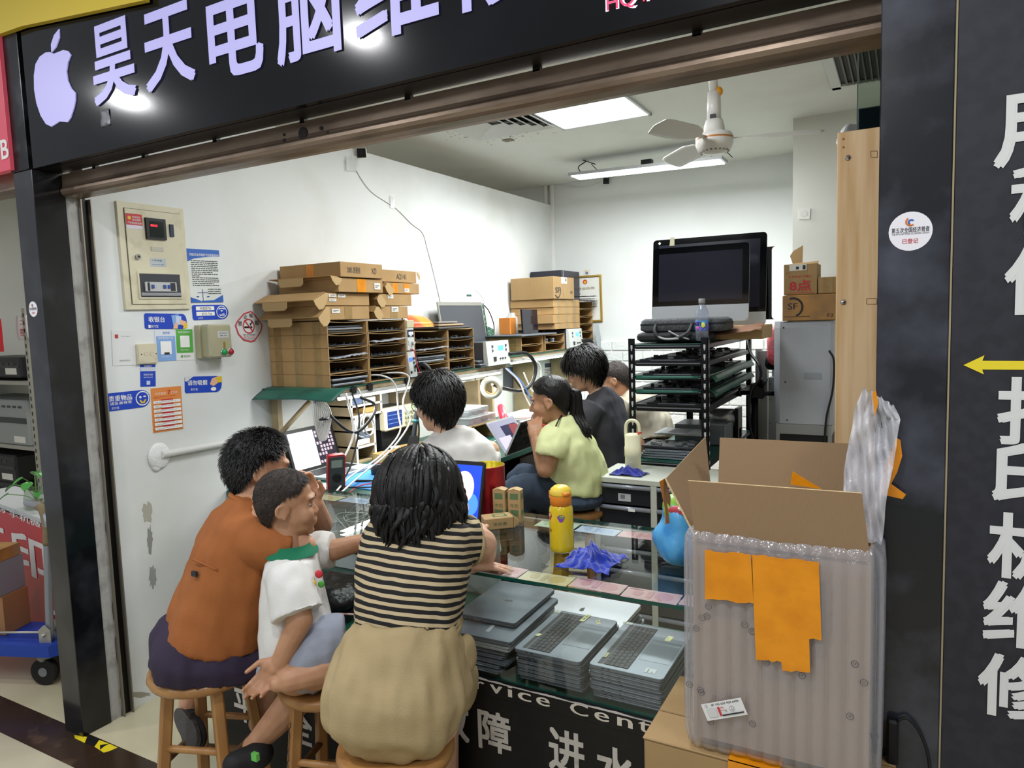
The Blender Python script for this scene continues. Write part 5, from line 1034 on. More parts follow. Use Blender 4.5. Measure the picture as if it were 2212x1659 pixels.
g = G(mat('knob_grey', 0xB9BBB8, .3)); g.cyl((SX, 3.362, SZ + .20), (SX + .014, 3.362, SZ + .20), .011, .01, 16); ps.part('knob', g)
g = G(ink(0xB9BDB0)); [g.box(SX, 3.32, SZ + .19 + .014 * i, SX + .002, 3.334, SZ + .2 + .014 * i) for i in range(2)]; ps.part('button', g)
ss = T('soldering_station', 'white soldering station with a blue display below the power supply', 'soldering station', (-2.6, 3.346, SZ), world=True)
g = G(m_ins); g.rings([[(-2.8, 3.312, SZ + .002), (SX + .012, 3.312, SZ + .002), (SX - .005, 3.312, SZ + .15), (-2.8, 3.312, SZ + .15)], [(-2.8, 3.381, SZ + .002), (SX + .012, 3.381, SZ + .002), (SX - .005, 3.381, SZ + .15), (-2.8, 3.381, SZ + .15)]], True, False); ss.part('housing', g)
g = G(m_bluelcd); g.box(SX, 3.322, SZ + .095, SX + .004, 3.348, SZ + .115); ss.part('display', g)
g = G(ink(0x2F6A50)); [g.box(SX + .0, 3.358, SZ + .03 + .024 * i, SX + .0095, 3.368, SZ + .043 + .024 * i) for i in range(4)]; g.use(DK); [g.cyl((SX, 3.325, SZ + .03), (SX + .014, 3.325, SZ + .03), .007, n=10)]; ss.part('button', g)
m_hose = mat('black_hose', 0x101113, .45)
g = G(m_hose); g.tube([(SX + .012, 3.37, SZ + .06), (SX + .05, 3.385, SZ + .075), (SX + .09, 3.40, SZ + .03), (SX + .1, 3.40, SZ - .06), (-2.5, 3.42, 1.12)], .013, 10, 6); ss.part('hose', g)
g = G(RD); g.tube([(SX + .005, 3.33, SZ + .165), (SX + .03, 3.335, SZ + .15), (SX + .035, 3.345, SZ + .08), (SX + .05, 3.37, SZ + .0)], .003, 6, 6); g.use(m_hose); g.tube([(SX + .005, 3.345, SZ + .165), (SX + .03, 3.35, SZ + .14), (SX + .04, 3.365, SZ + .06), (SX + .06, 3.39, SZ - .0)], .003, 6, 6); ps.part('test_lead', g)
g = G(mat('pale_yellow_box', 0xC9C3A0, .4, alpha=.9)); g.box(-2.62, 3.315, SZ + .287, SX, 3.385, SZ + .332, .003); solo('parts_box', g, 'small pale plastic box on top of the power supply', 'box')
g = G(mat('orange_sheet', 0xF0A028, .35, noise_=(5, 0xE8582A, .4, .62, (.4, 1.2, .4)))); g.sheet(lambda u, v: V((SX - .02 - .10 * v, 3.392 + .225 * u + .0, SZ + .30 + .075 * (1 - (1 - v) ** 2) * (1 - .25 * u) + .0)), 12, 6, .0012); g.sheet(lambda u, v: V((SX + .0 - .02 * v, 3.392 + .2 * u, SZ + .289 + .012 * v)), 8, 3, .0012); solo('orange_folder', g, 'curled orange and yellow plastic folder standing behind the power supply', 'folder')
g = G(m_hose); g.cyl((-2.70, 3.53, SZ + .3), (-2.74, 3.5, SZ + .52), .004, n=8); g.use(mat('clear_tape')); g.box(-2.93, 3.5, SZ + .41, -2.925, 3.56, SZ + .44); solo('antenna', g, 'thin black rod standing behind the orange folder', 'rod')
lp = None
for i, (c, lab) in enumerate(((0x4A4640, 'thin dark laptop lid lowest on the second row of cartons'), (0xB79878, 'gold laptop lid in the middle of the pile on the cartons'), (0x8C8580, 'tapered grey laptop lid topmost of the pile on the cartons'))):
    g = G(mat('lid_%x' % c, c, .35, .4)); z = SZ + .271 + .017 * i; g.box(-2.86, 3.62 + .03 * i, z, SX + .01 - .02 * i, 3.98 - .04 * i, z + .013, .004); g.use(m_edge); g.box(-2.85, 3.63 + .03 * i, z - .002, SX - .005 - .02 * i, 3.97 - .04 * i, z + .0005); solo('laptop_shell', g, lab, 'laptop', 'laptop lids on the cartons')
# big panel leaning on the wall, with its driver boards
lpn = T('lcd_panel', 'large bare grey display panel leaning on the wall with boards on its edge', 'display', (-2.85, 4.45, SZ), world=True)
pu, pv = V((.0, 1, 0)), V((-.14, 0, 1)).normalized(); po = V((-2.80, 4.13, SZ + .003)); g = G(mat('panel_film_grey', 0x4B4E54, .35)); g.prism([(0, 0), (.57, 0), (.57, .43), (0, .43)], po, pu, pv, .008); lpn.part('screen', g)
g = G(mat('panel_rim', 0xA3A29A, .4, .5)); nn = pu.cross(pv); g.prism([(-.012, -.0), (.0, 0), (0, .43), (-.012, .43)], po, pu, pv, .012); g.prism([(.57, 0), (.582, 0), (.582, .43), (.57, .43)], po, pu, pv, .012); g.prism([(-.012, .43), (.582, .43), (.582, .455), (-.012, .455)], po, pu, pv, .012); lpn.part('rim', g)
g = G(mat('green_pcb', 0x2C5A48, .4, noise_=(70, 0x9AA8A0, .55, .6))); g.prism([(.59, .15), (.62, .15), (.62, .45), (.59, .45)], po, pu, pv, .006); g.prism([(.58, .2), (.68, .18), (.69, .24), (.59, .27)], po, pu, pv, .008, .012); g.prism([(.4, .5), (.46, .5), (.46, .515), (.4, .515)], po, pu, pv, .006); lpn.part('driver_board', g)
g = G(m_hose); L2_ = lambda a, b, k=.02: po + pu * a + pv * b + nn * k
g.tube([L2_(.6, .43), L2_(.66, .38), L2_(.7, .28), L2_(.68, .2)], .004, 6, 5); g.use(m_wire); g.tube([L2_(.46, .51), L2_(.5, .55), L2_(.58, .5), L2_(.61, .45)], .003, 6, 5); lpn.part('cable', g)
# hot-air stations
def hot_air(y0, y1, z, d, lab, hose):
    t = T('hot_air_station', lab, 'hot air station', (-2.6, (y0 + y1) / 2, z), world=True, group='hot air rework stations'); x1 = SX + .02; h = .165
    g = G(mat('station_case', 0x3F444B, .45)); g.box(x1 - d, y0, z + .004, x1 - .02, y1, z + h, .003); t.part('case', g)
    g = G(m_ins); g.rings([[(x1 - .02, y0 - .004, z + .002), (x1 + .018, y0 - .004, z + .002), (x1 + .002, y0 - .004, z + h + .004), (x1 - .02, y0 - .004, z + h + .004)], [(x1 - .02, y1 + .004, z + .002), (x1 + .018, y1 + .004, z + .002), (x1 + .002, y1 + .004, z + h + .004), (x1 - .02, y1 + .004, z + h + .004)]], True, False); t.part('front_panel', g)
    w_ = y1 - y0; g = G(mat('cyan_lcd', 0x2A9AF0, .2, emit=2.4, ec=0x4AB0FF)); g.box(x1, y0 + w_ * .5, z + .1, x1 + .009, y0 + w_ * .74, z + .135); t.part('display', g)
    g = G(ink(0x43555C)); [g.box(x1, y0 + w_ * a, z + b, x1 + .0125, y0 + w_ * a + .012, z + b + .016) for a in (.22, .84) for b in (.095, .125)]; g.use(DK); g.box(x1 + .005, y0 + w_ * .25, z + .03, x1 + .0185, y0 + w_ * .36, z + .06); [g.cyl((x1, y0 + w_ * a, z + .045), (x1 + .021, y0 + w_ * a, z + .045), .006, n=10) for a in (.55, .66, .77)]; t.part('button', g)
    g = G(m_hose); g.tube(hose, .0135, 10, 6); t.part('hose', g)
hot_air(4.16, 4.465, SZ + .002, .26, 'large dark hot air station with a cyan display at the middle of the shelf', [(SX + .03, 4.45, SZ + .07), (SX + .08, 4.63, SZ + .065), (SX + .12, 4.70, SZ - .03), (SX + .12, 4.64, SZ - .15), (SX + .1, 4.5, SZ - .2), (SX + .06, 4.3, SZ - .16), (SX + .05, 4.18, SZ - .12)])
hot_air(5.53, 5.80, 1.38, .25, 'smaller hot air station with a blue display at the far end of the shelf', [(SX + .03, 5.78, 1.44), (SX + .08, 5.86, 1.44), (SX + .1, 5.9, 1.36), (SX + .1, 5.88, 1.2), (SX + .1, 5.7, 1.07), (SX + .12, 5.55, 1.1)])
# laptop lid parts lying between
for i in range(4):
    g = G(m_lid2 if i % 2 else m_pcb); z = SZ + .003 + .011 * i; g.box(-2.8, 4.07 + .004 * i, z, SX + .03 - .01 * i, 4.145, z + .009, .002); solo('laptop_part', g, 'flat grey laptop part between the cartons and the hot air station, %s from the shelf' % ORD[i], 'laptop part')
# far group: cartons, laptop, parcels
for c, (y0, y1, rows, z0) in enumerate(((4.72, 5.08, 2, 1.38), (5.13, 5.50, 2, 1.38))):
    for r in range(rows): open_carton(y0, y1, z0 + .068 * r, .068, 'open carton, %s row, %s far hot air station' % (RW[r], ('under the dark standing laptop left of the', 'just left of the')[c]), GC, tape=True)
for r in range(6):
    open_carton(5.83, 6.13, 1.38 + .068 * r, .068, 'open carton in the last column by the certificate, %s from the shelf' % ORD[r], GC, tape=False)
g = G(m_space); g.box(-2.85, 4.69, 1.5165, SX + .02, 5.30, 1.5285, .003); solo('laptop', g, 'closed laptop lying flat across the far cartons', 'laptop')
dl = T('laptop', 'dark laptop screen standing upright on the far cartons', 'laptop', (-2.6, 5.02, 1.529), world=True); q0 = [at_x(x, y, -2.62) for x, y in ((1127, 668), (1160, 669), (1163, 719), (1131, 719))]
g = G(mat('dark_gloss_screen', 0x17141F, .1)); n_ = V((-.012, -.004, 0)); q0[2].z = q0[3].z = 1.532; g.add(q0 + [p + n_ for p in q0], [(0, 1, 2, 3), (7, 6, 5, 4), (0, 4, 5, 1), (1, 5, 6, 2), (2, 6, 7, 3), (3, 7, 4, 0)]); dl.part('screen', g)
g = G(mat('orange_box', 0xD5863C, .6)); p0 = at_x(1103, 722, -2.75); g.box(-2.82, p0.y - .06, 1.53, -2.72, p0.y + .04, 1.66, .002); solo('orange_box', g, 'small orange box behind the standing dark laptop', 'box')
g = G(mat('clear_jar', 0xCDD2D0, .1, alpha=.5)); g.lathe([(.045, 0), (.05, .01), (.05, .13), (.03, .15), (.03, .17), (.0001, .171)], 18, (-2.8, 5.09, 1.53)); solo('glass_jar', g, 'clear jar between the orange box and the dark laptop', 'jar')
for i, (y0, y1, z0, z1, c, lab) in enumerate(((5.31, 5.82, 1.553, 1.60, m_box2, 'brown carton lowest under the courier parcel'), (5.28, 5.81, 1.602, 1.674, m_box2, 'brown carton second under the courier parcel'), (5.30, 5.82, 1.676, 1.735, m_box2, 'brown carton third under the courier parcel'), (5.29, 5.82, 1.737, 1.80, m_box2, 'brown carton directly under the courier parcel'))):
    t = T('carton', lab, 'carton', (-2.72, (y0 + y1) / 2, z0), world=True, group='parcels at the far end of the shelf'); g = G(c); g.box(-2.92, y0, z0, SX + .0, y1, z1, .002); t.part('body', g)
    for k in (.2, .5, .8): g = G(m_brt); g.box(SX, y0 + (y1 - y0) * k - .03, z0 + .002, SX + .001, y0 + (y1 - y0) * k + .03, z1 - .002); t.part('tape', g)
sf = T('parcel_box', 'brown courier parcel with a dark curved mark on the far pile', 'box', (-2.75, 5.45, 1.802), world=True)
g = G(m_card); g.box(-2.9, 5.27, 1.802, -2.50, 5.68, 1.985, .003); sf.part('body', g)
g = G(m_brt); g.box(-2.5, 5.45, 1.805, -2.499, 5.5, 1.98); sf.part('tape', g)
g = G(DK); g.text('SF', (-2.4985, 5.34, 1.875), (0, 1, 0), (0, 0, 1), .08, .045, .0005, .02); g.torus((-2.4985, 5.34, 1.87), .055, .004, (1, 0, 0), 24, 5, 2.6, 5.6); g.use(m_paper); g.box(-2.5, 5.42, 1.93, -2.4982, 5.53, 1.984); g.use(DK); g.box(-2.4982, 5.5, 1.95, -2.498, 5.52, 1.975); g.text('SF', (-2.4985, 5.62, 1.86), (0, 1, 0), (0, 0, 1), .05, .02, .0005); sf.part('print', g)
g = G(mat('navy_box', 0x23222F, .3)); g.box(-2.9, 5.55, 1.802, -2.6, 5.95, 2.06, .003); g.v = [p + V((-.02, .13, 0)) for p in g.v]; g.use(ink(0xCFCFD4)); g.box(-2.622, 5.72, 1.99, -2.6195, 5.725, 2.055); solo('dark_box', g, 'dark navy product box behind the courier parcel', 'box')
g = G(m_film); 
for i in range(3):
    g = G(m_pcb if i != 1 else m_film); z = 1.791 + .006 * i; g.sheet(lambda u, v: V((-2.58 + .12 * u, 5.84 + .28 * v, z + .012 * i + .006 + .006 * u * noise.noise((u * 5, v * 5, i)))), 6, 6, .003); solo('film_sheet', g, '%s loose sheet drooping on top of the last carton column' % ('dark', 'clear', 'second dark')[i], 'sheet')
g = G(mat('clear_sleeve', 0xB9C0C6, .2, alpha=.75)); g.prism([(0, 0), (.12, 0), (.2, -.21), (.09, -.24)], (-2.46, 6.0, 1.58), (0, 1, 0), (0, 0, 1), .002); solo('plastic_sleeve', g, 'grey plastic sleeve hanging from the last carton column below the certificate', 'sleeve')
for i, y in enumerate((5.22, 5.34)):
    g = G(m_white); g.lathe([(.02, 0), (.022, .004), (.022, .03), (.0001, .03)], 14, (SX - .05, y, 1.452)); g.use(ink(0x3E62A8)); g.cyl((SX - .05, y, 1.46), (SX - .05, y, 1.472), .0225, n=14, cap=False); solo('solder_pot', g, 'little white pot in the far carton, %s' % ('left one', 'right one')[i], 'pot', 'pots in the far carton')
# ================================================================ things on and above the workbench
def at_bench(px, py, z=BZ): return at_z(px, py, z)
lp2 = T('laptop', 'open dark laptop showing a white page at the near end of the workbench', 'laptop', (-2.68, 2.85, BZ + .002))
g = G(m_silver); g.M = Matrix.Rotation(PI / 2, 4, 'Z'); slab(g, .36, .25, 0, .016); base_ = lp2.part('base', g)
g = G(m_key); 
for r in range(5):
    for c in range(14): g.box(.09 - .028 * r - .026, -.155 + .0222 * c, .016, .09 - .028 * r - .026 + .025 - .05 * 0, -.155 + .0222 * c + .02, .0172) if False else g.box(-.105 + .0245 * r, -.155 + .0222 * c, .0158, -.105 + .0245 * r + .0215, -.155 + .0222 * c + .0195, .0172)
lp2.part('keyboard', g, base_); g = G(mat('trackpad')); g.box(.025, -.06, .016, .11, .05, .0166); lp2.part('trackpad', g, base_)
su, sv = V((0, 1, 0)), V((-.28, 0, .96)).normalized(); so = V((-.125, -.18, .017)); g = G(m_black); g.prism([(0, 0), (.36, 0), (.36, .235), (0, .235)], so, su, sv, .006, -.006); sc_ = lp2.part('screen', g)
g = G(mat('white_page', 0xE6EAF0, .2, emit=.9)); g.prism([(.015, .015), (.2, .015), (.2, .215), (.015, .215)], so, su, sv, .0004); g.use(mat('photo_dark', 0x2A2630, .2, emit=.4)); g.prism([(.2, .015), (.345, .015), (.345, .215), (.2, .215)], so, su, sv, .0004); rnd = random.Random(4)
g.use(mat('photo_light', 0xA99AA8, .2, emit=.5))
for r in range(9):
    for c in range(6): (rnd.random() < .8) and g.prism([(.207 + .023 * c, .022 + .021 * r), (.222 + .023 * c, .022 + .021 * r), (.222 + .023 * c, .037 + .021 * r), (.207 + .023 * c, .037 + .021 * r)], so, su, sv, .0003, .0005)
lp2.part('display', g, sc_)
# multimeter
mm = T('multimeter', 'red and dark grey multimeter propped upright at the bench corner', 'multimeter', (-2.36, 2.50, BZ + .004), .25); tu, tv = V((.75, .66, 0)).normalized(), V((.12, -.1, 1)).normalized()
g = G(mat('red_holster', 0xB01E2C, .4)); g.prism(rrect(-.042, 0, .042, .185, .012), (0, 0, 0), tu, tv, .03, -.03); mm.part('holster', g)
g = G(mat('meter_grey', 0x3A3D40, .45)); g.prism(rrect(-.035, .008, .035, .178, .01), (0, 0, 0), tu, tv, .006); g.use(mat('meter_lcd', 0x7F8A84, .2)); g.prism([(-.026, .125), (.026, .125), (.026, .162), (-.026, .162)], (0, 0, 0), tu, tv, .001, .006); mm.part('front', g)
g = G(m_black); n = tu.cross(tv); c = tv * .075; g.cyl(c + n * .006, c + n * .016, .02, n=18); mm.part('dial', g)
g = G(RD); g.tube([tv * .02 + n * .01, tv * .0 + n * .05 + tu * .03, V((.08, .1, .012)), V((.2, .22, .01)), V((.24, .42, .01)), V((.12, .45, .012))], .003, 6, 5); g.use(m_hose); g.tube([tv * .02 + n * .01 + tu * .02, V((.06, .06, .012)), V((.16, .1, .008)), V((.3, .3, .008))], .003, 6, 5); mm.part('test_lead', g)
# white edged organiser
og = T('organiser_shelf', 'white edged wooden organiser standing against the wall behind the dark laptop', 'shelf', (-2.85, 3.22, BZ + .001), world=True)
g = G(m_board); x0, x1 = -2.92, -2.72
for y in (3.06, 3.22): g.box(x0, y, BZ + .001, x1, y + .012, 1.12)
for z in (BZ + .002, .94, 1.03, 1.11): g.box(x0, 3.06, z, x1, 3.23, z + .01)
for y in (3.03, 3.29): g.box(x0, y, 1.12, x1, y + .012, 1.25)
for z in (1.12, 1.18, 1.24): g.box(x0, 3.03, z, x1, 3.30, z + .01)
g.box(x0, 3.03, BZ, x0 + .006, 3.30, 1.25); og.part('carcass', g)
g = G(m_white); 
for y, a, b in ((3.06, BZ, 1.12), (3.22, BZ, 1.12), (3.03, 1.12, 1.25), (3.29, 1.12, 1.25)): g.box(x1, y - .001, a, x1 + .003, y + .013, b)
for z, a, b in ((.94, 3.06, 3.23), (1.03, 3.06, 3.23), (1.12, 3.03, 3.30), (1.18, 3.03, 3.30), (1.245, 3.03, 3.30)): g.box(x1, a, z - .001, x1 + .003, b, z + .011)
og.part('white_edging', g)
for i, (y, z, w_, h, c) in enumerate(((3.08, .951, .12, .03, 0xC9CDD2), (3.08, 1.041, .11, .02, 0xB8C0C8), (3.06, 1.191, .09, .04, 0x5A6E96), (3.17, 1.131, .1, .03, 0xA98A50), (3.18, 1.191, .09, .03, 0xD2D4D0))): g = G(mat('bits_%x' % c, c, .5)); g.box(-2.86, y, z, -2.735, y + w_, z + h, .003); solo('small_box', g, ('pale flat box', 'grey flat box', 'blue packet', 'tan packet', 'white packet')[i] + ' lying in the white edged organiser', 'box')
# oscilloscope
g = G(m_bench); g.box(-2.92, 3.315, BZ + .001, -2.74, 3.62, 1.0, .004); solo('instrument_case', g, 'dark instrument case under the oscilloscope', 'case')
os_ = T('oscilloscope', 'cream oscilloscope with a blue screen standing on a dark case', 'oscilloscope', (-2.8, 3.46, 1.002), world=True)
g = G(m_board); g.use(mat('scope_back', 0x43464A, .5)); g.box(-2.90, 3.32, 1.002, -2.75, 3.60, 1.135, .004); os_.part('case', g)
g = G(m_cream); g.box(-2.75, 3.305, 1.002, -2.70, 3.61, 1.14, .008); os_.part('front_panel', g)
g = G(mat('scope_screen', 0x1C2F66, .12, emit=.5)); g.box(-2.70, 3.325, 1.022, -2.698, 3.465, 1.118); g.use(mat('scope_trace', 0x7FA0E0, .2, emit=.8)); [g.box(-2.698, 3.33, z, -2.6975, 3.46, z + .0015) for z in (1.045, 1.07, 1.095)]; os_.part('screen', g)
g = G(ink(0x8E947E)); [g.cyl((-2.70, y, z), (-2.685, y, z), .007, n=10) for y in (3.5, 3.53, 3.56, 3.59) for z in (1.035, 1.065, 1.095)]; g.use(mat('green_led', 0x4AE070, .3, emit=2)); [g.cyl((-2.70, y, z), (-2.694, y, z), .004, n=8) for y, z in ((3.53, 1.08), (3.58, 1.12))]; os_.part('knob', g)
# trays, spool, tape, mat
def tray(c, rz, lab):
    t = T('wooden_tray', lab, 'tray', (c.x, c.y, BZ + .001), rz, 'wooden trays on the bench'); g = G(mat('tray_ply', 0xB99A66, .6)); a, b, h = .1, .07, .05; g.box(-a, -b, 0, a, b, .006)
    for q in ((-a, -b, a, -b + .007), (-a, b - .007, a, b), (-a, -b, -a + .007, b), (a - .007, -b, a, b)): g.box(q[0], q[1], .006, q[2], q[3], h)
    t.part('box', g); g = G(m_pcb); [g.box(x, y, .006, x + .03, y + .02, .03 + .012 * (i % 3)) for i, (x, y) in enumerate(((-.07, -.04), (-.03, .01), (.02, -.03), (.05, .02)))]; t.part('screws', g, kind='stuff')
tray(V((-2.60, 3.24, 0)), 1.35, 'small wooden tray of parts in front of the oscilloscope'); tray(V((-2.62, 3.46, 0)), 1.3, 'second wooden tray of parts beside the soldering iron stand')
p = at_bench(853, 985); sp = T('solder_spool', 'white and silver solder spool beside the teal tape roll', 'spool', (p.x, p.y, BZ + .001)); g = G(m_white); g.cyl((0, 0, 0), (0, 0, .006), .03, n=20); g.cyl((0, 0, .05), (0, 0, .056), .03, n=20); sp.part('flange', g); g = G(m_silver); g.cyl((0, 0, .006), (0, 0, .05), .024, n=18); sp.part('wire', g)
p = at_bench(879, 990, BZ + .035); g = G(mat('teal_tape', 0x2AA0A8, .3)); ax_ = V((.9, -.3, .1)); g.torus(p, .026, .013, ax_, 22, 10); solo('tape_roll', g, 'teal tape roll standing on the bench by the white shirt', 'tape')
g = G(mat('blue_silicone', 0x3C86C8, .5)); g.prism([(-2.56, 2.62), (-2.2, 2.60), (-2.18, 3.06), (-2.54, 3.10)], (0, 0, BZ + .0005), (1, 0, 0), (0, 1, 0), .004); solo('repair_mat', g, 'blue silicone repair mat on the bench behind the counter', 'mat')
for i, (a, b, l, c, lab) in enumerate(((-2.42, 2.7, .13, m_black, 'black screwdriver on the blue repair mat'), (-2.34, 2.86, .11, m_silver, 'steel tweezers on the blue repair mat'), (-2.26, 2.74, .15, m_key, 'black probe pen on the blue repair mat'), (-2.45, 2.95, .1, RD, 'red handled tool on the blue repair mat'))): g = G(c); an = .4 + i * .7; d = V((math.cos(an), math.sin(an), 0)) * l; q = V((a, b, BZ + .0105)); g.tube([q, q + d * .5, q + d], .005, 8, 3, r1=[.006, .005, .002]); solo('hand_tool', g, lab, 'tool')
g = G(m_paper); g.box(-2.55, 2.46, BZ + .001, -2.43, 2.6, BZ + .012, .002); solo('note_pad', g, 'white pad lying before the dark open laptop', 'pad')
p = V((-2.43, 2.90, 0)); g = G(m_key); g.lathe([(.0001, 0), (.04, 0), (.042, .02), (.035, .05), (.0001, .056)], 16, (p.x, p.y, BZ + .006)); g.use(RD); g.torus((p.x, p.y, BZ + .06), .03, .003, (0, .3, 1), 16, 6); solo('wire_spool', g, 'black spool with a red wire loop on the blue repair mat', 'spool')
# soldering iron stand
st = T('iron_stand', 'black soldering iron in a tall stand left of the white shirt', 'soldering iron', (-2.50, 3.30, BZ + .001)); g = G(m_key); g.box(-.05, -.06, 0, .05, .06, .02, .004); g.prism([(-.05, .02), (.05, .02), (.02, .14), (-.01, .14)], (0, -.02, 0), (1, 0, 0), (0, 0, 1), -.04); st.part('stand', g); g = G(mat('dark_handle', 0x2B2F33, .4)); g.tube([(.0, 0, .10), (.015, .01, .2), (.03, .02, .30)], .014, 12, 4); g.use(mat('teal_band', 0x1E6A74, .4)); g.cyl((.018, .012, .22), (.02, .0135, .235), .0155, n=12); st.part('iron', g); g = G(m_hose); g.tube([(.03, .02, .30), (.03, .05, .36), (-.05, .12, .30), (-.1, .2, .15), (-.15, .25, .02)], .005, 8, 6); st.part('cable', g)
# storage boxes further along
cbx = at_x(1003, 893, -2.55)
for i, (y0, y1, z, x1, lab) in enumerate(((3.86, 4.2, .962, -2.46, 'clear plastic parts box lower of two beside the red tool'), (3.88, 4.14, 1.017, -2.48, 'clear plastic parts box lying on the other clear box'))):
    t = T('parts_case', lab, 'box', (-2.55, (y0 + y1) / 2, z), world=True, group='clear parts boxes'); g = G(glass('case_plastic', 0xE6EAEA, rough=.15, extra=.05, scat=(0xC6CCCE, .3))); g.box(x1 - .22, y0, z, x1, y1, z + .052, .004); t.part('shell', g); g = G(m_lid2); [g.box(x1 - .19 + .0, y0 + .03 + .09 * k, z + .005, x1 - .03, y0 + .1 + .09 * k, z + .025) for k in range(3)]; t.part('contents', g)
g = G(m_box2); g.box(-2.68, 3.86, BZ + .001, -2.45, 3.9, .96); g.box(-2.68, 4.17, BZ + .001, -2.45, 4.21, .96); g.box(-2.68, 3.9, BZ + .001, -2.66, 4.17, .96); g.box(-2.68, 3.86, .954, -2.45, 4.21, .961); solo('open_box', g, 'open brown box under the clear parts boxes', 'box')
rnd = random.Random(77)
for i in range(14):
    y = 3.45 + i * .03; x = -2.35 + rnd.uniform(-.12, .1); c = (m_key, m_silver, m_black, ink(0x2E5EA8))[i % 4]; g = G(c); an = rnd.uniform(0, 3); d = V((math.cos(an), math.sin(an), 0)) * rnd.uniform(.1, .16); q = V((x, y, BZ + .008 + .009 * (i % 4))); g.tube([q, q + d * .5, q + d], .006, 8, 3, r1=[.007, .006, .002]); solo('hand_tool', g, '%s hand tool in the heap of tools beyond the white shirt, %s from the counter' % (('black', 'steel', 'dark', 'blue')[i % 4], ORD[i]), 'tool', 'heap of hand tools')
p = at_bench(1090, 905, 1.0); g = G(mat('red_plastic', 0xD0283C, .35)); g.tube([at_bench(1082, 880, 1.02), at_bench(1090, 905, .97), at_bench(1108, 925, .90), at_bench(1118, 945, BZ + .016)], .02, 10, 4, r1=[.026, .03, .018, .015]); solo('red_clamp', g, 'red plastic tool handle rising behind the open V-shaped laptop', 'tool')
for i in range(5): z = BZ + .002 + .022 * i; g = G((m_space, m_pcb, m_silver, m_lid2, m_paper)[i]); g.box(-2.62 + .02 * i, 4.36 + .01 * i, z, -2.3 + .01 * i, 4.78, z + .02, .003); solo('bench_laptop', g, 'closed laptop in the bench pile beyond the red tool, %s from the bottom' % ORD[i], 'laptop', 'laptops piled on the bench')
g = G(RD); g.box(-2.28, 4.2, BZ + .001, -2.16, 4.42, .925, .005); solo('red_box', g, 'dark red box on the bench behind the open V-shaped laptop', 'box')
wbt = at_bench(1055, 985, .9); t = T('water_bottle', 'clear water bottle with a blue cap on the bench edge by the white shirt', 'bottle', (-2.1, 3.2, BZ + .001)); g = G(m_pet); g.lathe([(.0001, .001), (.03, 0), (.032, .01), (.032, .1), (.028, .12), (.014, .145), (.014, .155)], 18, cap=False); t.part('body', g); g = G(mat('violet_cap')); g.cyl((0, 0, .15), (0, 0, .17), .016, n=14); t.part('cap', g)
# on the wall under the shelf, tape hanging, cables
tp = at_x(1050, 835, -2.46); g = G(mat('masking_tape', 0xE3E0D2, .6)); ax_ = V((.5, -.86, 0)).normalized()
for k, lab in enumerate(('wide white tape roll hanging from the shelf edge', 'second white tape roll hanging in front of the wide one')):
    g = G(mat('masking_tape')); c = V((-2.44, 4.12, 1.195)) + ax_ * (.07 * k); q = [(.075, 0), (.075, .05 - .015 * k), (.045, .05 - .015 * k), (.045, 0), (.075, 0)]; R_ = ax_.to_track_quat('Z', 'Y').to_matrix().to_4x4(); R_.translation = c; g.M = R_; g.lathe([(r_ * (1 - .12 * k), z_) for r_, z_ in q], 28, cap=False); g.use(mat('tape_core', 0xC59A3A, .6)); g.lathe([(.0455 * (1 - .12 * k), -.0006), (.041 * (1 - .12 * k), 0), (.041 * (1 - .12 * k), .05 - .015 * k), (.0455 * (1 - .12 * k), .0506 - .015 * k)], 28, cap=False); solo('tape_roll', g, lab, 'tape', 'tape rolls hung on the shelf')
for i, (cs, base, sh, lab) in enumerate(((((1085, 795), (1150, 790), (1152, 838), (1088, 842)), ink(0xD6DCE4), [('p', [(0, 0), (.5, 0), (.85, 1), (0, 1)], ink(0x4A4E58)), ('o', .75, .25, .06, RD)], 'dark and white leaflet on the wall under the far shelf'), (((1172, 782), (1196, 780), (1197, 816), (1174, 818)), ink(0xE2E4E6), [('r', .15, .1, .85, .35, ink(0x4A4F6A)), ('l', .12, .45, .88, .92, 6, DK)], 'white printed list on the wall by the person in charcoal'))):
    fr = frame4(cs, 'x', XW + .002); solo('wall_leaflet', card_geo(fr, base, sh, .0015), lab, 'leaflet')
def cord(pts, r, m, name, lab, X=None): g = G(m); g.tube(pts, r, 6, 6); return solo(name, g, lab, 'cable')
sx = SX + .05
cord([(SX - .05, 3.0, SZ + .04), (sx, 3.02, SZ + .035), (sx + .03, 3.08, SZ - .02), (sx + .035, 3.09, 1.15), (sx + .06, 3.06, 1.05), (sx + .05, 2.9, .95), (-2.38, 2.62, .9), (-2.3, 2.42, .87)], .005, m_wire, 'white_lead', 'long white lead hanging from the lowest near carton to the counter')
cord([(SX - .05, 3.12, SZ + .04), (sx, 3.17, SZ + .04), (sx + .02, 3.22, SZ + .01), (sx + .03, 3.18, SZ - .05), (sx + .04, 3.13, 1.2), (sx + .06, 3.16, 1.1), (sx + .06, 2.98, .97), (-2.36, 2.68, .9), (-2.28, 2.44, .87)], .005, m_wire, 'white_lead', 'second white lead looping off the shelf beside the long one')
cord([(SX + .03, 2.74, SZ - .03), (-2.44, 2.73, 1.1), (-2.43, 2.6, .95), (-2.42, 2.5, .87)], .006, m_wire, 'white_lead', 'straight white lead hanging in front of the dark laptop screen')
cord([(SX + .02, 2.80, SZ - .04), (-2.45, 2.79, 1.15), (-2.42, 2.68, .95), (-2.4, 2.55, .86)], .005, m_hose, 'black_lead', 'black lead hanging in front of the dark laptop screen')
g = G(m_wire); c = V((-2.47, 2.85, 1.115))
for k in range(6): g.torus(c + V((.006 * (k % 3), .004 * k, .003 * (k % 2))), .06 - .004 * (k % 3), .0042, (.9, -.3 + .1 * k, .15), 26, 6)
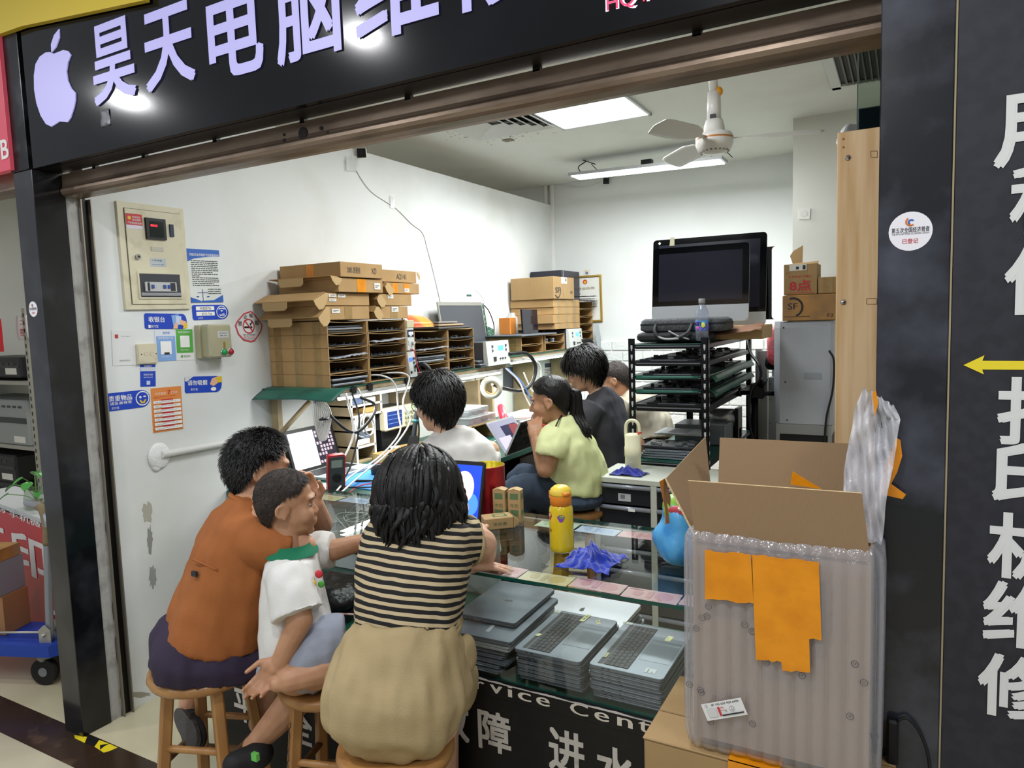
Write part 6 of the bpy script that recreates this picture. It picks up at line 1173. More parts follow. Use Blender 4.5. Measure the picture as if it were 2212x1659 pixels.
g.tube([c + V((0, 0, .06)), c + V((0, .01, .13)), c + V((-.03, .0, .2))], .004, 6, 4); solo('cable_coil', g, 'white cable coil hanging beside the near work light', 'cable')
g = G(m_wire)
for k in range(5): y = 2.6 - .012 * k; g.tube([(-2.52, y, SZ - .05), (-2.5, y - .03, 1.2), (-2.51, y + .005 * k, 1.08), (-2.5, y + .04, 1.2), (-2.52, y + .02, SZ - .05)], .0042, 6, 6)
g.use(m_hose); g.torus((-2.505, 2.585, 1.19), .026, .006, (0, 0, 1), 14, 6); solo('cable_bundle', g, 'tied bundle of white cables hanging below the drooping green mat', 'cable')
cord([(-2.6, 2.66, SZ - .04), (-2.48, 2.64, 1.18), (-2.44, 2.74, 1.1), (-2.42, 2.85, 1.16), (-2.45, 2.92, 1.22), (-2.47, 2.83, 1.27)], .008, m_hose, 'black_lead', 'thick black lead looping under the near shelf end')
g = G(m_board); a, b = at_x(598, 945, -2.72), at_x(668, 868, -2.72); g.cyl(a, b, .013, n=8); solo('wooden_batten', g, 'thin wooden slat leaning diagonally under the drooping green mat', 'slat')
for i, (pts, m, lab) in enumerate((([(SX + .02, 4.42, 1.3), (-2.42, 4.48, 1.2), (-2.38, 4.5, 1.08), (-2.3, 4.5, .95), (-2.25, 4.45, .87)], m_wire, 'white lead falling from the mat end behind the lime shirt'), ([(SX + .02, 4.44, 1.3), (-2.4, 4.5, 1.18), (-2.36, 4.58, 1.02), (-2.26, 4.6, .9)], mat('blue_lead', 0x5A86C8, .5), 'blue lead falling from the mat end behind the lime shirt'), ([(SX + .02, 4.46, 1.3), (-2.44, 4.54, 1.15), (-2.32, 4.62, 1.0), (-2.22, 4.64, .88)], m_hose, 'black lead falling from the mat end behind the lime shirt'), ([(-2.5, 4.7, 1.36), (-2.44, 4.85, 1.3), (-2.46, 4.9, 1.15), (-2.45, 4.75, 1.1), (-2.47, 4.65, 1.25)], m_wire, 'white lead looped below the far shelf'))): cord(pts, .006, m, 'hanging_lead', lab)
g = G(m_black)
for k, (y, z) in enumerate(((2.82, SZ - .02), (2.95, SZ - .018), (3.28, SZ - .016))): g = G(m_black); g.prism([(-.015, -.02), (.015, -.02), (.02, .012), (0, .02), (-.02, .012)], (SX + .006, y, z), (0, 1, 0), (0, 0, 1), .012); solo('binder_clip', g, 'black binder clip on the near shelf edge, %s from the left' % ORD[k], 'clip', 'binder clips on the shelf edge')
# ================================================================ black slotted rack and what it carries
RX0, RX1, RY0, RY1, RZ = -1.287, -.865, 3.62, 4.80, 1.515
m_rk = mat('black_rack_steel', 0x111216, .32, .4); m_hole = mat('rack_hole_white', 0xB9BCC0, .5)
rk = T('storage_rack', 'black slotted steel rack with green lined shelves in the middle of the shop', 'rack', (-1.08, 4.2, 0), world=True)
for x in (RX0, RX1 - .036):
    for y, d in ((RY0, 1), (RY1 - .036, -1)):
        g = G(m_rk); yf = y if d > 0 else y + .033; g.box(x, yf, 0, x + .036, yf + .003, RZ + .01); xs = x if x < -1 else x + .033; g.box(xs, y, 0, xs + .003, y + .036, RZ + .01)
        g.use(m_hole)
        for k in range(28):
            z = .12 + k * .05
            if d > 0: g.box(x + .013, yf - .0006, z, x + .023, yf, z + .02); g.box(x + .0155, yf - .0006, z - .01, x + .0205, yf, z)
            if x > -1: g.box(xs + .003, y + .013, z, xs + .0036, y + .023, z + .02)
        rk.part('post', g)
lv = [1.495, 1.405, 1.330, 1.255, 1.175, .872, .5, .12]
for i, z in enumerate(lv):
    g = G(m_rk); h = .026 if i != 4 else .036
    for y in (RY0 + .004, RY1 - .02): g.box(RX0 + .036, y, z - h, RX1 - .036, y + .016, z, .003)
    for x in (RX0 + .004, RX1 - .02): g.box(x, RY0 + .036, z - h, x + .016, RY1 - .036, z, .003)
    g.use(mat('rack_edge_light', 0x7C8087, .3, .6)); g.box(RX0 + .04, RY0 + .0025, z - h * .55, RX1 - .04, RY0 + .0042, z - h * .35)
    rk.part('beam', g)
    g = G(mat('rack_board', 0x2A2B2C, .5)); g.box(RX0 + .02, RY0 + .02, z - .012, RX1 - .02, RY1 - .02, z - .004); rk.part('shelf_board', g)
    if i in (0, 2, 3, 5):
        g = G(m_mat); drp = .05 if i in (2, 3) else 0
        g.box(RX0 + .016, RY0 + .0, z - .0038, RX1 - .006, RY1 - .02, z - .0012)
        if drp: g.sheet(lambda u, v: V((RX1 - .008 + .035 * v, RY0 + .05 + (RY1 - RY0 - .1) * u, z - .002 + .012 * (u - .4) - .03 * v * v)), 12, 4, .0015); g.sheet(lambda u, v: V((RX0 + .04 + (RX1 - RX0 - .09) * u, RY0 + .001 - .004 * v, z - .002 - .018 * v * (1 - .4 * u))), 8, 3, .001)
        rk.part('green_liner', g)
rnd = random.Random(31)
g = G(m_rk); g.box(RX1 - .25, RY1 - .03, RZ - .42, RX1 - .24, RY1 - .02, RZ - .4)
for i, z in ((1, 1.405), (2, 1.330), (3, 1.255), (4, 1.175)):
    for k in range(4):
        y0 = RY0 + .03 + .285 * k; th = .012
        g = G(m_pcb if (i + k) % 2 else m_edge); x0 = RX0 + .05 + rnd.uniform(0, .04); z0 = z - .0035
        g.box(x0, y0, z0, x0 + .3, y0 + .23, z0 + th, .003); g.use(m_key)
        for _ in range(14): a, b = x0 + rnd.uniform(.01, .26), y0 + rnd.uniform(.0, .2); g.box(a, b, z0 + th, a + rnd.uniform(.01, .04), b + rnd.uniform(.006, .03), z0 + th + rnd.uniform(.003, .016))
        g.use(m_lid2); g.box(x0 + .06, y0 - .001, z0 + .005, x0 + .26, y0 + .001, z0 + .008)
        solo('opened_laptop', g, 'opened black laptop body on the %s rack shelf from the top, %s from the front' % (ORD[i], ORD[k]), 'laptop', 'laptop bodies on the rack shelves')
# lower rack level seen behind the drawer cabinet: stacked laptop shells
for i in range(4):
    c = clone(low, (-1.11 + .01 * i, 3.78, .874 + .0135 * i), .03 * i, 'dark laptop on the lower rack shelf behind the cabinet, %s from the shelf' % ORD[i], 'laptops on the lower rack shelf')
g = G(m_pcb); g.box(-1.24, 3.68, .93, -.96, 3.88, .944, .003); g.use(m_lid2)
for _ in range(22): a, b = -1.22 + rnd.random() * .22, 3.70 + rnd.random() * .15; g.box(a, b, .944, a + rnd.uniform(.008, .04), b + rnd.uniform(.006, .02), .944 + rnd.uniform(.003, .012))
solo('opened_laptop', g, 'opened laptop with scattered metal parts on top of the lower rack pile', 'laptop', 'laptops on the lower rack shelf')
g = G(m_silver); g.box(-1.25, 3.93, .962, -.98, 4.14, .972, .003); g.use(ink(0x8D939B)); g.box(-1.18, 3.96, .972, -1.07, 4.10, .9726); g.use(m_edge); g.box(-1.16, 4.0, .9726, -1.12, 4.03, .973); solo('laptop_shell', g, 'silver laptop bottom shell tilted over the lower rack pile', 'laptop', 'laptops on the lower rack shelf')
g = G(m_space); g.box(-1.2, 4.17, .874, -.9, 4.39, .99, .004); solo('laptop_shell', g, 'pile of grey laptop shells at the back of the lower rack shelf', 'laptop', 'laptops on the lower rack shelf')
g = G(mat('brushed_cylinder', 0x9EA3A6, .3, .7)); g.cyl((-1.1, 4.5, .99), (-.89, 4.5, .99), .06, n=20); g.use(m_rk); g.box(-1.12, 4.44, .93, -1.1, 4.56, 1.06); g.box(-.9, 4.44, .875, -.88, 4.56, 1.06); g.box(-1.12, 4.47, .8745, -.88, 4.53, .93); solo('roller_machine', g, 'machine with a brushed metal roller on the lower rack shelf', 'machine')
# ---- two all-in-one displays
def display(u0, u1, zb, y, tilt, lab, back, emb=False, yaw=0.0, chin=.135, tape=False):
    u = V((math.cos(yaw), math.sin(yaw), 0)); v = V((-u.y * 0, math.sin(tilt), math.cos(tilt))); v = (v - u * v.dot(u)).normalized(); n = u.cross(v)
    wd = u1 - u0; hg = wd * .80; o = V((u0, y, zb)); t = T('desktop_display', lab, 'computer', o + u * wd / 2, world=True, group='desktop computers on the rack')
    P = rrect(0, 0, wd, hg, .02)
    g = G(m_silver); g.prism(P, o, u, v, .012, -.013); t.part('shell', g)
    g = G(mat('display_black_glass', 0x08090C, .06)); Q = [(0, hg * chin * 1.15), (wd, hg * chin * 1.15)] + [p for p in P[:10]]; g.prism(Q, o, u, v, .002, -.0008)
    g.use(mat('display_panel', 0x23242F, .12)); m = .035; g.prism([(m, hg * chin * 1.15 + m * .8), (wd - m, hg * chin * 1.15 + m * .8), (wd - m, hg - m), (m, hg - m)], o, u, v, .0006, .0012); t.part('glass', g)
    g = G(m_silver); g.prism([(.02, -.0), (wd - .02, 0), (wd, .02), (wd, hg * chin * 1.15), (0, hg * chin * 1.15), (0, .02)], o, u, v, .002, -.0008); t.part('chin', g)
    if tape:
        g = G(ink(0xA9A48A)); g.prism([(.1, hg - .04), (.13, hg - .04), (.128, hg + .01), (.104, hg + .01)], o, u, v, .0006, .0022); g.use(WH); g.prism([(.03, hg - .022), (.04, hg - .03), (.048, hg - .02), (.038, hg - .012)], o, u, v, .0004, .0022); t.part('tape_scrap', g)
    g = G(m_silver); g.prism([(wd * .38, .0), (wd * .62, 0), (wd * .62, hg * .3), (wd * .38, hg * .3)], o, u, v, .006, -.022); t.part('stand', g)
    return t
display(-1.338, -.683, 1.575, 4.19, .12, 'large dark display with a tape scrap standing behind the smaller one', True, chin=.12, tape=True, yaw=.03)
display(-1.280, -.744, 1.60, 4.02, .10, 'smaller dark display with a bright silver chin leaning on the larger one', False, yaw=.03, chin=.19)
g = G(mat('display_black_glass')); g.prism(rrect(-.66, 1.6, -.668 - .62, 2.01, .02)[::-1], (0, 4.27, 0), U, W_, -.004); solo('spare_glass', g, 'dark glass panel edge showing behind the large display', 'panel')
g = G(m_kraft); g.box(-1.25, 3.98, 1.5, -.66, 4.3, 1.574, .004); solo('foam_support', g, 'low brown packing block holding up the two dark displays', 'packing')
g = G(mat('brown_paper', 0x8A6650, .7, bump=(20, .5))); g.sheet(lambda u, v: V((-.95 + .3 * u, 3.88 + .1 * v, 1.522 + .035 * v + .012 * noise.noise((u * 6, v * 6, 1)) + .03 * u)), 10, 6, .002); solo('wrapping_paper', g, 'crumpled brown paper sticking out under the displays', 'paper')
# ---- laptop bags
m_bag = mat('grey_woven_bag', 0x55585B, .9, noise_=(120, 0x3E4144, .4, .6), bump=(200, .3)); m_bagd = mat('dark_bag', 0x1F2022, .7)
def bag(x0, x1, y0, y1, z, h, lab, m, seed):
    t = T('laptop_bag', lab, 'bag', ((x0 + x1) / 2, (y0 + y1) / 2, z), world=True, group='laptop bags on the rack'); g = G(m); cx, cy = (x0 + x1) / 2, (y0 + y1) / 2
    rs = []
    for zz, k in ((0, .9), (.012, 1), (h * .5, 1.0), (h * .85, .98), (h, .9)):
        rs.append([(cx + (px - 0) * k, cy + py * k, z + zz + .006 * noise.noise((px * 9 + seed, py * 9, zz * 20)) * (zz > 0)) for px, py in rrect(-(x1 - x0) / 2, -(y1 - y0) / 2, (x1 - x0) / 2, (y1 - y0) / 2, .05, 5)])
    g.rings(rs, True, True); t.part('body', g)
    g = G(m_bagd); P = [(px * 1.003, py * 1.003) for px, py in rrect(-(x1 - x0) / 2, -(y1 - y0) / 2, (x1 - x0) / 2, (y1 - y0) / 2, .05, 5)]
    g.rings([[(cx + a, cy + b, z + h * .52) for a, b in P], [(cx + a * 1.004, cy + b * 1.004, z + h * .6) for a, b in P], [(cx + a, cy + b, z + h * .68) for a, b in P]], False, True); t.part('zip_band', g)
    return t
b1 = bag(-1.272, -.89, 3.68, 3.95, 1.502, .05, 'dark flat laptop bag lying under the grey one on the rack', m_bagd, 1)
b2 = bag(-1.258, -.80, 3.70, 3.96, 1.553, .07, 'grey woven laptop bag with carry handles on top of the rack', m_bag, 5)
g = G(m_bagd); g.tube([(-1.16, 3.705, 1.6), (-1.155, 3.665, 1.56), (-1.12, 3.65, 1.525), (-1.05, 3.648, 1.52), (-.98, 3.66, 1.55), (-.965, 3.70, 1.595)], .009, 8, 6, flat=.5); b2.part('handle', g)
g = G(mat('grey_strap', 0x8A8D8C, .8)); g.tube([(-1.14, 3.66, 1.535), (-1.09, 3.644, 1.518), (-1.02, 3.646, 1.52)], .0095, 8, 5, flat=.6); g.tube([(-1.08, 3.67, 1.56), (-1.03, 3.66, 1.535), (-.97, 3.66, 1.515)], .008, 8, 5, flat=.5); b2.part('strap', g)
# ---- water bottle
wb_ = T('water_bottle', 'clear water bottle with a violet cap and colourful label on the rack corner', 'bottle', (-.905, 3.665, 1.508))
g = G(m_pet); pr = [(.0001, .002), (.028, 0), (.032, .006), (.0325, .05), (.031, .056), (.0325, .066), (.0325, .105), (.030, .112), (.0325, .12), (.031, .13), (.0315, .14), (.028, .155), (.018, .178), (.014, .186), (.014, .195)]
g.lathe(pr, 26, cap=False); wb_.part('body', g)
g = G(mat('violet_cap', 0x7C86E0, .35)); g.lathe([(.016, .19), (.0165, .192), (.0165, .212), (.014, .214), (.0001, .2145)], 20); wb_.part('cap', g)
g = G(mat('label_violet', 0x6A4CC0, .35, noise_=(55, 0x3FA8D8, .45, .55))); g.lathe([(.0329, .052), (.0331, .053), (.0331, .102), (.0329, .103)], 26, cap=False)
g.use(ink(0xE0E060)); g.ell((.012, -.031, .08), (.012, .003, .014), n=10); g.use(ink(0xD85AA0)); g.ell((-.012, -.03, .066), (.012, .003, .01), n=10); g.use(ink(0x1E2050)); g.text('en', (-.012, -.0338, .086), U, W_, .03, .018, .0004, .03); wb_.part('label', g)
# ================================================================ drawer cabinet with flask and cloth
DX0, DX1, DY0, DY1, DZ_ = -1.355, -.74, 3.27, 3.605, .85
m_cab = mat('grey_green_steel', 0xBDC2B6, .4); m_tray = mat('smoky_drawer', 0x1A1B1D, .12, noise_=(14, 0x33373A, .5, .7)); m_lip = mat('drawer_lip', 0x8E949E, .15, .2)
dc = T('drawer_cabinet', 'grey green cabinet with smoky plastic drawers behind the counter', 'cabinet', ((DX0 + DX1) / 2, (DY0 + DY1) / 2, 0), world=True)
g = G(m_cab); g.box(DX0, DY0, DZ_ - .028, DX1, DY1, DZ_, .003); xm = (DX0 + DX1) / 2 - .0
for a, b in ((DX0, DX0 + .024), (DX1 - .024, DX1), (xm - .015, xm + .015)): g.box(a, DY0, .03, b, DY1, DZ_ - .028)
g.box(DX0, DY1 - .01, .03, DX1, DY1 - .002, DZ_ - .028); g.box(DX0, DY0, .0, DX1, DY1, .04); dc.part('carcass', g)
for a, b in ((DX0 + .025, xm - .016), (xm + .016, DX1 - .025)):
    for k in range(7):
        z1 = DZ_ - .034 - .108 * k; z0 = z1 - .1; d = G(m_tray); d.box(a, DY0 + .008, z0, b, DY1 - .02, z1 - .012, .002); d.use(mat('smoky_front', 0x2A2C2F, .06)); d.box(a + .002, DY0 + .006, z0 + .002, b - .002, DY0 + .008, z1 - .02); dr = dc.part('drawer', d)
        l = G(m_lip); l.cyl((a, DY0 + .004, z1 - .010), (b, DY0 + .004, z1 - .010), .011, n=12); dc.part('lip_handle', l, dr)
        if k == 0 and a < xm - .1: l = G(ink(0xB6B9BC)); l.box(a + .1, DY0 + .0045, z0 + .018, a + .165, DY0 + .006, z0 + .056); l.use(ink(0x77797E)); l.box(a + .112, DY0 + .004, z0 + .03, a + .135, DY0 + .0046, z0 + .05); dc.part('paper_label', l, dr)
        if k == 1 and a < xm - .1: l = G(WH); l.box(a + .155, DY0 - .008, z1 - .02, a + .19, DY0 - .0072, z1 - .006); l.use(DK); l.box(a + .16, DY0 - .0078, z1 - .015, a + .184, DY0 - .0074, z1 - .011); dc.part('paper_label', l, dr)
fl = T('vacuum_flask', 'cream flask with a carrying loop and a red tag on the drawer cabinet', 'flask', (-1.213, 3.455, DZ_))
m_cr = mat('cream_powder_coat', 0xE3E0C0, .45)
g = G(m_cr); g.lathe([(.0001, 0), (.036, 0), (.041, .006), (.041, .075), (.0435, .079), (.0435, .125), (.041, .128), (.041, .185), (.036, .192), (.0001, .194)], 28)
g.use(ink(0xCDCAA8)); g.box(-.012, -.0418, .048, .012, -.0408, .050); fl.part('body', g)
g = G(m_cr); g.tube([(-.036, 0, .17), (-.037, 0, .21), (-.032, 0, .243), (-.015, 0, .26), (.012, 0, .26), (.031, 0, .243), (.037, 0, .21), (.036, 0, .17)], .0085, 10, 6); fl.part('loop_handle', g)
g = G(ink(0xD8483C)); g.torus((.037, 0, .2), .0105, .004, (0, .2, 1), 14, 6); g.box(.032, -.012, .165, .037, -.0095, .2); fl.part('red_tag', g)
cloth('cleaning_cloth', 'dark blue cloth bundled beside the cream flask on the cabinet', -1.20, 3.36, DZ_, .085, .05, .045, 12, mat('navy_cloth', 0x141F78, .9, sheen=.5, noise_=(40, 0x1A2A92, .4, .7)))
# ================================================================ machines on the right
m_mach = mat('machine_grey', 0xA9ADB5, .4, noise_=(3, 0x9BA0A9, .4, .7)); m_alp = mat('aluminium_profile', 0xA6A9A9, .35, .6)
mc = T('laser_machine', 'tall grey machine housing with a slanted front corner by the right column', 'machine', (-.46, 4.5, .0), world=True)
g = G(m_mach); P = [(-.62, 4.30), (-.355, 4.30), (-.34, 4.32), (-.34, 4.72), (-.66, 4.72), (-.66, 4.36)]
g.rings([[(x, y, z) for x, y in P] for z in (1.0, 1.55)] + [[(x * .985 - .007, y * .99 + .05, 1.585) for x, y in P]], True, False); mc.part('housing', g)
g = G(ink(0x8F949C)); g.box(-.49, 4.297, 1.26, -.40, 4.3005, 1.295); mc.part('grip', g)
for x, z in ((-.6, 1.55), (-.59, 1.24), (-.58, 1.02)): g = G(DK); g.cyl((x, 4.3, z), (x, 4.2985, z), .005, n=10); mc.part('screw', g)
g = G(m_black); g.box(-.635, 4.31, .0, -.35, 4.7, .985); g.use(m_alp); g.box(-.64, 4.3, .94, -.345, 4.71, .998); [g.box(x, 4.3, 0, x + .02, 4.32, .94) for x in (-.64, -.365)]; mc.part('stand', g)
g = G(m_hose); g.tube([(-.36, 4.29, 1.42), (-.335, 4.285, 1.36), (-.34, 4.285, 1.2), (-.37, 4.285, 1.05), (-.38, 4.28, .9)], .006, 8, 6); mc.part('power_cord', g)
al = T('gantry_machine', 'aluminium profile gantry with a black spool left of the grey machine', 'machine', (-.77, 4.75, 0), world=True)
g = G(m_alp); g.box(-.80, 4.62, 0, -.74, 4.68, 1.40); g.box(-.73, 4.60, .75, -.665, 4.66, 1.24, .003); g.box(-.80, 4.63, 1.36, -.66, 4.67, 1.40); g.box(-.86, 4.9, 0, -.82, 4.94, 1.4); [g.box(-.84 + .05 * i, 4.8, 0, -.82 + .05 * i, 4.83, 1.3) for i in range(3)]
g.use(DK); [g.cyl((x, 4.599, z), (x, 4.598, z), .003, n=8) for x in (-.72, -.675) for z in (.8, .95, 1.1, 1.2)]; al.part('frame', g)
g = G(m_rk); g.cyl((-.72, 4.6, 1.33), (-.66, 4.56, 1.33), .045, n=20); g.cyl((-.735, 4.61, 1.33), (-.65, 4.555, 1.33), .025, n=16); al.part('spool', g)
mi = T('microscope_arm', 'black articulated microscope arm with a round knob beside the rack', 'microscope', (-.76, 4.4, 0), world=True)
g = G(m_rk); g.cyl((-.78, 4.42, .0), (-.78, 4.42, 1.22), .022, n=14); g.box(-.84, 4.36, 0, -.70, 4.48, .02, .004); mi.part('pillar', g)
g = G(m_rk); g.box(-.80, 4.38, 1.13, -.72, 4.45, 1.22, .006); g.cyl((-.86, 4.41, 1.16), (-.66, 4.41, 1.16), .014, n=12); mi.part('clamp', g)
for a, b, q in (((-.66, 4.41, 1.16), (-.635, 4.41, 1.16), .03), ((-.87, 4.41, 1.165), (-.855, 4.41, 1.165), .028), ((-.74, 4.38, 1.21), (-.71, 4.35, 1.25), .02)): g = G(m_rk); g.cyl(a, b, q, n=16); mi.part('knob', g)
g = G(m_hose); g.tube([(-.86, 4.6, 1.5), (-.82, 4.5, 1.4), (-.75, 4.4, 1.33), (-.74, 4.38, 1.25), (-.79, 4.36, 1.18), (-.80, 4.36, 1.0), (-.77, 4.37, .85)], .009, 8, 6); mi.part('hose', g)
g = G(mat('red_film_bag', 0xD9606A, .3, alpha=.8, bump=(30, .8))); g.ell((-.685, 4.5, 1.44), (.04, .04, .12), n=18, k=12); wrinkle(g, .02, (25, 25, 15), 3); solo('plastic_bag', g, 'red plastic bag hanging between the gantry and the grey machine', 'bag')
# parcels on the machine
def parcel(x0, x1, y0, y1, z0, z1, lab, m):
    t = T('parcel_box', lab, 'box', ((x0 + x1) / 2, (y0 + y1) / 2, z0), world=True, group='parcels on the grey machine'); g = G(m); g.box(x0, y0, z0, x1, y1, z1, .003); t.part('body', g); return t
m_taped = mat('taped_parcel', 0xA97C3E, .25, noise_=(6, 0x8D6A3E, .42, .62), coat=.3, bump=(18, .2))
p1 = parcel(-.605, -.30, 4.29, 4.60, 1.588, 1.732, 'wide parcel wrapped in brown tape with an oval mark on the grey machine', m_taped)
g = G(DK); g.text('SF', (-.55, 4.2895, 1.67), U, W_, .05, .035, .0004, .02); g.torus((-.55, 4.2895, 1.665), .05, .006, (0, 1, 0), 20, 5, -1.2, 1.9); g.text('F2', (-.355, 4.2895, 1.615), U, W_, .03, .018, .0004, .02); g.box(-.6, 4.2893, 1.61, -.46, 4.2897, 1.613); p1.part('print', g)
p2 = parcel(-.60, -.425, 4.30, 4.50, 1.734, 1.905, 'carton printed 8点 in red standing on the taped parcel', m_card)
g = G(ink(0xB8323A)); g.text('8点', (-.512, 4.2995, 1.785), U, W_, .11, .06, .0004, .03); g.text('京东快递 次晨达', (-.515, 4.2995, 1.835), U, W_, .12, .014, .0004); g.text('JDL', (-.575, 4.2995, 1.855), U, W_, .025, .01, .0004); g.box(-.58, 4.2993, 1.742, -.44, 4.2997, 1.745); p2.part('print', g)
g = G(m_paper); g.box(-.57, 4.2985, 1.868, -.48, 4.2999, 1.903); g.use(DK); g.box(-.535, 4.298, 1.875, -.52, 4.2986, 1.89); g.box(-.5, 4.298, 1.873, -.485, 4.2986, 1.896); p2.part('paper_label', g)
g = G(m_card); g.add([(-.6, 4.50, 1.905), (-.44, 4.50, 1.905), (-.44, 4.53, 1.93), (-.6, 4.52, 1.92), (-.6, 4.504, 1.905), (-.44, 4.504, 1.905), (-.44, 4.534, 1.93), (-.6, 4.524, 1.92)], [(0, 1, 2, 3), (7, 6, 5, 4), (0, 4, 5, 1), (1, 5, 6, 2), (2, 6, 7, 3), (3, 7, 4, 0)]); p2.part('flap', g)
p3 = parcel(-.42, -.32, 4.30, 4.48, 1.734, 1.825, 'small plain carton beside the 8点 carton on the taped parcel', m_card)
g = G(m_brt); g.box(-.395, 4.2988, 1.736, -.345, 4.2998, 1.823); p3.part('tape', g)
g = G(m_card); g.prism([(0, 0), (.05, -.03), (.055, .12), (.0, .09), (-.02, .06)], (-.60, 4.7, 1.92), U, W_, -.004); g.box(-.6, 4.69, 1.588, -.54, 4.71, 1.93); solo('cardboard_offcut', g, 'torn cardboard offcut standing behind the 8点 carton', 'cardboard')
g = G(m_hose); 
for i in range(5): g.tube([(-.30 + .004 * i, 5.085, 2.1 - .02 * i), (-.305 + .006 * i, 5.08, 2.02), (-.33 + .015 * i, 5.075, 1.93 + .01 * i)], .003, 5, 4)
solo('loose_wires', g, 'tuft of black wires hanging out of the right column', 'wire')
g = G(mat('grey_column_paint')); fr = frame4([(1726, 451), (1750, 450), (1750, 473), (1726, 474)], 'y', 5.089); solo('blank_plate', card_geo(fr, mat('plate_white', 0xD6D6D0, .5), [('o', .5, .5, .3, ink(0xC6C6C0)), ('o', .5, .5, .22, ink(0xD2D2CC))], .004), 'pale blank plate on the right column', 'plate')
# ================================================================ neighbouring shop seen past the left pillar
A_ = at_z(103, 1128, .72); B_ = at_z(-60, 1068, .72)
A_ = V((A_.x, A_.y, 0)); B_ = V((B_.x, B_.y, 0)); du_ = (A_ - B_).normalized(); A_ = A_ + du_ * .25; dn = V((du_.y, -du_.x, 0)); 
nc = T('neighbour_counter', 'white topped counter with a red printed banner in the neighbouring shop', 'counter', (A_ + B_) / 2, world=True)
Lc = (A_ - B_).length
g = G(mat('counter_top_grey', 0xB9BDBC, .3)); g.prism([(0, 0), (Lc, 0), (Lc, .22), (0, .22)], B_ + V((0, 0, .70)), du_, V((-du_.y, du_.x, 0)), .025); nc.part('top', g)
g = G(m_black); g.prism([(0, .0), (Lc, 0), (Lc, .2), (0, .2)], B_ + V((0, 0, .0)) - dn * .02, du_, V((-du_.y, du_.x, 0)), .698); nc.part('body', g)
m_red = mat('red_banner', 0xB4202C, .4); g = G(m_red); g.prism([(0, .0), (Lc, 0), (Lc, .697), (0, .697)], B_ + dn * .004, du_, W_, .002); nc.part('banner', g)
def onb(px, py, k=.0075):
    r = ray(px, py); p0 = V((0, 0, EYE)); t = (B_ + dn * k - p0).dot(dn) / r.dot(dn); return p0 + r * t
g = G(m_refl); a, b = onb(22, 1140), onb(107, 1265); g.text('印', (a + b) / 2, du_, W_, abs((b - a).dot(du_)) * 1.0, abs(b.z - a.z) * .92, .0005, .03); c = (a + b) / 2 - du_ * (abs((b - a).dot(du_)) * 1.25); g.text('打', c, du_, W_, abs((b - a).dot(du_)), abs(b.z - a.z) * .92, .0005, .03)
nc.part('large_lettering', g)
g = G(m_refl); a, b = onb(84, 1290), onb(150, 1400); g.text('快', (a + b) / 2 + du_ * .03, du_, W_, None, abs(b.z - a.z) * 1.0, .0005, .03); nc.part('character', g)
g = G(m_refl); a, b = onb(0, 1107), onb(104, 1135); g.text('89 手机微信', (a + b) / 2, du_, W_, (b - a).length * 1.15, .03, .0005, .02); nc.part('phone_lettering', g)
# plant in a jar
pp = at_z(80, 1097, .726); pj = T('potted_plant', 'green trailing plant in a glass jar of pebbles on the neighbour counter', 'plant', pp)
g = G(glass('jar_glass', 0xE6EFE6, rough=.03, extra=.05, scat=(0xB8C4B4, .15))); g.lathe([(.052, 0), (.058, .01), (.058, .06), (.052, .085), (.05, .1), (.054, .106)], 22, cap=False); pj.part('jar', g)
g = G(mat('pebbles', 0x8E7B5E, .6, noise_=(40, 0xC2B79C, .45, .55))); rnd = random.Random(6); [g.ell((rnd.uniform(-.033, .033), rnd.uniform(-.033, .033), .01 + rnd.random() * .03), (.012, .011, .009), n=8, k=5) for _ in range(26)]; o_ = pj.part('pebbles', g, kind='stuff')
m_leaf = mat('pothos_leaf', 0x3F8A3A, .35, noise_=(25, 0x6DB24E, .5, .7)); m_stem = mat('plant_stem', 0x5D8A3C, .5)
for i, (a, r, z, s) in enumerate(((-2.6, .1, .13, .06), (-1.9, .05, .17, .055), (-.9, .06, .15, .06), (.2, .03, .19, .05), (1.4, .07, .14, .05), (2.6, .09, .18, .055), (-2.2, .12, .09, .055), (-.4, .08, .1, .04))):
    e = V((r * math.cos(a), r * math.sin(a), z)); g = G(m_stem); g.tube([(0, 0, .04), (e.x * .4, e.y * .4, z * .8), e], .0022, 5, 4); st_ = pj.part('stem', g)
    d = V((math.cos(a), math.sin(a), -.35)).normalized(); sd = d.cross(V((0, 0, 1))).normalized(); g = G(m_leaf)
    def lf(u, v): w_ = math.sin(PI * min(1, u * .93 + .07)) ** .8 * (1 - u * .35) * s * .55; return e + d * (u * s) + sd * ((v - .5) * 2 * w_) + V((0, 0, .012 * abs(v - .5) - .02 * u * u))
    g.sheet(lf, 8, 6, .0008); pj.part('leaf', g, st_)
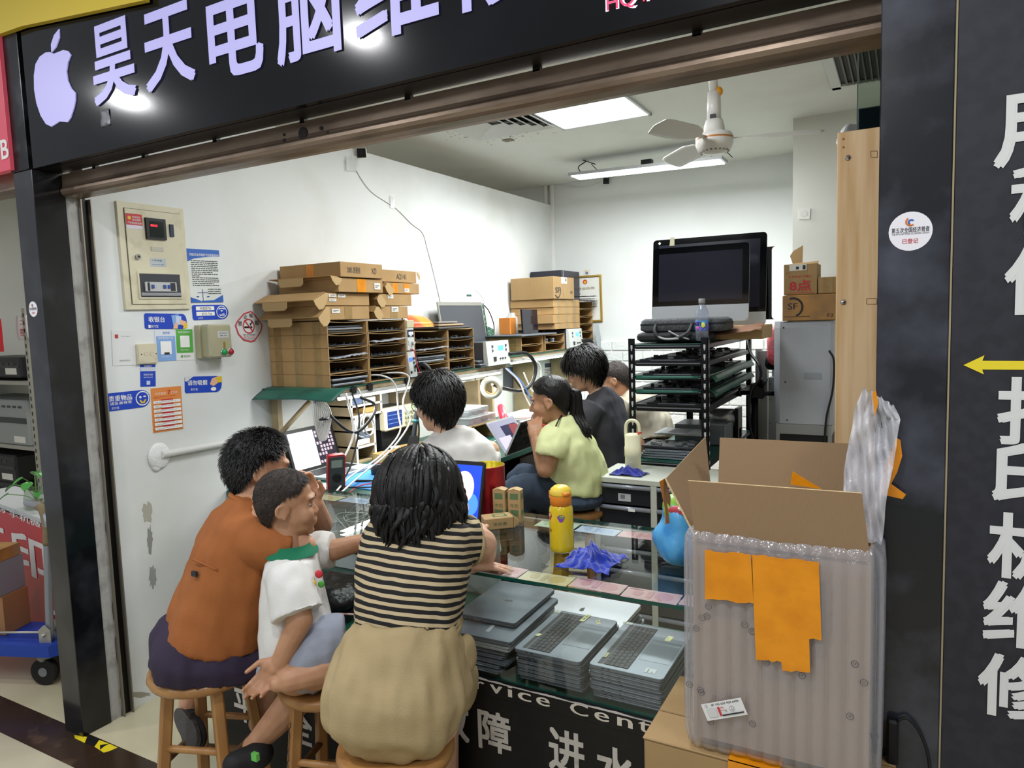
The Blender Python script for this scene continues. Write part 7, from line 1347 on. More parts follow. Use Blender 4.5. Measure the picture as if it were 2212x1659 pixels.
# shelving with printers behind
m_perf = mat('slotted_angle', 0xA7A59B, .4, .5)
sh = T('slotted_shelf', 'grey slotted shelf holding printers in the neighbouring shop', 'shelf', at_y(20, 900, 3.0), world=True)
sx0, sx1 = at_y(-120, 700, 3.0).x, at_y(64, 700, 3.0).x; g = G(m_perf)
for x in (sx0, sx1): g.box(x - .02, 2.96, 0, x + .02, 2.98, 1.85)
zz = [at_y(10, y, 3.0).z for y in (822, 958, 1095)]
for z in zz: g.box(sx0, 2.98, z - .03, sx1 + .02, 3.5, z)
g.use(m_dark)
for k in range(30):
    for x in (sx1,): g.box(x - .006, 2.9585, .1 + .058 * k, x + .006, 2.96, .13 + .058 * k)
sh.part('frame', g)
def printer(px0, px1, py0, py1, c, lab, y=2.99):
    a, b = at_y(px0, py1, y), at_y(px1, py0, y); t = T('printer', lab, 'printer', V(((a.x + b.x) / 2, y + .2, a.z)), world=True, group='printers on the neighbour shelf')
    m = mat('printer_%06x' % c, c, .45); g = G(m); g.box(a.x, y, a.z, b.x, y + .4, b.z, .015); t.part('body', g)
    g = G(mat('printer_trim', 0x2A2B2E, .4)); g.box(a.x + .02, y - .004, a.z + (b.z - a.z) * .5, b.x - .02, y + .001, a.z + (b.z - a.z) * .62); [g.box(a.x + .08 * k + .05, y - .003, b.z - .05 - .012, a.x + .08 * k + .1, y + .001, b.z - .045) for k in range(int((b.x - a.x) / .08) - 1)]; t.part('paper_slot', g)
    g = G(m_paper); g.box(b.x - .22, y - .003, a.z + .03, b.x - .06, y + .001, a.z + .08); t.part('paper_label', g); return t
printer(-70, 56, 866, 952, 0x8E9290, 'grey printer with vents on the neighbouring shop shelf')
printer(-70, 42, 772, 815, 0x17181B, 'black printer on the shelf board above the grey printer')
printer(-70, 32, 985, 1030, 0x141519, 'black boxy printer below the grey one')
printer(-70, 48, 1046, 1088, 0x1B1C20, 'black printer with paper labels lowest by the green plant')
g = G(ink(0xE6DCDA)); a = at_y(40, 735, 2.97); b = at_y(63, 680, 2.97); g.sheet(lambda u, v: V((a.x + (b.x - a.x) * u, 2.97 - .01 * math.sin(3 * v), a.z + (b.z - a.z) * v)), 4, 6, .001); g.use(RD); g.text('二', ((a.x + b.x) / 2, 2.955, b.z - .055), U, W_, .05, .03, .001, .02); g.text('打', ((a.x + b.x) / 2, 2.955, b.z - .13), U, W_, .05, .055, .001, .02); solo('paper_notice', g, 'pale paper notice with red characters hanging on the neighbour shelf', 'notice')
g = G(m_red); p = at_y(-30, 690, 2.9); q = at_y(3, 760, 2.9); g.box(p.x, 2.9, q.z, q.x, 2.92, p.z); solo('red_sign', g, 'red sign strip at the left picture edge above the black printer', 'sign')
# red sign of the neighbouring shop
ns = T('neighbour_sign', 'red lit sign panel of the neighbouring shop left of the black sign', 'sign', (-3.35, 1.52, 2.25), world=True)
a, b = at_y(24, 98, 1.53), at_y(24, 366, 1.53); g = G(mat('red_sign_panel', 0xC04A5A, .35, emit=.25)); g.box(-3.8, 1.53, b.z, b.x - .005, 1.56, a.z + .14, .001); ns.part('panel', g)
g = G(m_white); c = at_y(10, 322, 1.528); g.text('B', (c.x, 1.5285, c.z), U, W_, .05, .07, .0006, .02); ns.part('lettering', g)
g = G(m_beam); p = at_y(36, 400, 1.62); g.box(-4.2, 1.60, p.z - .02, -3.05, 1.70, p.z + .06); struct('trim_13', g)
# hand truck
tq = at_z(120, 1395, .22); tx, ty = tq.x, tq.y
ht = T('hand_truck', 'blue platform trolley with a grey tube handle left of the pillar', 'trolley', (tx - .35, ty + .0, 0), world=True)
dT = V((-.93, -.36, 0)).normalized(); nT = V((dT.y, -dT.x, 0)); o = V((tx, ty, 0))
TP = lambda a, b, z: o + dT * a + nT * b + V((0, 0, z))
m_bl = mat('blue_platform', 0x1D3F9C, .45); g = G(m_bl); P = [TP(a, b, 0) for a, b in ((0, .02), (.03, -.01), (.85, -.01), (.85, .24), (.03, .24), (0, .21))]; g.rings([[p + V((0, 0, z)) for p in P] for z in (.165, .175, .215, .222)], True, False); ht.part('platform', g)
for a, b in ((.12, .06), (.12, .19), (.75, .06), (.75, .19)):
    g = G(m_black); c = TP(a, b, .065); g.cyl(c - nT * .016, c + nT * .016, .063, n=22); g.use(mat('wheel_hub', 0x8C9094, .4, .5)); g.cyl(c - nT * .018, c + nT * .018, .022, n=14); w_ = ht.part('wheel', g); g = G(m_perf); g.box(c.x - .02, c.y - .022, .12, c.x + .02, c.y + .022, .165); ht.part('caster_fork', g, w_)
m_gt = mat('grey_tube', 0x8C9096, .35, .4); g = G(m_gt); h0 = TP(.07, .05, .222); h1 = TP(.03, .05, .79)
g.tube([h0, TP(.055, .05, .45), TP(.035, .05, .7), TP(.04, .06, .80), TP(.1, .1, .845), TP(.2, .15, .845), TP(.26, .2, .84)], .017, 12, 8); ht.part('handle', g)
g = G(mat('worn_tape_grip', 0x7A6A4C, .7, bump=(40, .6))); g.tube([TP(.036, .05, .68), TP(.036, .055, .77), TP(.07, .08, .835), TP(.13, .12, .8455)], .0195, 12, 6); ht.part('grip_tape', g)
g = G(m_perf); g.prism([(-.03, 0), (.03, 0), (.03, .06), (.0, .085), (-.03, .06)], TP(.07, .02, .222), dT, W_, .004); g.prism([(-.03, 0), (.03, 0), (.03, .06), (.0, .085), (-.03, .06)], TP(.07, .085, .222), dT, W_, .004); g.cyl(TP(.07, .0, .26), TP(.07, .10, .26), .008, n=10); g.cyl(TP(.07, .05, .26), TP(.5, .05, .245), .006, n=8); ht.part('bracket', g)
def trolley_box(a0, a1, b0, b1, z0, z1, m, name, lab, cat, wr=None):
    P = [TP(a, b, 0) for a, b in ((a0, b0), (a1, b0), (a1, b1), (a0, b1))]; g = G(m); g.rings([[p + V((0, 0, z)) for p in P] for z in (z0, z1)], True, False)
    if wr: g.use(ink(0x6A4A32)); g.text(wr, TP((a0 + a1) / 2 - .1, b0 - .001, (z0 + z1) / 2 - .02), -dT, W_, .22, .03, .0008)
    return solo(name, g, lab, cat)
m_card2 = mat('brown_carton', 0x9A6F47, .8, noise_=(4, 0x8A6340, .4, .7))
trolley_box(.33, .83, .08, .23, .224, .41, m_card2, 'cardboard_box', 'brown carton lying on the blue trolley', 'box', '回口 易碎')
trolley_box(.34, .83, .07, .23, .412, .575, mat('grey_crate', 0x7F838A, .5), 'plastic_crate', 'grey plastic crate on the brown carton of the trolley', 'crate')
trolley_box(.34, .75, .09, .22, .577, .635, m_taped, 'cardboard_box', 'taped carton lying in the grey trolley crate', 'box')
# ================================================================ stools
m_stw = mat('worn_beech', 0xA97C46, .4, noise_=(5, 0x96693A, .42, .7, (3, 3, .6)), coat=.2); m_std = mat('worn_beech_dark', 0x7A5A38, .5, noise_=(9, 0x4E3A26, .45, .7))
def stool(x, y, h, R, label, rz, group='wooden stools at the counter'):
    t = T('wooden_stool', label, 'stool', (x, y, 0), rz, group)
    g = G(m_stw); g.lathe([(.0001, h - .004), (R * .6, h - .004), (R * .93, h), (R * .985, h - .006), (R, h - .018), (R * .96, h - .032), (R * .9, h - .036), (.0001, h - .036)], 40); t.part('seat', g)
    L = []
    for k in range(4):
        a = PI / 4 + k * PI / 2; p0 = V((R * .66 * math.cos(a), R * .66 * math.sin(a), h - .036)); p1 = V((R * 1.05 * math.cos(a), R * 1.05 * math.sin(a), 0)); L.append((p0, p1)); g = G(m_stw); e = V((-math.sin(a), math.cos(a), 0)); o = V((math.cos(a), math.sin(a), 0)); w_ = .017
        q = lambda p: [p + e * w_ * c + o * w_ * s for c, s in ((-1, -.7), (-.7, -1), (.7, -1), (1, -.7), (1, .7), (.7, 1), (-.7, 1), (-1, .7))]
        g.rings([q(p0), q(p1)], True, False); t.part('leg', g)
    for k in range(4):
        for f in ((.42,) if k % 2 else (.34, .62)):
            if f == .62 and k == 0: f = .55
            a, b = L[k], L[(k + 1) % 4]; p = a[0].lerp(a[1], f); q_ = b[0].lerp(b[1], f); g = G(m_std if f > .4 else m_stw); d = (q_ - p) * .04; g.tube([p + d, p.lerp(q_, .5), q_ - d], .011, 10, 3); t.part('rung', g)
    return t
stool(-1.90, 1.395, .61, .17, 'wooden stool under the boy in the orange shirt', .35)
s2 = stool(-1.495, 1.515, .60, .155, 'wooden stool with black scribbles on its legs under the small boy', .30)
g = G(DK); rnd = random.Random(2)
for lg in ((PI / 4 + 2 * PI / 2), (PI / 4 + 3 * PI / 2)):
    o_ = V((math.cos(lg), math.sin(lg), 0)); e_ = V((-math.sin(lg), math.cos(lg), 0)); pts = []
    for i in range(40): f = .12 + .7 * i / 40; p = o_ * (.155 * (.66 + .39 * f) + .0175) + V((0, 0, .564 * (1 - f))); pts.append(p + e_ * (.007 * math.sin(i * 1.9) * (1 if i % 9 < 4 else .3)))
    g.tube(pts, .0016, 4, 2)
s2.part('pen_scribble', g)
stool(-1.128, 1.36, .575, .152, 'wooden stool under the woman in the striped top', .1)
def back_stool(p, h, label): s = stool(p.x, p.y, h, .15, label, .2, 'stools at the workbench'); return s
# ================================================================ people
m_skin = mat('skin_warm', 0xC99B7C, .5, sss=.15, noise_=(30, 0xC28F70, .4, .7)); m_skin2 = mat('skin_tan', 0xB58868, .5, sss=.12, noise_=(30, 0xAB7E5E, .4, .7)); m_skin3 = mat('skin_fair', 0xD2A88B, .5, sss=.15, noise_=(30, 0xC99C80, .4, .7))
m_hair = mat('black_hair', 0x0B0909, .42, spec=.4, bump=(120, .35, (1, 1, .2))); m_hairb = mat('cropped_brown_hair', 0x2C241F, .55, noise_=(60, 0x382D26, .45, .7), bump=(220, .7))
m_eye = mat('eye_white', 0xA39890, .35); m_iris = mat('dark_iris', 0x1A1210, .1); m_lips = mat('lips', 0xAC7464, .45)
def ring(c, r, f, a, b, n=24, e=.8):
    o = []
    for i in range(n):
        t = 2 * PI * i / n; x, y = math.cos(t), math.sin(t); o.append(c + r * (a * math.copysign(abs(x) ** e, x)) + f * (b * math.copysign(abs(y) ** e, y)))
    return o
def loft(g, rg, r, k=1.0, sub=3):
    """rg: (centre, half width, half depth) along the spine"""
    P = smooth_pts([q[0] for q in rg], sub); m = len(P) - 1; rs = []
    for i, c in enumerate(P):
        t = i / m * (len(rg) - 1); j = min(int(t), len(rg) - 2); s = t - j; s = s * s * (3 - 2 * s); a = rg[j][1] * (1 - s) + rg[j + 1][1] * s; b = rg[j][2] * (1 - s) + rg[j + 1][2] * s
        d = (P[min(i + 1, m)] - P[max(i - 1, 0)]).normalized(); f = d.cross(r).normalized(); rr = (r - d * r.dot(d)).normalized(); rs.append(ring(c, rr, f, a * k, b * k))
    g.rings(rs, True, True); return g
def fold(amp, dirv, fr, seed):
    d = V(dirv).normalized()
    def f(p): return amp
    return f
def frame_of(f, u):
    f = V(f).normalized(); u = V(u); r = f.cross(u).normalized(); u = r.cross(f).normalized(); return r, f, u
class Head:
    def __init__(s, C, f, u=(0, 0, 1), k=1.0, kid=0): s.kid = kid; s.C = V(C); s.r, s.f, s.u = frame_of(f, u); s.k = k; s.R = Matrix((s.r, s.f, s.u)).transposed()
    def p(s, x, y, z): return s.C + (s.r * x + s.f * y + s.u * z) * s.k
    def e(s, g, c, r, R=None, n=16): g.ell(s.p(*c), [q * s.k for q in r], s.R @ R if R else s.R, n)
    def build(s, g, neck):
        s.e(g, (0, -.012, .03), (.076, .095, .085), n=24); s.e(g, (0, .028, -.025), (.064, .064, .082)); s.e(g, (0, .03, -.075), (.05, .055, .04)); s.e(g, (0, .07, -.098), (.02, .017, .017))
        w = .75 if s.kid else 1; g.limb([s.p(0, .088, .004 - .014 * s.kid), s.p(0, .096 + .012 * w * w - .006 * s.kid, -.03)], [.008 * s.k * w, .012 * s.k * w], 10); s.e(g, (.009, .096 - .004 * s.kid, -.036), (.008, .009, .007)); s.e(g, (-.009, .096 - .004 * s.kid, -.036), (.008, .009, .007))
        s.e(g, (0, .08, .022), (.05, .014, .012)); c = .004 * s.kid; [s.e(g, (x * .036, .06, -.03 - c), (.026 + c, .026 + c, .028 + c)) for x in (-1, 1)]; s.e(g, (0, .082, -.062), (.028, .016, .02))
        for x in (-1, 1):
            g.torus(s.p(x * .08, -.012, -.008), .021 * s.k, .0065 * s.k, s.r + s.f * .35 * x, 16, 8); s.e(g, (x * .076, -.008, -.012), (.008, .016, .022)); s.e(g, (x * .079, -.006, -.032), (.007, .008, .01))
        g.limb([s.p(0, -.02, -.05), neck], [.05 * s.k, .044 * s.k], 16)
    def face(s, t):
        for x in (-1, 1):
            g = G(m_eye); s.e(g, (x * .031, .0775, .0), (.0115, .006, .0042)); e = t.part('eye', g); g = G(m_iris); s.e(g, (x * .031, .0825, .0), (.006, .0022, .0042), n=12); t.part('iris', g, e)
            g = G(m_hair); g.tube([s.p(x * .014, .094, .018), s.p(x * .032, .092, .024), s.p(x * .05, .078, .02)], .002 * s.k, 6, 4, flat=.5); t.part('eyebrow', g)
        P_ = lambda x, y, z: s.p(x, y - .007 * s.kid, z); g = G(m_lips); g.tube([P_(-.02, .088, -.064), P_(-.008, .098, -.062), P_(0, .0985, -.0635), P_(.008, .098, -.062), P_(.02, .088, -.064)], .0036 * s.k, 8, 4); g.tube([P_(-.017, .089, -.068), P_(0, .0975, -.072), P_(.017, .089, -.068)], .004 * s.k, 8, 4); t.part('lips', g)
    def scalp(s, az, pol, th=0.0): 
        sp, cp = (math.sin(pol), math.cos(pol)) if pol < PI / 2 else (math.cos((pol - PI / 2) * .78), -(pol - PI / 2) * 1.12)
        q = V((sp * math.sin(az) * (.079 + th), sp * math.cos(az) * (.098 + th), cp * (.089 + th * (pol < 1.6)))); return s.p(q.x, q.y - .012, q.z + .03)
    def hair(s, t, m, line, th=.012, n=700, L=.03, seed=1, spike=.35, wid=.004, lift=None, to=None):
        """line(az)-> polar angle of the hairline, az 0 = forehead"""
        rd = random.Random(seed); g = G(m); T_ = lambda az, v: th * (.35 + .65 * min(1, (1 - v) * 5)) + (lift(az, v) if lift else 0)
        g.sheet(lambda u, v: s.scalp(2 * PI * u, max(.02, line(2 * PI * u) * v), T_(2 * PI * u, v) + .004 * noise.noise((math.sin(2 * PI * u) * 6, math.cos(2 * PI * u) * 6, v * 8 + seed))), 56, 18, 0)
        for _ in range(n):
            az = rd.uniform(0, 2 * PI); v = rd.random() ** .6 * 1.0; po = max(.05, line(az) * v); a = s.scalp(az, po, T_(az, v) - .002); b = s.scalp(az + rd.uniform(-.12, .12), min(po + .2, line(az) + .12), T_(az, v)); o = (a - s.scalp(az, po, -.05)).normalized(); b = to if to else b; d = ((b - a).normalized() * (1 - spike) + o * spike).normalized(); l = L * rd.uniform(.6, 1.2) * s.k; sd = d.cross(o).normalized() * wid * s.k * .5
            q = a + d * l * .55 + o * l * .06; e = a + d * l - o * l * .05 * (1 - spike); up = o * wid * .3; g.add([a - sd, a + sd, q - sd * .8, q + sd * .8, e, a + up, q + up], [(0, 5, 6, 2), (5, 1, 3, 6), (2, 6, 4), (6, 3, 4)], True)
        return t.part('hair', g)
def hl(fr, bk, ear=.1): return lambda a: fr + (bk - fr) * (1 - math.cos(a)) / 2 - ear * math.exp(-((abs(math.atan2(math.sin(a), math.cos(a))) - 1.5) / .3) ** 2)
def hand(g, W_, d, nrm, k=1.0, curl=(.3, .35, .4, .5), thumb=1, spread=.1, tc=.5):
    """palm, four fingers and a thumb; d: towards the fingers, nrm: out of the back of the hand, thumb: side"""
    d = V(d).normalized(); nrm = V(nrm); nrm = (nrm - d * nrm.dot(d)).normalized(); s = d.cross(nrm).normalized() * thumb
    g.limb([W_, W_ + d * .03 * k], [.024 * k, .026 * k]); M = Matrix((s, d, nrm)).transposed(); g.ell(W_ + d * .048 * k, (.039 * k, .047 * k, .014 * k), M); g.ell(W_ + d * .035 * k + s * .024 * k - nrm * .006 * k, (.018 * k, .028 * k, .014 * k), M)
    ln = ((.040, .024, .02), (.044, .028, .021), (.041, .026, .02), (.032, .02, .018)); 
    for i in range(4):
        x = (.0285 - .019 * i); b = W_ + d * (.086 - .004 * abs(i - 1)) * k + s * x * k; a = 0; dd = (d + s * spread * (1.5 - i)).normalized(); p = b; pts = [b - d * .02 * k, b]; c = curl[i]
        for j, l in enumerate(ln[i]):
            a += c * (.8, 1.1, .8)[j]; p = p + (dd * math.cos(a) - nrm * math.sin(a)) * l * k; pts.append(p)
        g.limb(pts, [.0095 * k, .0092 * k, .0085 * k, .0078 * k, .0068 * k], 10)
    b = W_ + d * .02 * k + s * .028 * k; d1 = (d * .75 + s * .75 - nrm * .3 * tc).normalized(); p1 = b + d1 * .036 * k; d2 = (d * 1.0 + s * .25 - nrm * tc).normalized(); p2 = p1 + d2 * .03 * k; p3 = p2 + (d2 - nrm * .2 * tc).normalized() * .024 * k; g.limb([b - d1 * .01 * k, p1, p2, p3], [.013 * k, .0115 * k, .0095 * k, .008 * k], 10)
def garment(t, name, m, rg, r, sleeves=(), voxel=.008, wr=(.012, .005), seed=1, label=None, extra=None, sm=3, pleat=.004):
    g = G(m); loft(g, rg, V(r).normalized())
    for pts, rad in sleeves:
        p = [V(q) for q in pts]; g.tube(p, rad[0], 16, 4, r1=rad)
    if extra: extra(g)
    h = fused(g, name, voxel, sm); wrinkle(h, wr[0], (7, 7, 5), seed); wrinkle(h, wr[1], (22, 22, 14), seed + 3); (pleat and wrinkle(h, pleat, (30, 30, 4), seed + 5))
    return t.part(name, h, None, label)
def body(t, m, fn, voxel): g = G(m); fn(g); return t.part('body', fused(g, 'body', voxel, 2))
sk = lambda rg, k=.8: [(c, a * k, b * k) for c, a, b in rg]
# ---------------------------------------------------------------- boy in orange
t = T('person', 'boy in an orange shirt and dark purple shorts leaning on the counter, head on hand', 'person', (-1.90, 1.40, .61), world=True)
f = (.5, .87, 0); r = V((.87, -.5, 0)); hd = Head(pd(563, 1012, 2.26), (.56, .83, -.1), (.12, .2, 1), .93, 1)
rg = [(pd(468, 1362, 2.22), .155, .15), (pd(484, 1285, 2.2), .148, .132), (pd(503, 1205, 2.2), .15, .118), (pd(520, 1138, 2.21), .158, .095), (pd(531, 1104, 2.22), .1, .078), (pd(538, 1082, 2.235), .066, .064), (pd(541, 1072, 2.24), .061, .06)]
sR = pd(522, 1146, 2.2) + r * .115; sL = pd(535, 1135, 2.22) - r * .14; eL = V((-1.75, 1.775, .965)); eR = pd(655, 1180, 2.12); eR.z = max(eR.z, .96)
wR = pd(597, 1125, 2.1); wL = V((-1.665, 1.66, 1.08)); hip = pd(462, 1405, 2.23)
def fn(g):
    loft(g, sk(rg), r); hd.build(g, pd(548, 1098, 2.21)); g.limb([sL, eL, wL], [.045, .037, .028]); g.limb([sR, eR, wR], [.045, .038, .028]); hand(g, wL, V((-.1, -.25, 1)), (-.3, .9, .2), .85, (.5, .5, .5, .6), -1); hand(g, wR, pd(548, 1088, 2.14) - wR, V((.6, -.7, .2)), .85, (.35, .4, .45, .5), 1)
    kL = pd(432, 1428, 2.42); aL = pd(409, 1532, 2.4); g.limb([hip, kL, aL, pd(418, 1580, 2.38)], [.08, .055, .036, .03]); kR = pd(600, 1440, 2.36); aR = pd(560, 1560, 2.42); g.limb([hip, kR, aR], [.08, .055, .036])
body(t, m_skin, fn, .0048); hd.face(t)
hd.hair(t, m_hair, hl(.98, 2.75, .3), .017, 3600, .022, 3, .42, .003)
m_orsh = mat('orange_cotton', 0xA05F2E, .85, noise_=(3, 0x945628, .4, .7), bump=(300, .2)); m_purp = mat('purple_cotton', 0x352A40, .85, noise_=(4, 0x2A2034, .4, .7), bump=(260, .2))
garment(t, 'shirt', m_orsh, rg, r, [([sR - r * .04, sR.lerp(eR, .35), sR.lerp(eR, .85)], [.072, .07, .068]), ([sL + r * .04, sL.lerp(eL, .4), sL.lerp(eL, .75)], [.08, .072, .068])], .008, (.016, .006), 2)
garment(t, 'shorts', m_purp, [(pd(470, 1345, 2.22), .14, .14), (pd(462, 1385, 2.23), .182, .185), (pd(456, 1425, 2.24), .178, .18), (pd(456, 1440, 2.24), .13, .13)], r, [([hip + r * .03 + V((0, 0, .05)), pd(540, 1412, 2.25), pd(585, 1425, 2.33)], [.09, .085, .08]), ([hip + V((0, 0, .05)), pd(440, 1405, 2.4)], [.09, .08])], .009, (.014, .006), 6)
g = G(m_orsh); g.torus(pd(541, 1080, 2.225), .06, .009, (.25, .3, 1), 28, 8); t.part('collar', g); g = G(m_orsh); a = pd(425, 1255, 2.09); g.tube([pd(416, 1208, 2.075), pd(440, 1218, 2.06), pd(470, 1232, 2.05)], .0035, 6, 3); t.part('pocket_seam', g); g = G(DK); p = pd(419, 1238, 2.066); g.box(p.x - .008, p.y - .004, p.z - .009, p.x + .012, p.y + .004, p.z + .006); t.part('pocket_tag', g)
def shoe(t, a, toe, up, k, m, name, sole=True):
    a = V(a); toe = V(toe); d = (toe - a).normalized(); up = V(up); up = (up - d * up.dot(d)).normalized(); s = d.cross(up); L = (toe - a).length; M = Matrix((s, d, up)).transposed(); g = G(m); g.ell(a + d * L * .15 + up * .01, (.033 * k, .05 * k, .036 * k), M); g.ell(a + d * L * .6, (.04 * k, L * .5, .024 * k), M); h = fused(g, name, .006, 3); o = t.part(name, h)
    g = G(mat('shoe_sole', 0x4A4845, .8, bump=(45, 1))); P = [(.036 * k * math.copysign(abs(math.cos(q)) ** .8, math.cos(q)) * (1 if math.sin(q) > 0 else .82), L * .47 + L * .62 * math.sin(q)) for q in [2 * PI * i / 26 for i in range(26)]]; g.prism(P, a - up * .03 * k, s, d, .014); t.part('sole', g, o); return o
shoe(t, pd(400, 1545, 2.37), pd(437, 1605, 2.25), pd(480, 1500, 2.6) - pd(437, 1590, 2.25), .95, mat('black_mesh_shoe', 0x17171A, .7), 'shoe'); shoe(t, pd(560, 1570, 2.42), pd(590, 1585, 2.5), (0, 0, 1), .9, mat('black_mesh_shoe'), 'shoe')
# ---------------------------------------------------------------- small boy in white
t = T('person', 'small boy in a white shirt with green collar sitting cross-legged on the scribbled stool', 'person', (-1.495, 1.51, .6), world=True)
r = V((.69, -.72, 0)); hd = Head(pd(622, 1088, 2.1), (.75, .66, -.02), (0, 0, 1), .84, 1)
rg = [(pd(640, 1425, 2.1), .125, .108), (pd(641, 1370, 2.1), .128, .108), (pd(634, 1280, 2.1), .12, .092), (pd(630, 1218, 2.1), .112, .075), (pd(629, 1196, 2.1), .085, .066), (pd(629, 1188, 2.1), .06, .056)]
sR = pd(628, 1222, 2.1) + r * .10; sL = pd(634, 1215, 2.1) - r * .10; eR = pd(648, 1340, 1.96); wR = pd(606, 1428, 1.97); eL = pd(722, 1188, 2.2); wL = pd(800, 1166, 2.25); hip = pd(645, 1425, 2.1); kR = pd(738, 1432, 2.0); aR = pd(625, 1468, 1.96); kL = pd(672, 1475, 2.16); aL = pd(548, 1612, 2.14)
def fn(g):
    loft(g, sk(rg), r); hd.build(g, pd(630, 1195, 2.1)); g.limb([sR, eR, wR], [.042, .036, .026]); g.limb([sL, eL, wL], [.042, .034, .024]); hand(g, wL, wL - eL + V((0, 0, -.05)), (0, 0, 1), .7, (.2,) * 4, -1)
    hand(g, wR, pd(572, 1468, 1.955) - wR, pd(660, 1400, 2.3) - pd(600, 1460, 1.95), .78, (.5, .5, .55, .6), -1, .03, .5)
    g.limb([hip + r * .05, kR], [.078, .056]); g.limb([kR, aR], [.052, .036]); g.limb([aR + V((0, 0, -.002)), pd(600, 1478, 1.95)], [.034, .022]); [g.limb([pd(604 - 3 * i, 1472 + 4 * i, 1.955), pd(589 + 1 * i, 1474 + 4.5 * i, 1.94)], [.010, .0075], 8) for i in range(4)]
    g.limb([hip - r * .05, kL, kL.lerp(aL, .4), aL], [.078, .054, .05, .032]); tq_ = pd(520, 1645, 2.1); g.limb([aL, pd(560, 1640, 2.12), tq_], [.034, .033, .028])
body(t, m_skin2, fn, .0045); hd.face(t)
hd.hair(t, m_hairb, hl(.92, 2.8, .3), .006, 2600, .018, 5, .1, .0025)
m_wsh = mat('white_cotton', 0xD2D1CC, .85, bump=(300, .15)); m_grn = mat('green_rib', 0x0F6B4A, .85); m_gsh = mat('grey_blue_cotton', 0x9096A4, .85, bump=(260, .2))
garment(t, 'shirt', m_wsh, rg, r, [([sR - r * .03, sR.lerp(eR, .4), sR.lerp(eR, .88)], [.068, .07, .074]), ([sL + r * .03, sL.lerp(eL, .5), sL.lerp(eL, .95)], [.06, .058, .056])], .007, (.009, .005), 9)
g = G(m_grn); q = [V(p) for p in ring(pd(629, 1180, 2.1), r, V((.72, .69, 0)), .064, .06)]; q2 = [p + V((0, 0, -.016)) + (p - pd(629, 1180, 2.1)) * .3 for p in q]; q0 = [p + V((0, 0, .012)) - (p - pd(629, 1180, 2.1)) * .1 for p in q]; g.rings([q2, [(a_ + b_) / 2 + (a_ - pd(629, 1180, 2.1)) * .05 for a_, b_ in zip(q, q2)], q, q0], False, True); t.part('collar', g)
garment(t, 'shorts', m_gsh, [(pd(640, 1395, 2.1), .118, .1), (pd(645, 1430, 2.1), .135, .12), (pd(648, 1450, 2.1), .12, .11)], r, [([hip + r * .05, pd(700, 1395, 2.03), pd(745, 1385, 2.04)], [.088, .085, .075]), ([hip - r * .05, pd(690, 1430, 2.14), pd(690, 1455, 2.16)], [.085, .078, .072])], .008, (.009, .005), 4)
g = G(ink(0xE0BC2C)); c = pd(668, 1262, 1.985); n0 = (pd(668, 1262, 1.9) - c).normalized()
def dot3(g, px, py, d, rad, m): g.use(m); c = pd(px, py, d); g.ell(c, (rad, rad * .35, rad), Matrix((CR, -CF, CU)).transposed(), 12, 6)
dot3(g, 673, 1262, 1.992, .014, ink(0xE0BC2C)); dot3(g, 689, 1240, 2.01, .012, RD); dot3(g, 694, 1262, 2.01, .01, ink(0x4A9A3C)); g.use(ink(0x3A8A58)); g.torus(pd(660, 1272, 1.985), .005, .0012, -CF, 10, 4); t.part('printed_motif', g)
m_sand = mat('black_sandal', 0x141416, .7); g = G(m_sand); A0 = pd(556, 1632, 2.11); B0_ = pd(508, 1650, 2.07); g.ell(A0 + V((0, 0, .0)), (.045, .05, .04), n=16); g.limb([A0, B0_], [.038, .036]); h = fused(g, 'sandal', .006, 3); t.part('sandal', h); g = G(ink(0x6ABF5A)); c = pd(552, 1634, 2.055); g.box(c.x - .012, c.y - .006, c.z - .012, c.x + .01, c.y + .006, c.z + .01); t.part('sandal_tab', g)
# ---------------------------------------------------------------- woman in striped top
t = T('person', 'woman with long black hair in a striped top and beige skirt watching the tablet', 'person', (-1.128, 1.36, .575), world=True)
r = V((.92, .39, 0)); hd = Head(pd(905, 1082, 1.97), (-.36, .9, -.25), (-.05, .2, 1), 1.0)
rg = [(pd(878, 1352, 1.86), .137, .118), (pd(886, 1275, 1.88), .143, .11), (pd(897, 1205, 1.91), .152, .1), (pd(906, 1160, 1.94), .152, .085), (pd(908, 1128, 1.965), .11, .065), (pd(907, 1105, 1.98), .062, .055)]
sR = pd(1012, 1168, 1.99); sL = pd(822, 1165, 1.96); eR = at_z(1043, 1196, .968); eL = V((-1.42, 1.80, .965)); wL = at_z(1000, 1222, .945); wR = V((-1.22, 1.95, .955)); tipL = at_z(1064, 1222, .93)
def fn(g):
    loft(g, sk(rg), r); hd.build(g, pd(907, 1125, 1.97)); g.limb([sR, pd(1040, 1175, 2.03), eR, wR], [.046, .045, .04, .028]); g.limb([sL, eL, wL], [.046, .04, .028]); hand(g, wL, tipL - wL, (0, .1, 1), .92, (.12, .1, .1, .14), -1, .1, .1); hand(g, wR, V((-.5, .3, 0)), (0, 0, 1), .9, (.2,) * 4, 1)
    hp = pd(858, 1540, 1.83); g.limb([hp + r * .08, hp + r * .03 + V((-.06, .2, 0)), V((-1.19, 1.64, .3)), V((-1.19, 1.60, .09))], [.09, .07, .05, .035]); g.limb([hp - r * .08, hp - r * .08 + V((-.06, .18, 0)), V((-1.30, 1.64, .3)), V((-1.30, 1.60, .09))], [.09, .07, .05, .035])
    for x in (-1.19, -1.30): g.limb([V((x, 1.59, .05)), V((x, 1.66, .03))], [.035, .028])
body(t, m_skin3, fn, .005); hd.face(t)
ms = bpy.data.materials.new('black_beige_stripes'); ms.use_nodes = True; nt = ms.node_tree; b_ = nt.nodes['Principled BSDF']; b_.inputs['Roughness'].default_value = .85
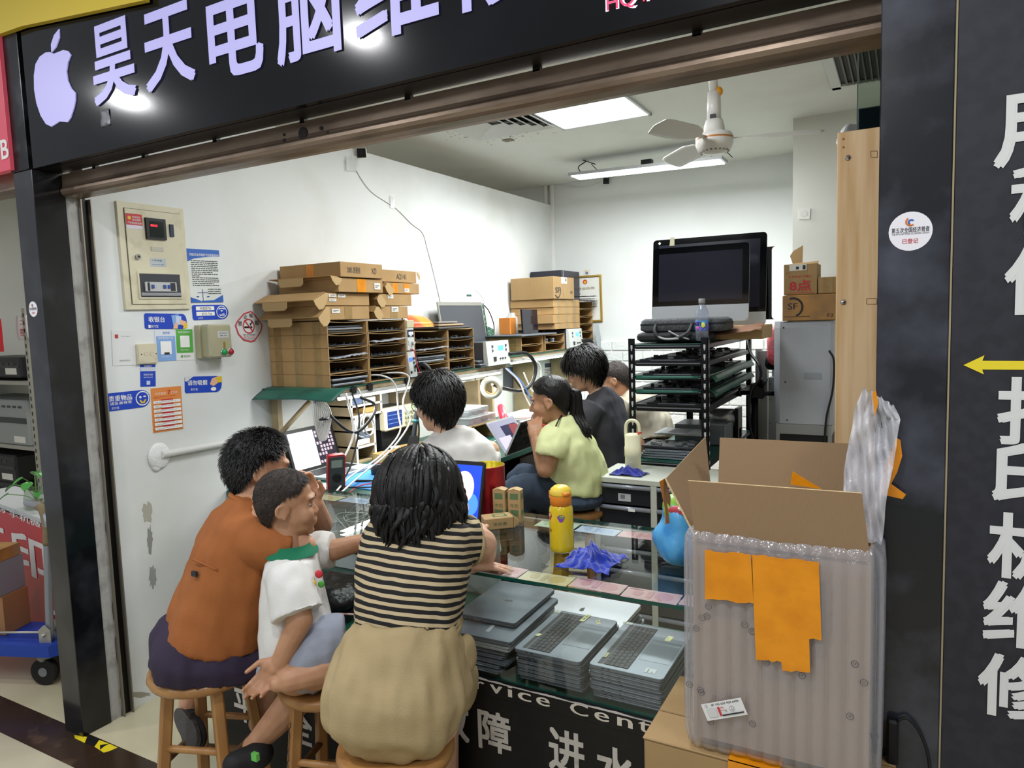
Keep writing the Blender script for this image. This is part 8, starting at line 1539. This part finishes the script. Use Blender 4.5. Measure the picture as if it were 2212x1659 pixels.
ax = (rg[4][0] - rg[0][0]).normalized(); tc = nt.nodes.new('ShaderNodeTexCoord'); dp = nt.nodes.new('ShaderNodeVectorMath'); dp.operation = 'DOT_PRODUCT'; dp.inputs[1].default_value = (ax * .55 + V((.1, 0, .5))).normalized() * (1 / .0192)
nz = nt.nodes.new('ShaderNodeTexNoise'); nz.inputs['Scale'].default_value = 9; ad = nt.nodes.new('ShaderNodeMath'); ad.operation = 'MULTIPLY_ADD'; ad.inputs[1].default_value = .7
fr_ = nt.nodes.new('ShaderNodeMath'); fr_.operation = 'FRACT'; gt = nt.nodes.new('ShaderNodeMath'); gt.operation = 'GREATER_THAN'; gt.inputs[1].default_value = .46; mx = nt.nodes.new('ShaderNodeMix'); mx.data_type = 'RGBA'; mx.inputs[6].default_value = rgb(0xBBA985); mx.inputs[7].default_value = rgb(0x0F0E10)
nt.links.new(tc.outputs['Object'], dp.inputs[0]); nt.links.new(tc.outputs['Object'], nz.inputs['Vector']); nt.links.new(nz.outputs['Fac'], ad.inputs[0]); nt.links.new(dp.outputs['Value'], ad.inputs[2]); nt.links.new(ad.outputs[0], fr_.inputs[0]); nt.links.new(fr_.outputs[0], gt.inputs[0]); nt.links.new(gt.outputs[0], mx.inputs[0]); nt.links.new(mx.outputs[2], b_.inputs['Base Color'])
m_bei2 = mat('beige_cotton', 0xB09C74, .85, noise_=(3, 0xA59168, .4, .7), bump=(280, .2))
garment(t, 'striped_top', ms, rg, r, [([pd(985, 1165, 1.96), sR], [.08, .068]), ([pd(840, 1170, 1.93), sL], [.075, .062])], .007, (.008, .004), 5)
g = G(m_bei2); g.torus(sR + V((.004, .004, 0)), .066, .006, (pd(1030, 1160, 2.0) - pd(985, 1165, 1.96)), 24, 8); t.part('armhole_trim', g)
srg = [(pd(879, 1330, 1.86), .142, .122), (pd(878, 1362, 1.86), .137, .12), (pd(874, 1400, 1.84), .155, .145), (pd(862, 1470, 1.84), .183, .172), (pd(857, 1530, 1.845), .172, .168), (pd(854, 1572, 1.85), .142, .13), (pd(853, 1592, 1.855), .10, .095)]
garment(t, 'skirt', m_bei2, srg, r, [([pd(870, 1500, 1.83) + r * .06, V((-1.12, 1.60, .63))], [.10, .09]), ([pd(852, 1500, 1.85) - r * .05, V((-1.28, 1.58, .63))], [.11, .09])], .008, (.014, .005), 8, pleat=.009)
g = G(m_bei2); o = pd(990, 1400, 1.83); g.ell(pd(1000, 1420, 1.86), (.03, .05, .06), n=18); h = fused(g, 'pocket', .008, 3); wrinkle(h, .012, (20, 20, 12), 2); t.part('pocket', h)
g = G(m_bei2); q = ring(pd(878, 1358, 1.86), r, V((-.39, .92, 0)), .146, .13); q2 = ring(pd(878, 1352, 1.86), r, V((-.39, .92, 0)), .148, .131); g.rings([ring(pd(878, 1364, 1.86), r, V((-.39, .92, 0)), .142, .127), q, q2, ring(pd(878, 1347, 1.86), r, V((-.39, .92, 0)), .143, .127)], False, True); t.part('waistband', g)
# long wavy hair
rd = random.Random(12); g = G(m_hair)
g.sheet(lambda u, v: hd.scalp(2 * PI * u, max(.02, (1.15 + .8 * (1 - math.cos(2 * PI * u)) / 2) * v), .012 + .006 * noise.noise((u * 9, v * 4, 1))), 48, 16, 0)
for i in range(330):
    az = rd.uniform(.7, 2 * PI - .7); po = rd.uniform(.05, 1.5); pts = []; th = .018 + .024 * rd.random()
    for j in range(4): pts.append(hd.scalp(az + (PI - az) * .05 * j, min(po + .42 * j, 2.0), th))
    p = pts[-1]; sx = math.sin(az); back = -math.cos(az); L_f = (rd.uniform(.05, .13) if rd.random() < .75 else rd.uniform(.12, .19)) * (1.1 if back > 0 else .8); w0 = rd.uniform(0, 6)
    cl = (pd(rd.choice((895, 915, 985, 975, 860)), 1190, 1.9) - p); cl.z = 0
    for j in range(1, 5): s_ = j / 4; pts.append(p + V(hd.r) * (sx * .018 * math.sin(PI * s_)) + V((0, -.035 * s_ * max(0, back), -L_f * s_)) + cl * (.5 * s_ * s_ * L_f / .16) + V((.012 * math.sin(5 * s_ + w0), .008 * math.cos(5 * s_ + w0), 0)) * s_)
    g.tube(pts, .01, 7, 3, r1=[.004, .010, .012, .012, .011, .009, .006, .001], flat=.45)
t.part('hair', g)
# ---------------------------------------------------------------- man in white at the bench
pz_ = pd(985, 1190, 3.13); t = T('person', 'man with glasses in a white shirt sitting at the workbench seen from behind', 'person', (pz_.x, pz_.y, .55), world=True); back_stool(pz_, .55, 'stool under the man in the white shirt')
r = V((.6, .8, 0)); hd = Head(pd(944, 872, 3.08), (-.93, .36, -.12), (-.1, .05, 1), 1.04)
rg = [(pd(990, 1195, 3.12), .19, .16), (pd(986, 1120, 3.1), .182, .145), (pd(980, 1035, 3.08), .195, .13), (pd(977, 978, 3.08), .198, .108), (pd(972, 944, 3.08), .13, .08), (pd(968, 925, 3.08), .07, .066)]
sL = pd(975, 985, 3.08) - r * .17; sR = pd(978, 985, 3.1) + r * .17; eL = pd(905, 1075, 3.1); wL = at_z(905, 996, .885); eR = sR + V((-.1, .0, -.26)); wR = V((-2.15, 2.98, .9))
def fn(g):
    loft(g, sk(rg), r); hd.build(g, pd(968, 940, 3.08)); g.limb([sL, eL, wL], [.052, .043, .03]); g.limb([sR, eR, wR], [.052, .043, .03]); hand(g, wL, V((-.9, .35, -.05)), (0, 0, 1), 1, (.3, .35, .4, .45), 1); hand(g, wR, V((-1, -.2, -.1)), (0, 0, 1), 1, (.5,) * 4, -1)
body(t, m_skin3, fn, .0055); hd.face(t)
hd.hair(t, m_hair, hl(1.2, 2.75, .28), .024, 1900, .05, 7, .06, .006)
garment(t, 'shirt', m_wsh, rg, r, [([sL + r * .05, sL.lerp(eL, .5), eL.lerp(wL, .12)], [.1, .088, .085]), ([sR - r * .05, sR.lerp(eR, .5), eR], [.1, .088, .082])], .009, (.014, .006), 11)
hp = pd(988, 1210, 3.14); garment(t, 'trousers', mat('dark_trousers', 0x24262C, .85), [(hp + V((0, 0, .04)), .17, .14), (hp, .185, .16), (hp - V((0, 0, .05)), .15, .14)], r, [([hp + r * .09, hp + V((-.36, .3, .0)), hp + V((-.36, .3, -.4)), hp + V((-.34, .28, -.52))], [.095, .08, .065, .055]), ([hp - r * .09, hp + V((-.4, .08, .0)), hp + V((-.4, .08, -.4)), hp + V((-.38, .06, -.52))], [.095, .08, .065, .055])], .011)
g = G(mat('black_glasses', 0x1A1A1C, .3)); 
for x in (-1, 1): g.torus(hd.p(x * .033, .108, -.002), .024 * 1.04, .0016, hd.f, 20, 6); g.tube([hd.p(x * .056, .105, .004), hd.p(x * .079, .05, .006), hd.p(x * .084, -.01, .004)], .0018, 6, 4)
t.part('glasses', g)
# ---------------------------------------------------------------- woman in yellow-green
pz_ = pd(1245, 1092, 3.66); SH = pz_.z - .01; t = T('person', 'woman in a pale lime shirt and jeans with a ponytail mending an open laptop', 'person', (pz_.x, pz_.y, SH), world=True); back_stool(pz_, SH, 'worn round stool under the woman in the lime shirt')
r = V((.02, 1, 0)); hd = Head(pd(1188, 866, 3.62), (-.96, -.2, -.16), (-.22, 0, 1), 1.0)
rg = [(pd(1240, 1056, 3.66), .178, .165), (pd(1243, 1020, 3.65), .172, .15), (pd(1234, 975, 3.62), .165, .125), (pd(1222, 937, 3.62), .16, .1), (pd(1215, 915, 3.62), .1, .075), (pd(1210, 902, 3.62), .062, .06)]
sL = pd(1222, 942, 3.62) - r * .145; sR = pd(1222, 942, 3.62) + r * .145; eL = pd(1178, 1014, 3.47); wL = pd(1159, 952, 3.52); eR = pd(1170, 985, 3.75); wR = pd(1150, 925, 3.68)
def fn(g):
    loft(g, sk(rg), r); hd.build(g, pd(1212, 918, 3.62)); g.limb([sL, sL.lerp(eL, .5), eL], [.05, .05, .043]); g.limb([eL, eL.lerp(wL, .4), wL], [.043, .04, .028]); g.limb([sR, eR, wR], [.05, .042, .028])
    hand(g, wL, pd(1156, 910, 3.56) - wL, V((.5, -.8, .1)), .98, (.55, .6, .6, .6), 1, .08, .6); hand(g, wR, pd(1160, 902, 3.64) - wR, V((-.3, -.8, .5)), .95, (.5, .55, .6, .6), -1, .08, .7)
body(t, m_skin2, fn, .0055); hd.face(t)
hd.hair(t, m_hair, hl(1.0, 2.75, .28), .013, 900, .07, 8, .0, .003, None, hd.p(0, -.115, .02))
g = G(m_hair); b0 = hd.p(0, -.108, .02)
for i in range(70):
    o = V((rd.uniform(-.014, .014), rd.uniform(-.016, .016), rd.uniform(-.016, .016))); g.tube([b0 + o * .5, hd.p(0, -.14, .01) + o, pd(1246, 900, 3.6) + o * 1.6, pd(1262, 930, 3.56) + o * 1.5, pd(1272, 925 + rd.uniform(0, 26), 3.55) + o], .006, 5, 4, r1=[.005, .008, .009, .007, .001])
t.part('ponytail', g); g = G(mat('tan_hair_tie', 0xA8874E, .6)); g.torus(hd.p(0, -.112, .02), .018, .007, hd.f, 16, 8); t.part('hair_tie', g)
m_lime = mat('lime_cotton', 0xD8DFA6, .85, noise_=(3, 0xC0C88E, .4, .7), bump=(260, .2)); m_jean = mat('dark_denim', 0x2A3646, .85, noise_=(7, 0x3A4A5E, .42, .72), bump=(240, .3))
garment(t, 'shirt', m_lime, rg, r, [([sL + r * .05, sL.lerp(eL, .3), sL.lerp(eL, .52)], [.095, .085, .08]), ([sR - r * .05, sR.lerp(eR, .3), sR.lerp(eR, .6)], [.095, .085, .08])], .009, (.014, .006), 15)
g = G(m_black); g.tube([pd(1200, 922, 3.5), pd(1208, 905, 3.53), pd(1216, 896, 3.6), pd(1220, 898, 3.7)], .004, 6, 4); t.part('neck_cord', g)
hp = pd(1238, 1072, 3.66); kL = pd(1115, 1062, 3.5); kR = pd(1128, 1035, 3.78)
garment(t, 'jeans', m_jean, [(hp + V((0, 0, .05)), .165, .15), (hp, .185, .17), (hp - V((0, 0, .035)), .15, .15)], r, [([hp - r * .09, hp.lerp(kL, .5), kL, kL + V((-.02, 0, -.1)), kL + V((.05, .03, -.38)), kL + V((.06, .05, -.48))], [.105, .095, .08, .07, .06, .055]), ([hp + r * .09, hp.lerp(kR, .5), kR, kR + V((.0, 0, -.1)), kR + V((.08, 0, -.4))], [.105, .095, .08, .07, .058])], .010, (.01, .005), 21)
shoe(t, kL + V((.06, .05, -.52)), kL + V((-.14, .03, -.56)), (0, 0, 1), 1, mat('black_mesh_shoe'), 'shoe'); shoe(t, kR + V((.08, 0, -.44)), kR + V((-.12, 0, -.5)), (0, 0, 1), 1, mat('black_mesh_shoe'), 'shoe')
# the laptop she mends: screen and base standing in a V on the bench
lt = T('laptop', 'laptop opened in a V on the workbench with its dark board side facing out', 'laptop', pd(1093, 985, 3.86), world=True)
H0 = pd(1093, 986, 3.86); hy = V((.0, 1, 0)); S1 = pd(1041, 921, 3.86) - H0; S1.y = 0; S1 = S1.normalized() * .215; B1 = pd(1134, 917, 3.86) - H0; B1.y = 0; B1 = B1.normalized() * .215
def leaf_(name, e, m, th, parts): g = G(m); n = hy.cross(e).normalized(); g.prism([(0, 0), (.305, 0), (.305, .215), (0, .215)], H0 + e * 0, hy, e, th); o = lt.part(name, g); return o, n
o, n = leaf_('screen', S1, m_silver, .006, 0); n = hy.cross(S1).normalized(); k_ = .0065
g = G(mat('dim_screen', 0x8A8A9C, .15, emit=.35)); E_ = lambda a, b: (a * .305, b * .215); g.prism([E_(.03, .06), E_(.97, .06), E_(.97, .95), E_(.03, .95)], H0, hy, S1, .0004, k_)
for c, P in ((0x14143A, ((.35, .3), (.9, .3), (.9, .8), (.35, .8))), (0xB9B2CC, ((.08, .15), (.5, .15), (.5, .5), (.08, .5))), (0x7A2A30, ((.6, .5), (.95, .45), (.95, .75), (.65, .8))), (0x5C2A2C, ((.1, .06), (.9, .06), (.8, .14), (.2, .16)))): k_ += .0004; g.use(mat('screen_%x' % c, c, .2, emit=.35)); g.prism([E_(*p) for p in P], H0, hy, S1, .0003, k_)
lt.part('display', g, o)
g = G(m_silver); n = hy.cross(B1).normalized(); g.prism([(0, 0), (.305, 0), (.305, .215), (0, .215)], H0, hy, B1, -.011, 0); bs = lt.part('base', g)
g = G(m_pcb); sgn = 1 if n.dot(V((1, 0, -.3))) > 0 else -1; g.prism([(.006, .008), (.299, .008), (.299, .208), (.006, .208)], H0, hy, B1, .001 * sgn, 0.0 if sgn > 0 else -.0112); rnd = random.Random(41); g.use(m_key)
for _ in range(30): a, b = rnd.uniform(.01, .26), rnd.uniform(.01, .18); g.prism([(a, b), (a + .03, b), (a + .03, b + .02), (a, b + .02)], H0, hy, B1, .002 * sgn, 0.001 if sgn > 0 else -.0122)
lt.part('circuit_side', g, bs)
# ---------------------------------------------------------------- woman in dark grey
pz_ = pd(1318, 1040, 4.22); t = T('person', 'person with a black bob in a charcoal shirt working at the bench', 'person', (pz_.x, pz_.y, pz_.z - .03), world=True); back_stool(pz_, pz_.z - .03, 'stool under the person in the charcoal shirt')
r = V((.1, 1, 0)); hd = Head(pd(1262, 800, 4.2), (-.9, -.18, -.32), (-.3, 0, 1), 1.03)
rg = [(pd(1318, 1025, 4.22), .18, .155), (pd(1316, 975, 4.22), .175, .14), (pd(1307, 915, 4.2), .185, .125), (pd(1300, 876, 4.2), .185, .1), (pd(1296, 855, 4.2), .12, .08), (pd(1290, 842, 4.2), .068, .062)]
sL = pd(1300, 880, 4.2) - r * .165; sR = pd(1300, 880, 4.2) + r * .165; eL = pd(1255, 935, 4.08); wL = pd(1230, 890, 4.2); eR = pd(1262, 925, 4.4); wR = pd(1232, 850, 4.3)
def fn(g): loft(g, sk(rg), r); hd.build(g, pd(1293, 855, 4.2)); g.limb([sL, eL, wL], [.05, .042, .028]); g.limb([sR, eR, wR], [.05, .042, .028]); hand(g, wL, V((-.6, .3, .3)), (0, -.5, 1), .95, (.6,) * 4, 1); hand(g, wR, V((-.7, -.1, -.2)), (0, -.3, 1), .95, (.6,) * 4, -1)
body(t, m_skin3, fn, .006); hd.face(t)
hd.hair(t, m_hair, hl(1.2, 2.8, .1), .026, 1700, .07, 14, .05, .007)
m_char2 = mat('charcoal_cotton', 0x3A3A40, .85, noise_=(3, 0x323238, .4, .7), bump=(240, .2))
garment(t, 'shirt', m_char2, rg, r, [([sL + r * .05, sL.lerp(eL, .5), sL.lerp(eL, .95)], [.1, .092, .088]), ([sR - r * .05, sR.lerp(eR, .5), eR], [.1, .09, .085])], .011, (.016, .006), 17)
hp = pz_; garment(t, 'trousers', mat('black_trousers', 0x131417, .85), [(hp + V((0, 0, .06)), .16, .13), (hp + V((0, 0, .02)), .175, .15), (hp - V((0, 0, .02)), .14, .13)], r, [([hp - r * .09, hp + V((-.36, -.08, .0)), hp + V((-.34, -.08, -.4))], [.095, .078, .06]), ([hp + r * .09, hp + V((-.36, .12, .0)), hp + V((-.34, .12, -.4))], [.095, .078, .06])], .012)
# ---------------------------------------------------------------- man at the back
pz_ = pd(1402, 955, 4.95); t = T('person', 'man with cropped hair in a beige shirt bending over the bench behind the rack', 'person', (pz_.x, pz_.y, pz_.z - .03), world=True); back_stool(pz_, pz_.z - .03, 'stool under the man in the beige shirt')
r = V((.15, 1, 0)); hd = Head(pd(1329, 822, 4.92), (-.9, -.1, -.42), (-.4, 0, 1), 1.02)
rg = [(pd(1402, 945, 4.95), .19, .17), (pd(1398, 915, 4.95), .19, .155), (pd(1382, 880, 4.93), .19, .13), (pd(1366, 861, 4.92), .185, .105), (pd(1355, 852, 4.92), .12, .08), (pd(1348, 846, 4.92), .066, .062)]
sL = pd(1366, 866, 4.92) - r * .165; sR = pd(1366, 866, 4.92) + r * .165; eL = pd(1330, 905, 4.85); wL = V((-2.1, 4.6, .89)); eR = pd(1330, 900, 5.1); wR = V((-2.15, 4.85, .9)); kL = pd(1345, 960, 4.78); kR = pd(1340, 945, 5.05)
def fn(g): loft(g, sk(rg), r); hd.build(g, pd(1352, 852, 4.92)); g.limb([sL, eL, wL], [.05, .042, .028]); g.limb([sR, eR, wR], [.05, .042, .028]); hand(g, wL, V((-1, .1, 0)), (0, 0, 1), 1, (.4,) * 4, 1); hand(g, wR, V((-1, 0, 0)), (0, 0, 1), 1, (.4,) * 4, -1); g.limb([pz_ - r * .09, kL, kL + V((.02, 0, -.42))], [.09, .06, .04]); g.limb([pz_ + r * .09, kR, kR + V((.02, 0, -.42))], [.09, .06, .04])
body(t, m_skin, fn, .007); hd.face(t)
hd.hair(t, m_hairb, hl(.95, 2.75, .3), .009, 700, .018, 19, .2, .004)
garment(t, 'shirt', mat('beige_shirt', 0xC3BCA8, .85, bump=(240, .2)), rg, r, [([sL + r * .05, sL.lerp(eL, .5), sL.lerp(eL, .9)], [.1, .09, .085]), ([sR - r * .05, sR.lerp(eR, .5), sR.lerp(eR, .9)], [.1, .09, .085])], .012, (.016, .006), 27)
garment(t, 'shorts', mat('dark_trousers'), [(pz_ + V((0, 0, .02)), .17, .16), (pz_ - V((0, 0, .0)), .18, .165), (pz_ - V((0, 0, .03)), .14, .14)], r, [([pz_ - r * .09, pz_.lerp(kL, .3) - r * .05], [.1, .095]), ([pz_ + r * .09, pz_.lerp(kR, .3) + r * .05], [.1, .095])], .013)
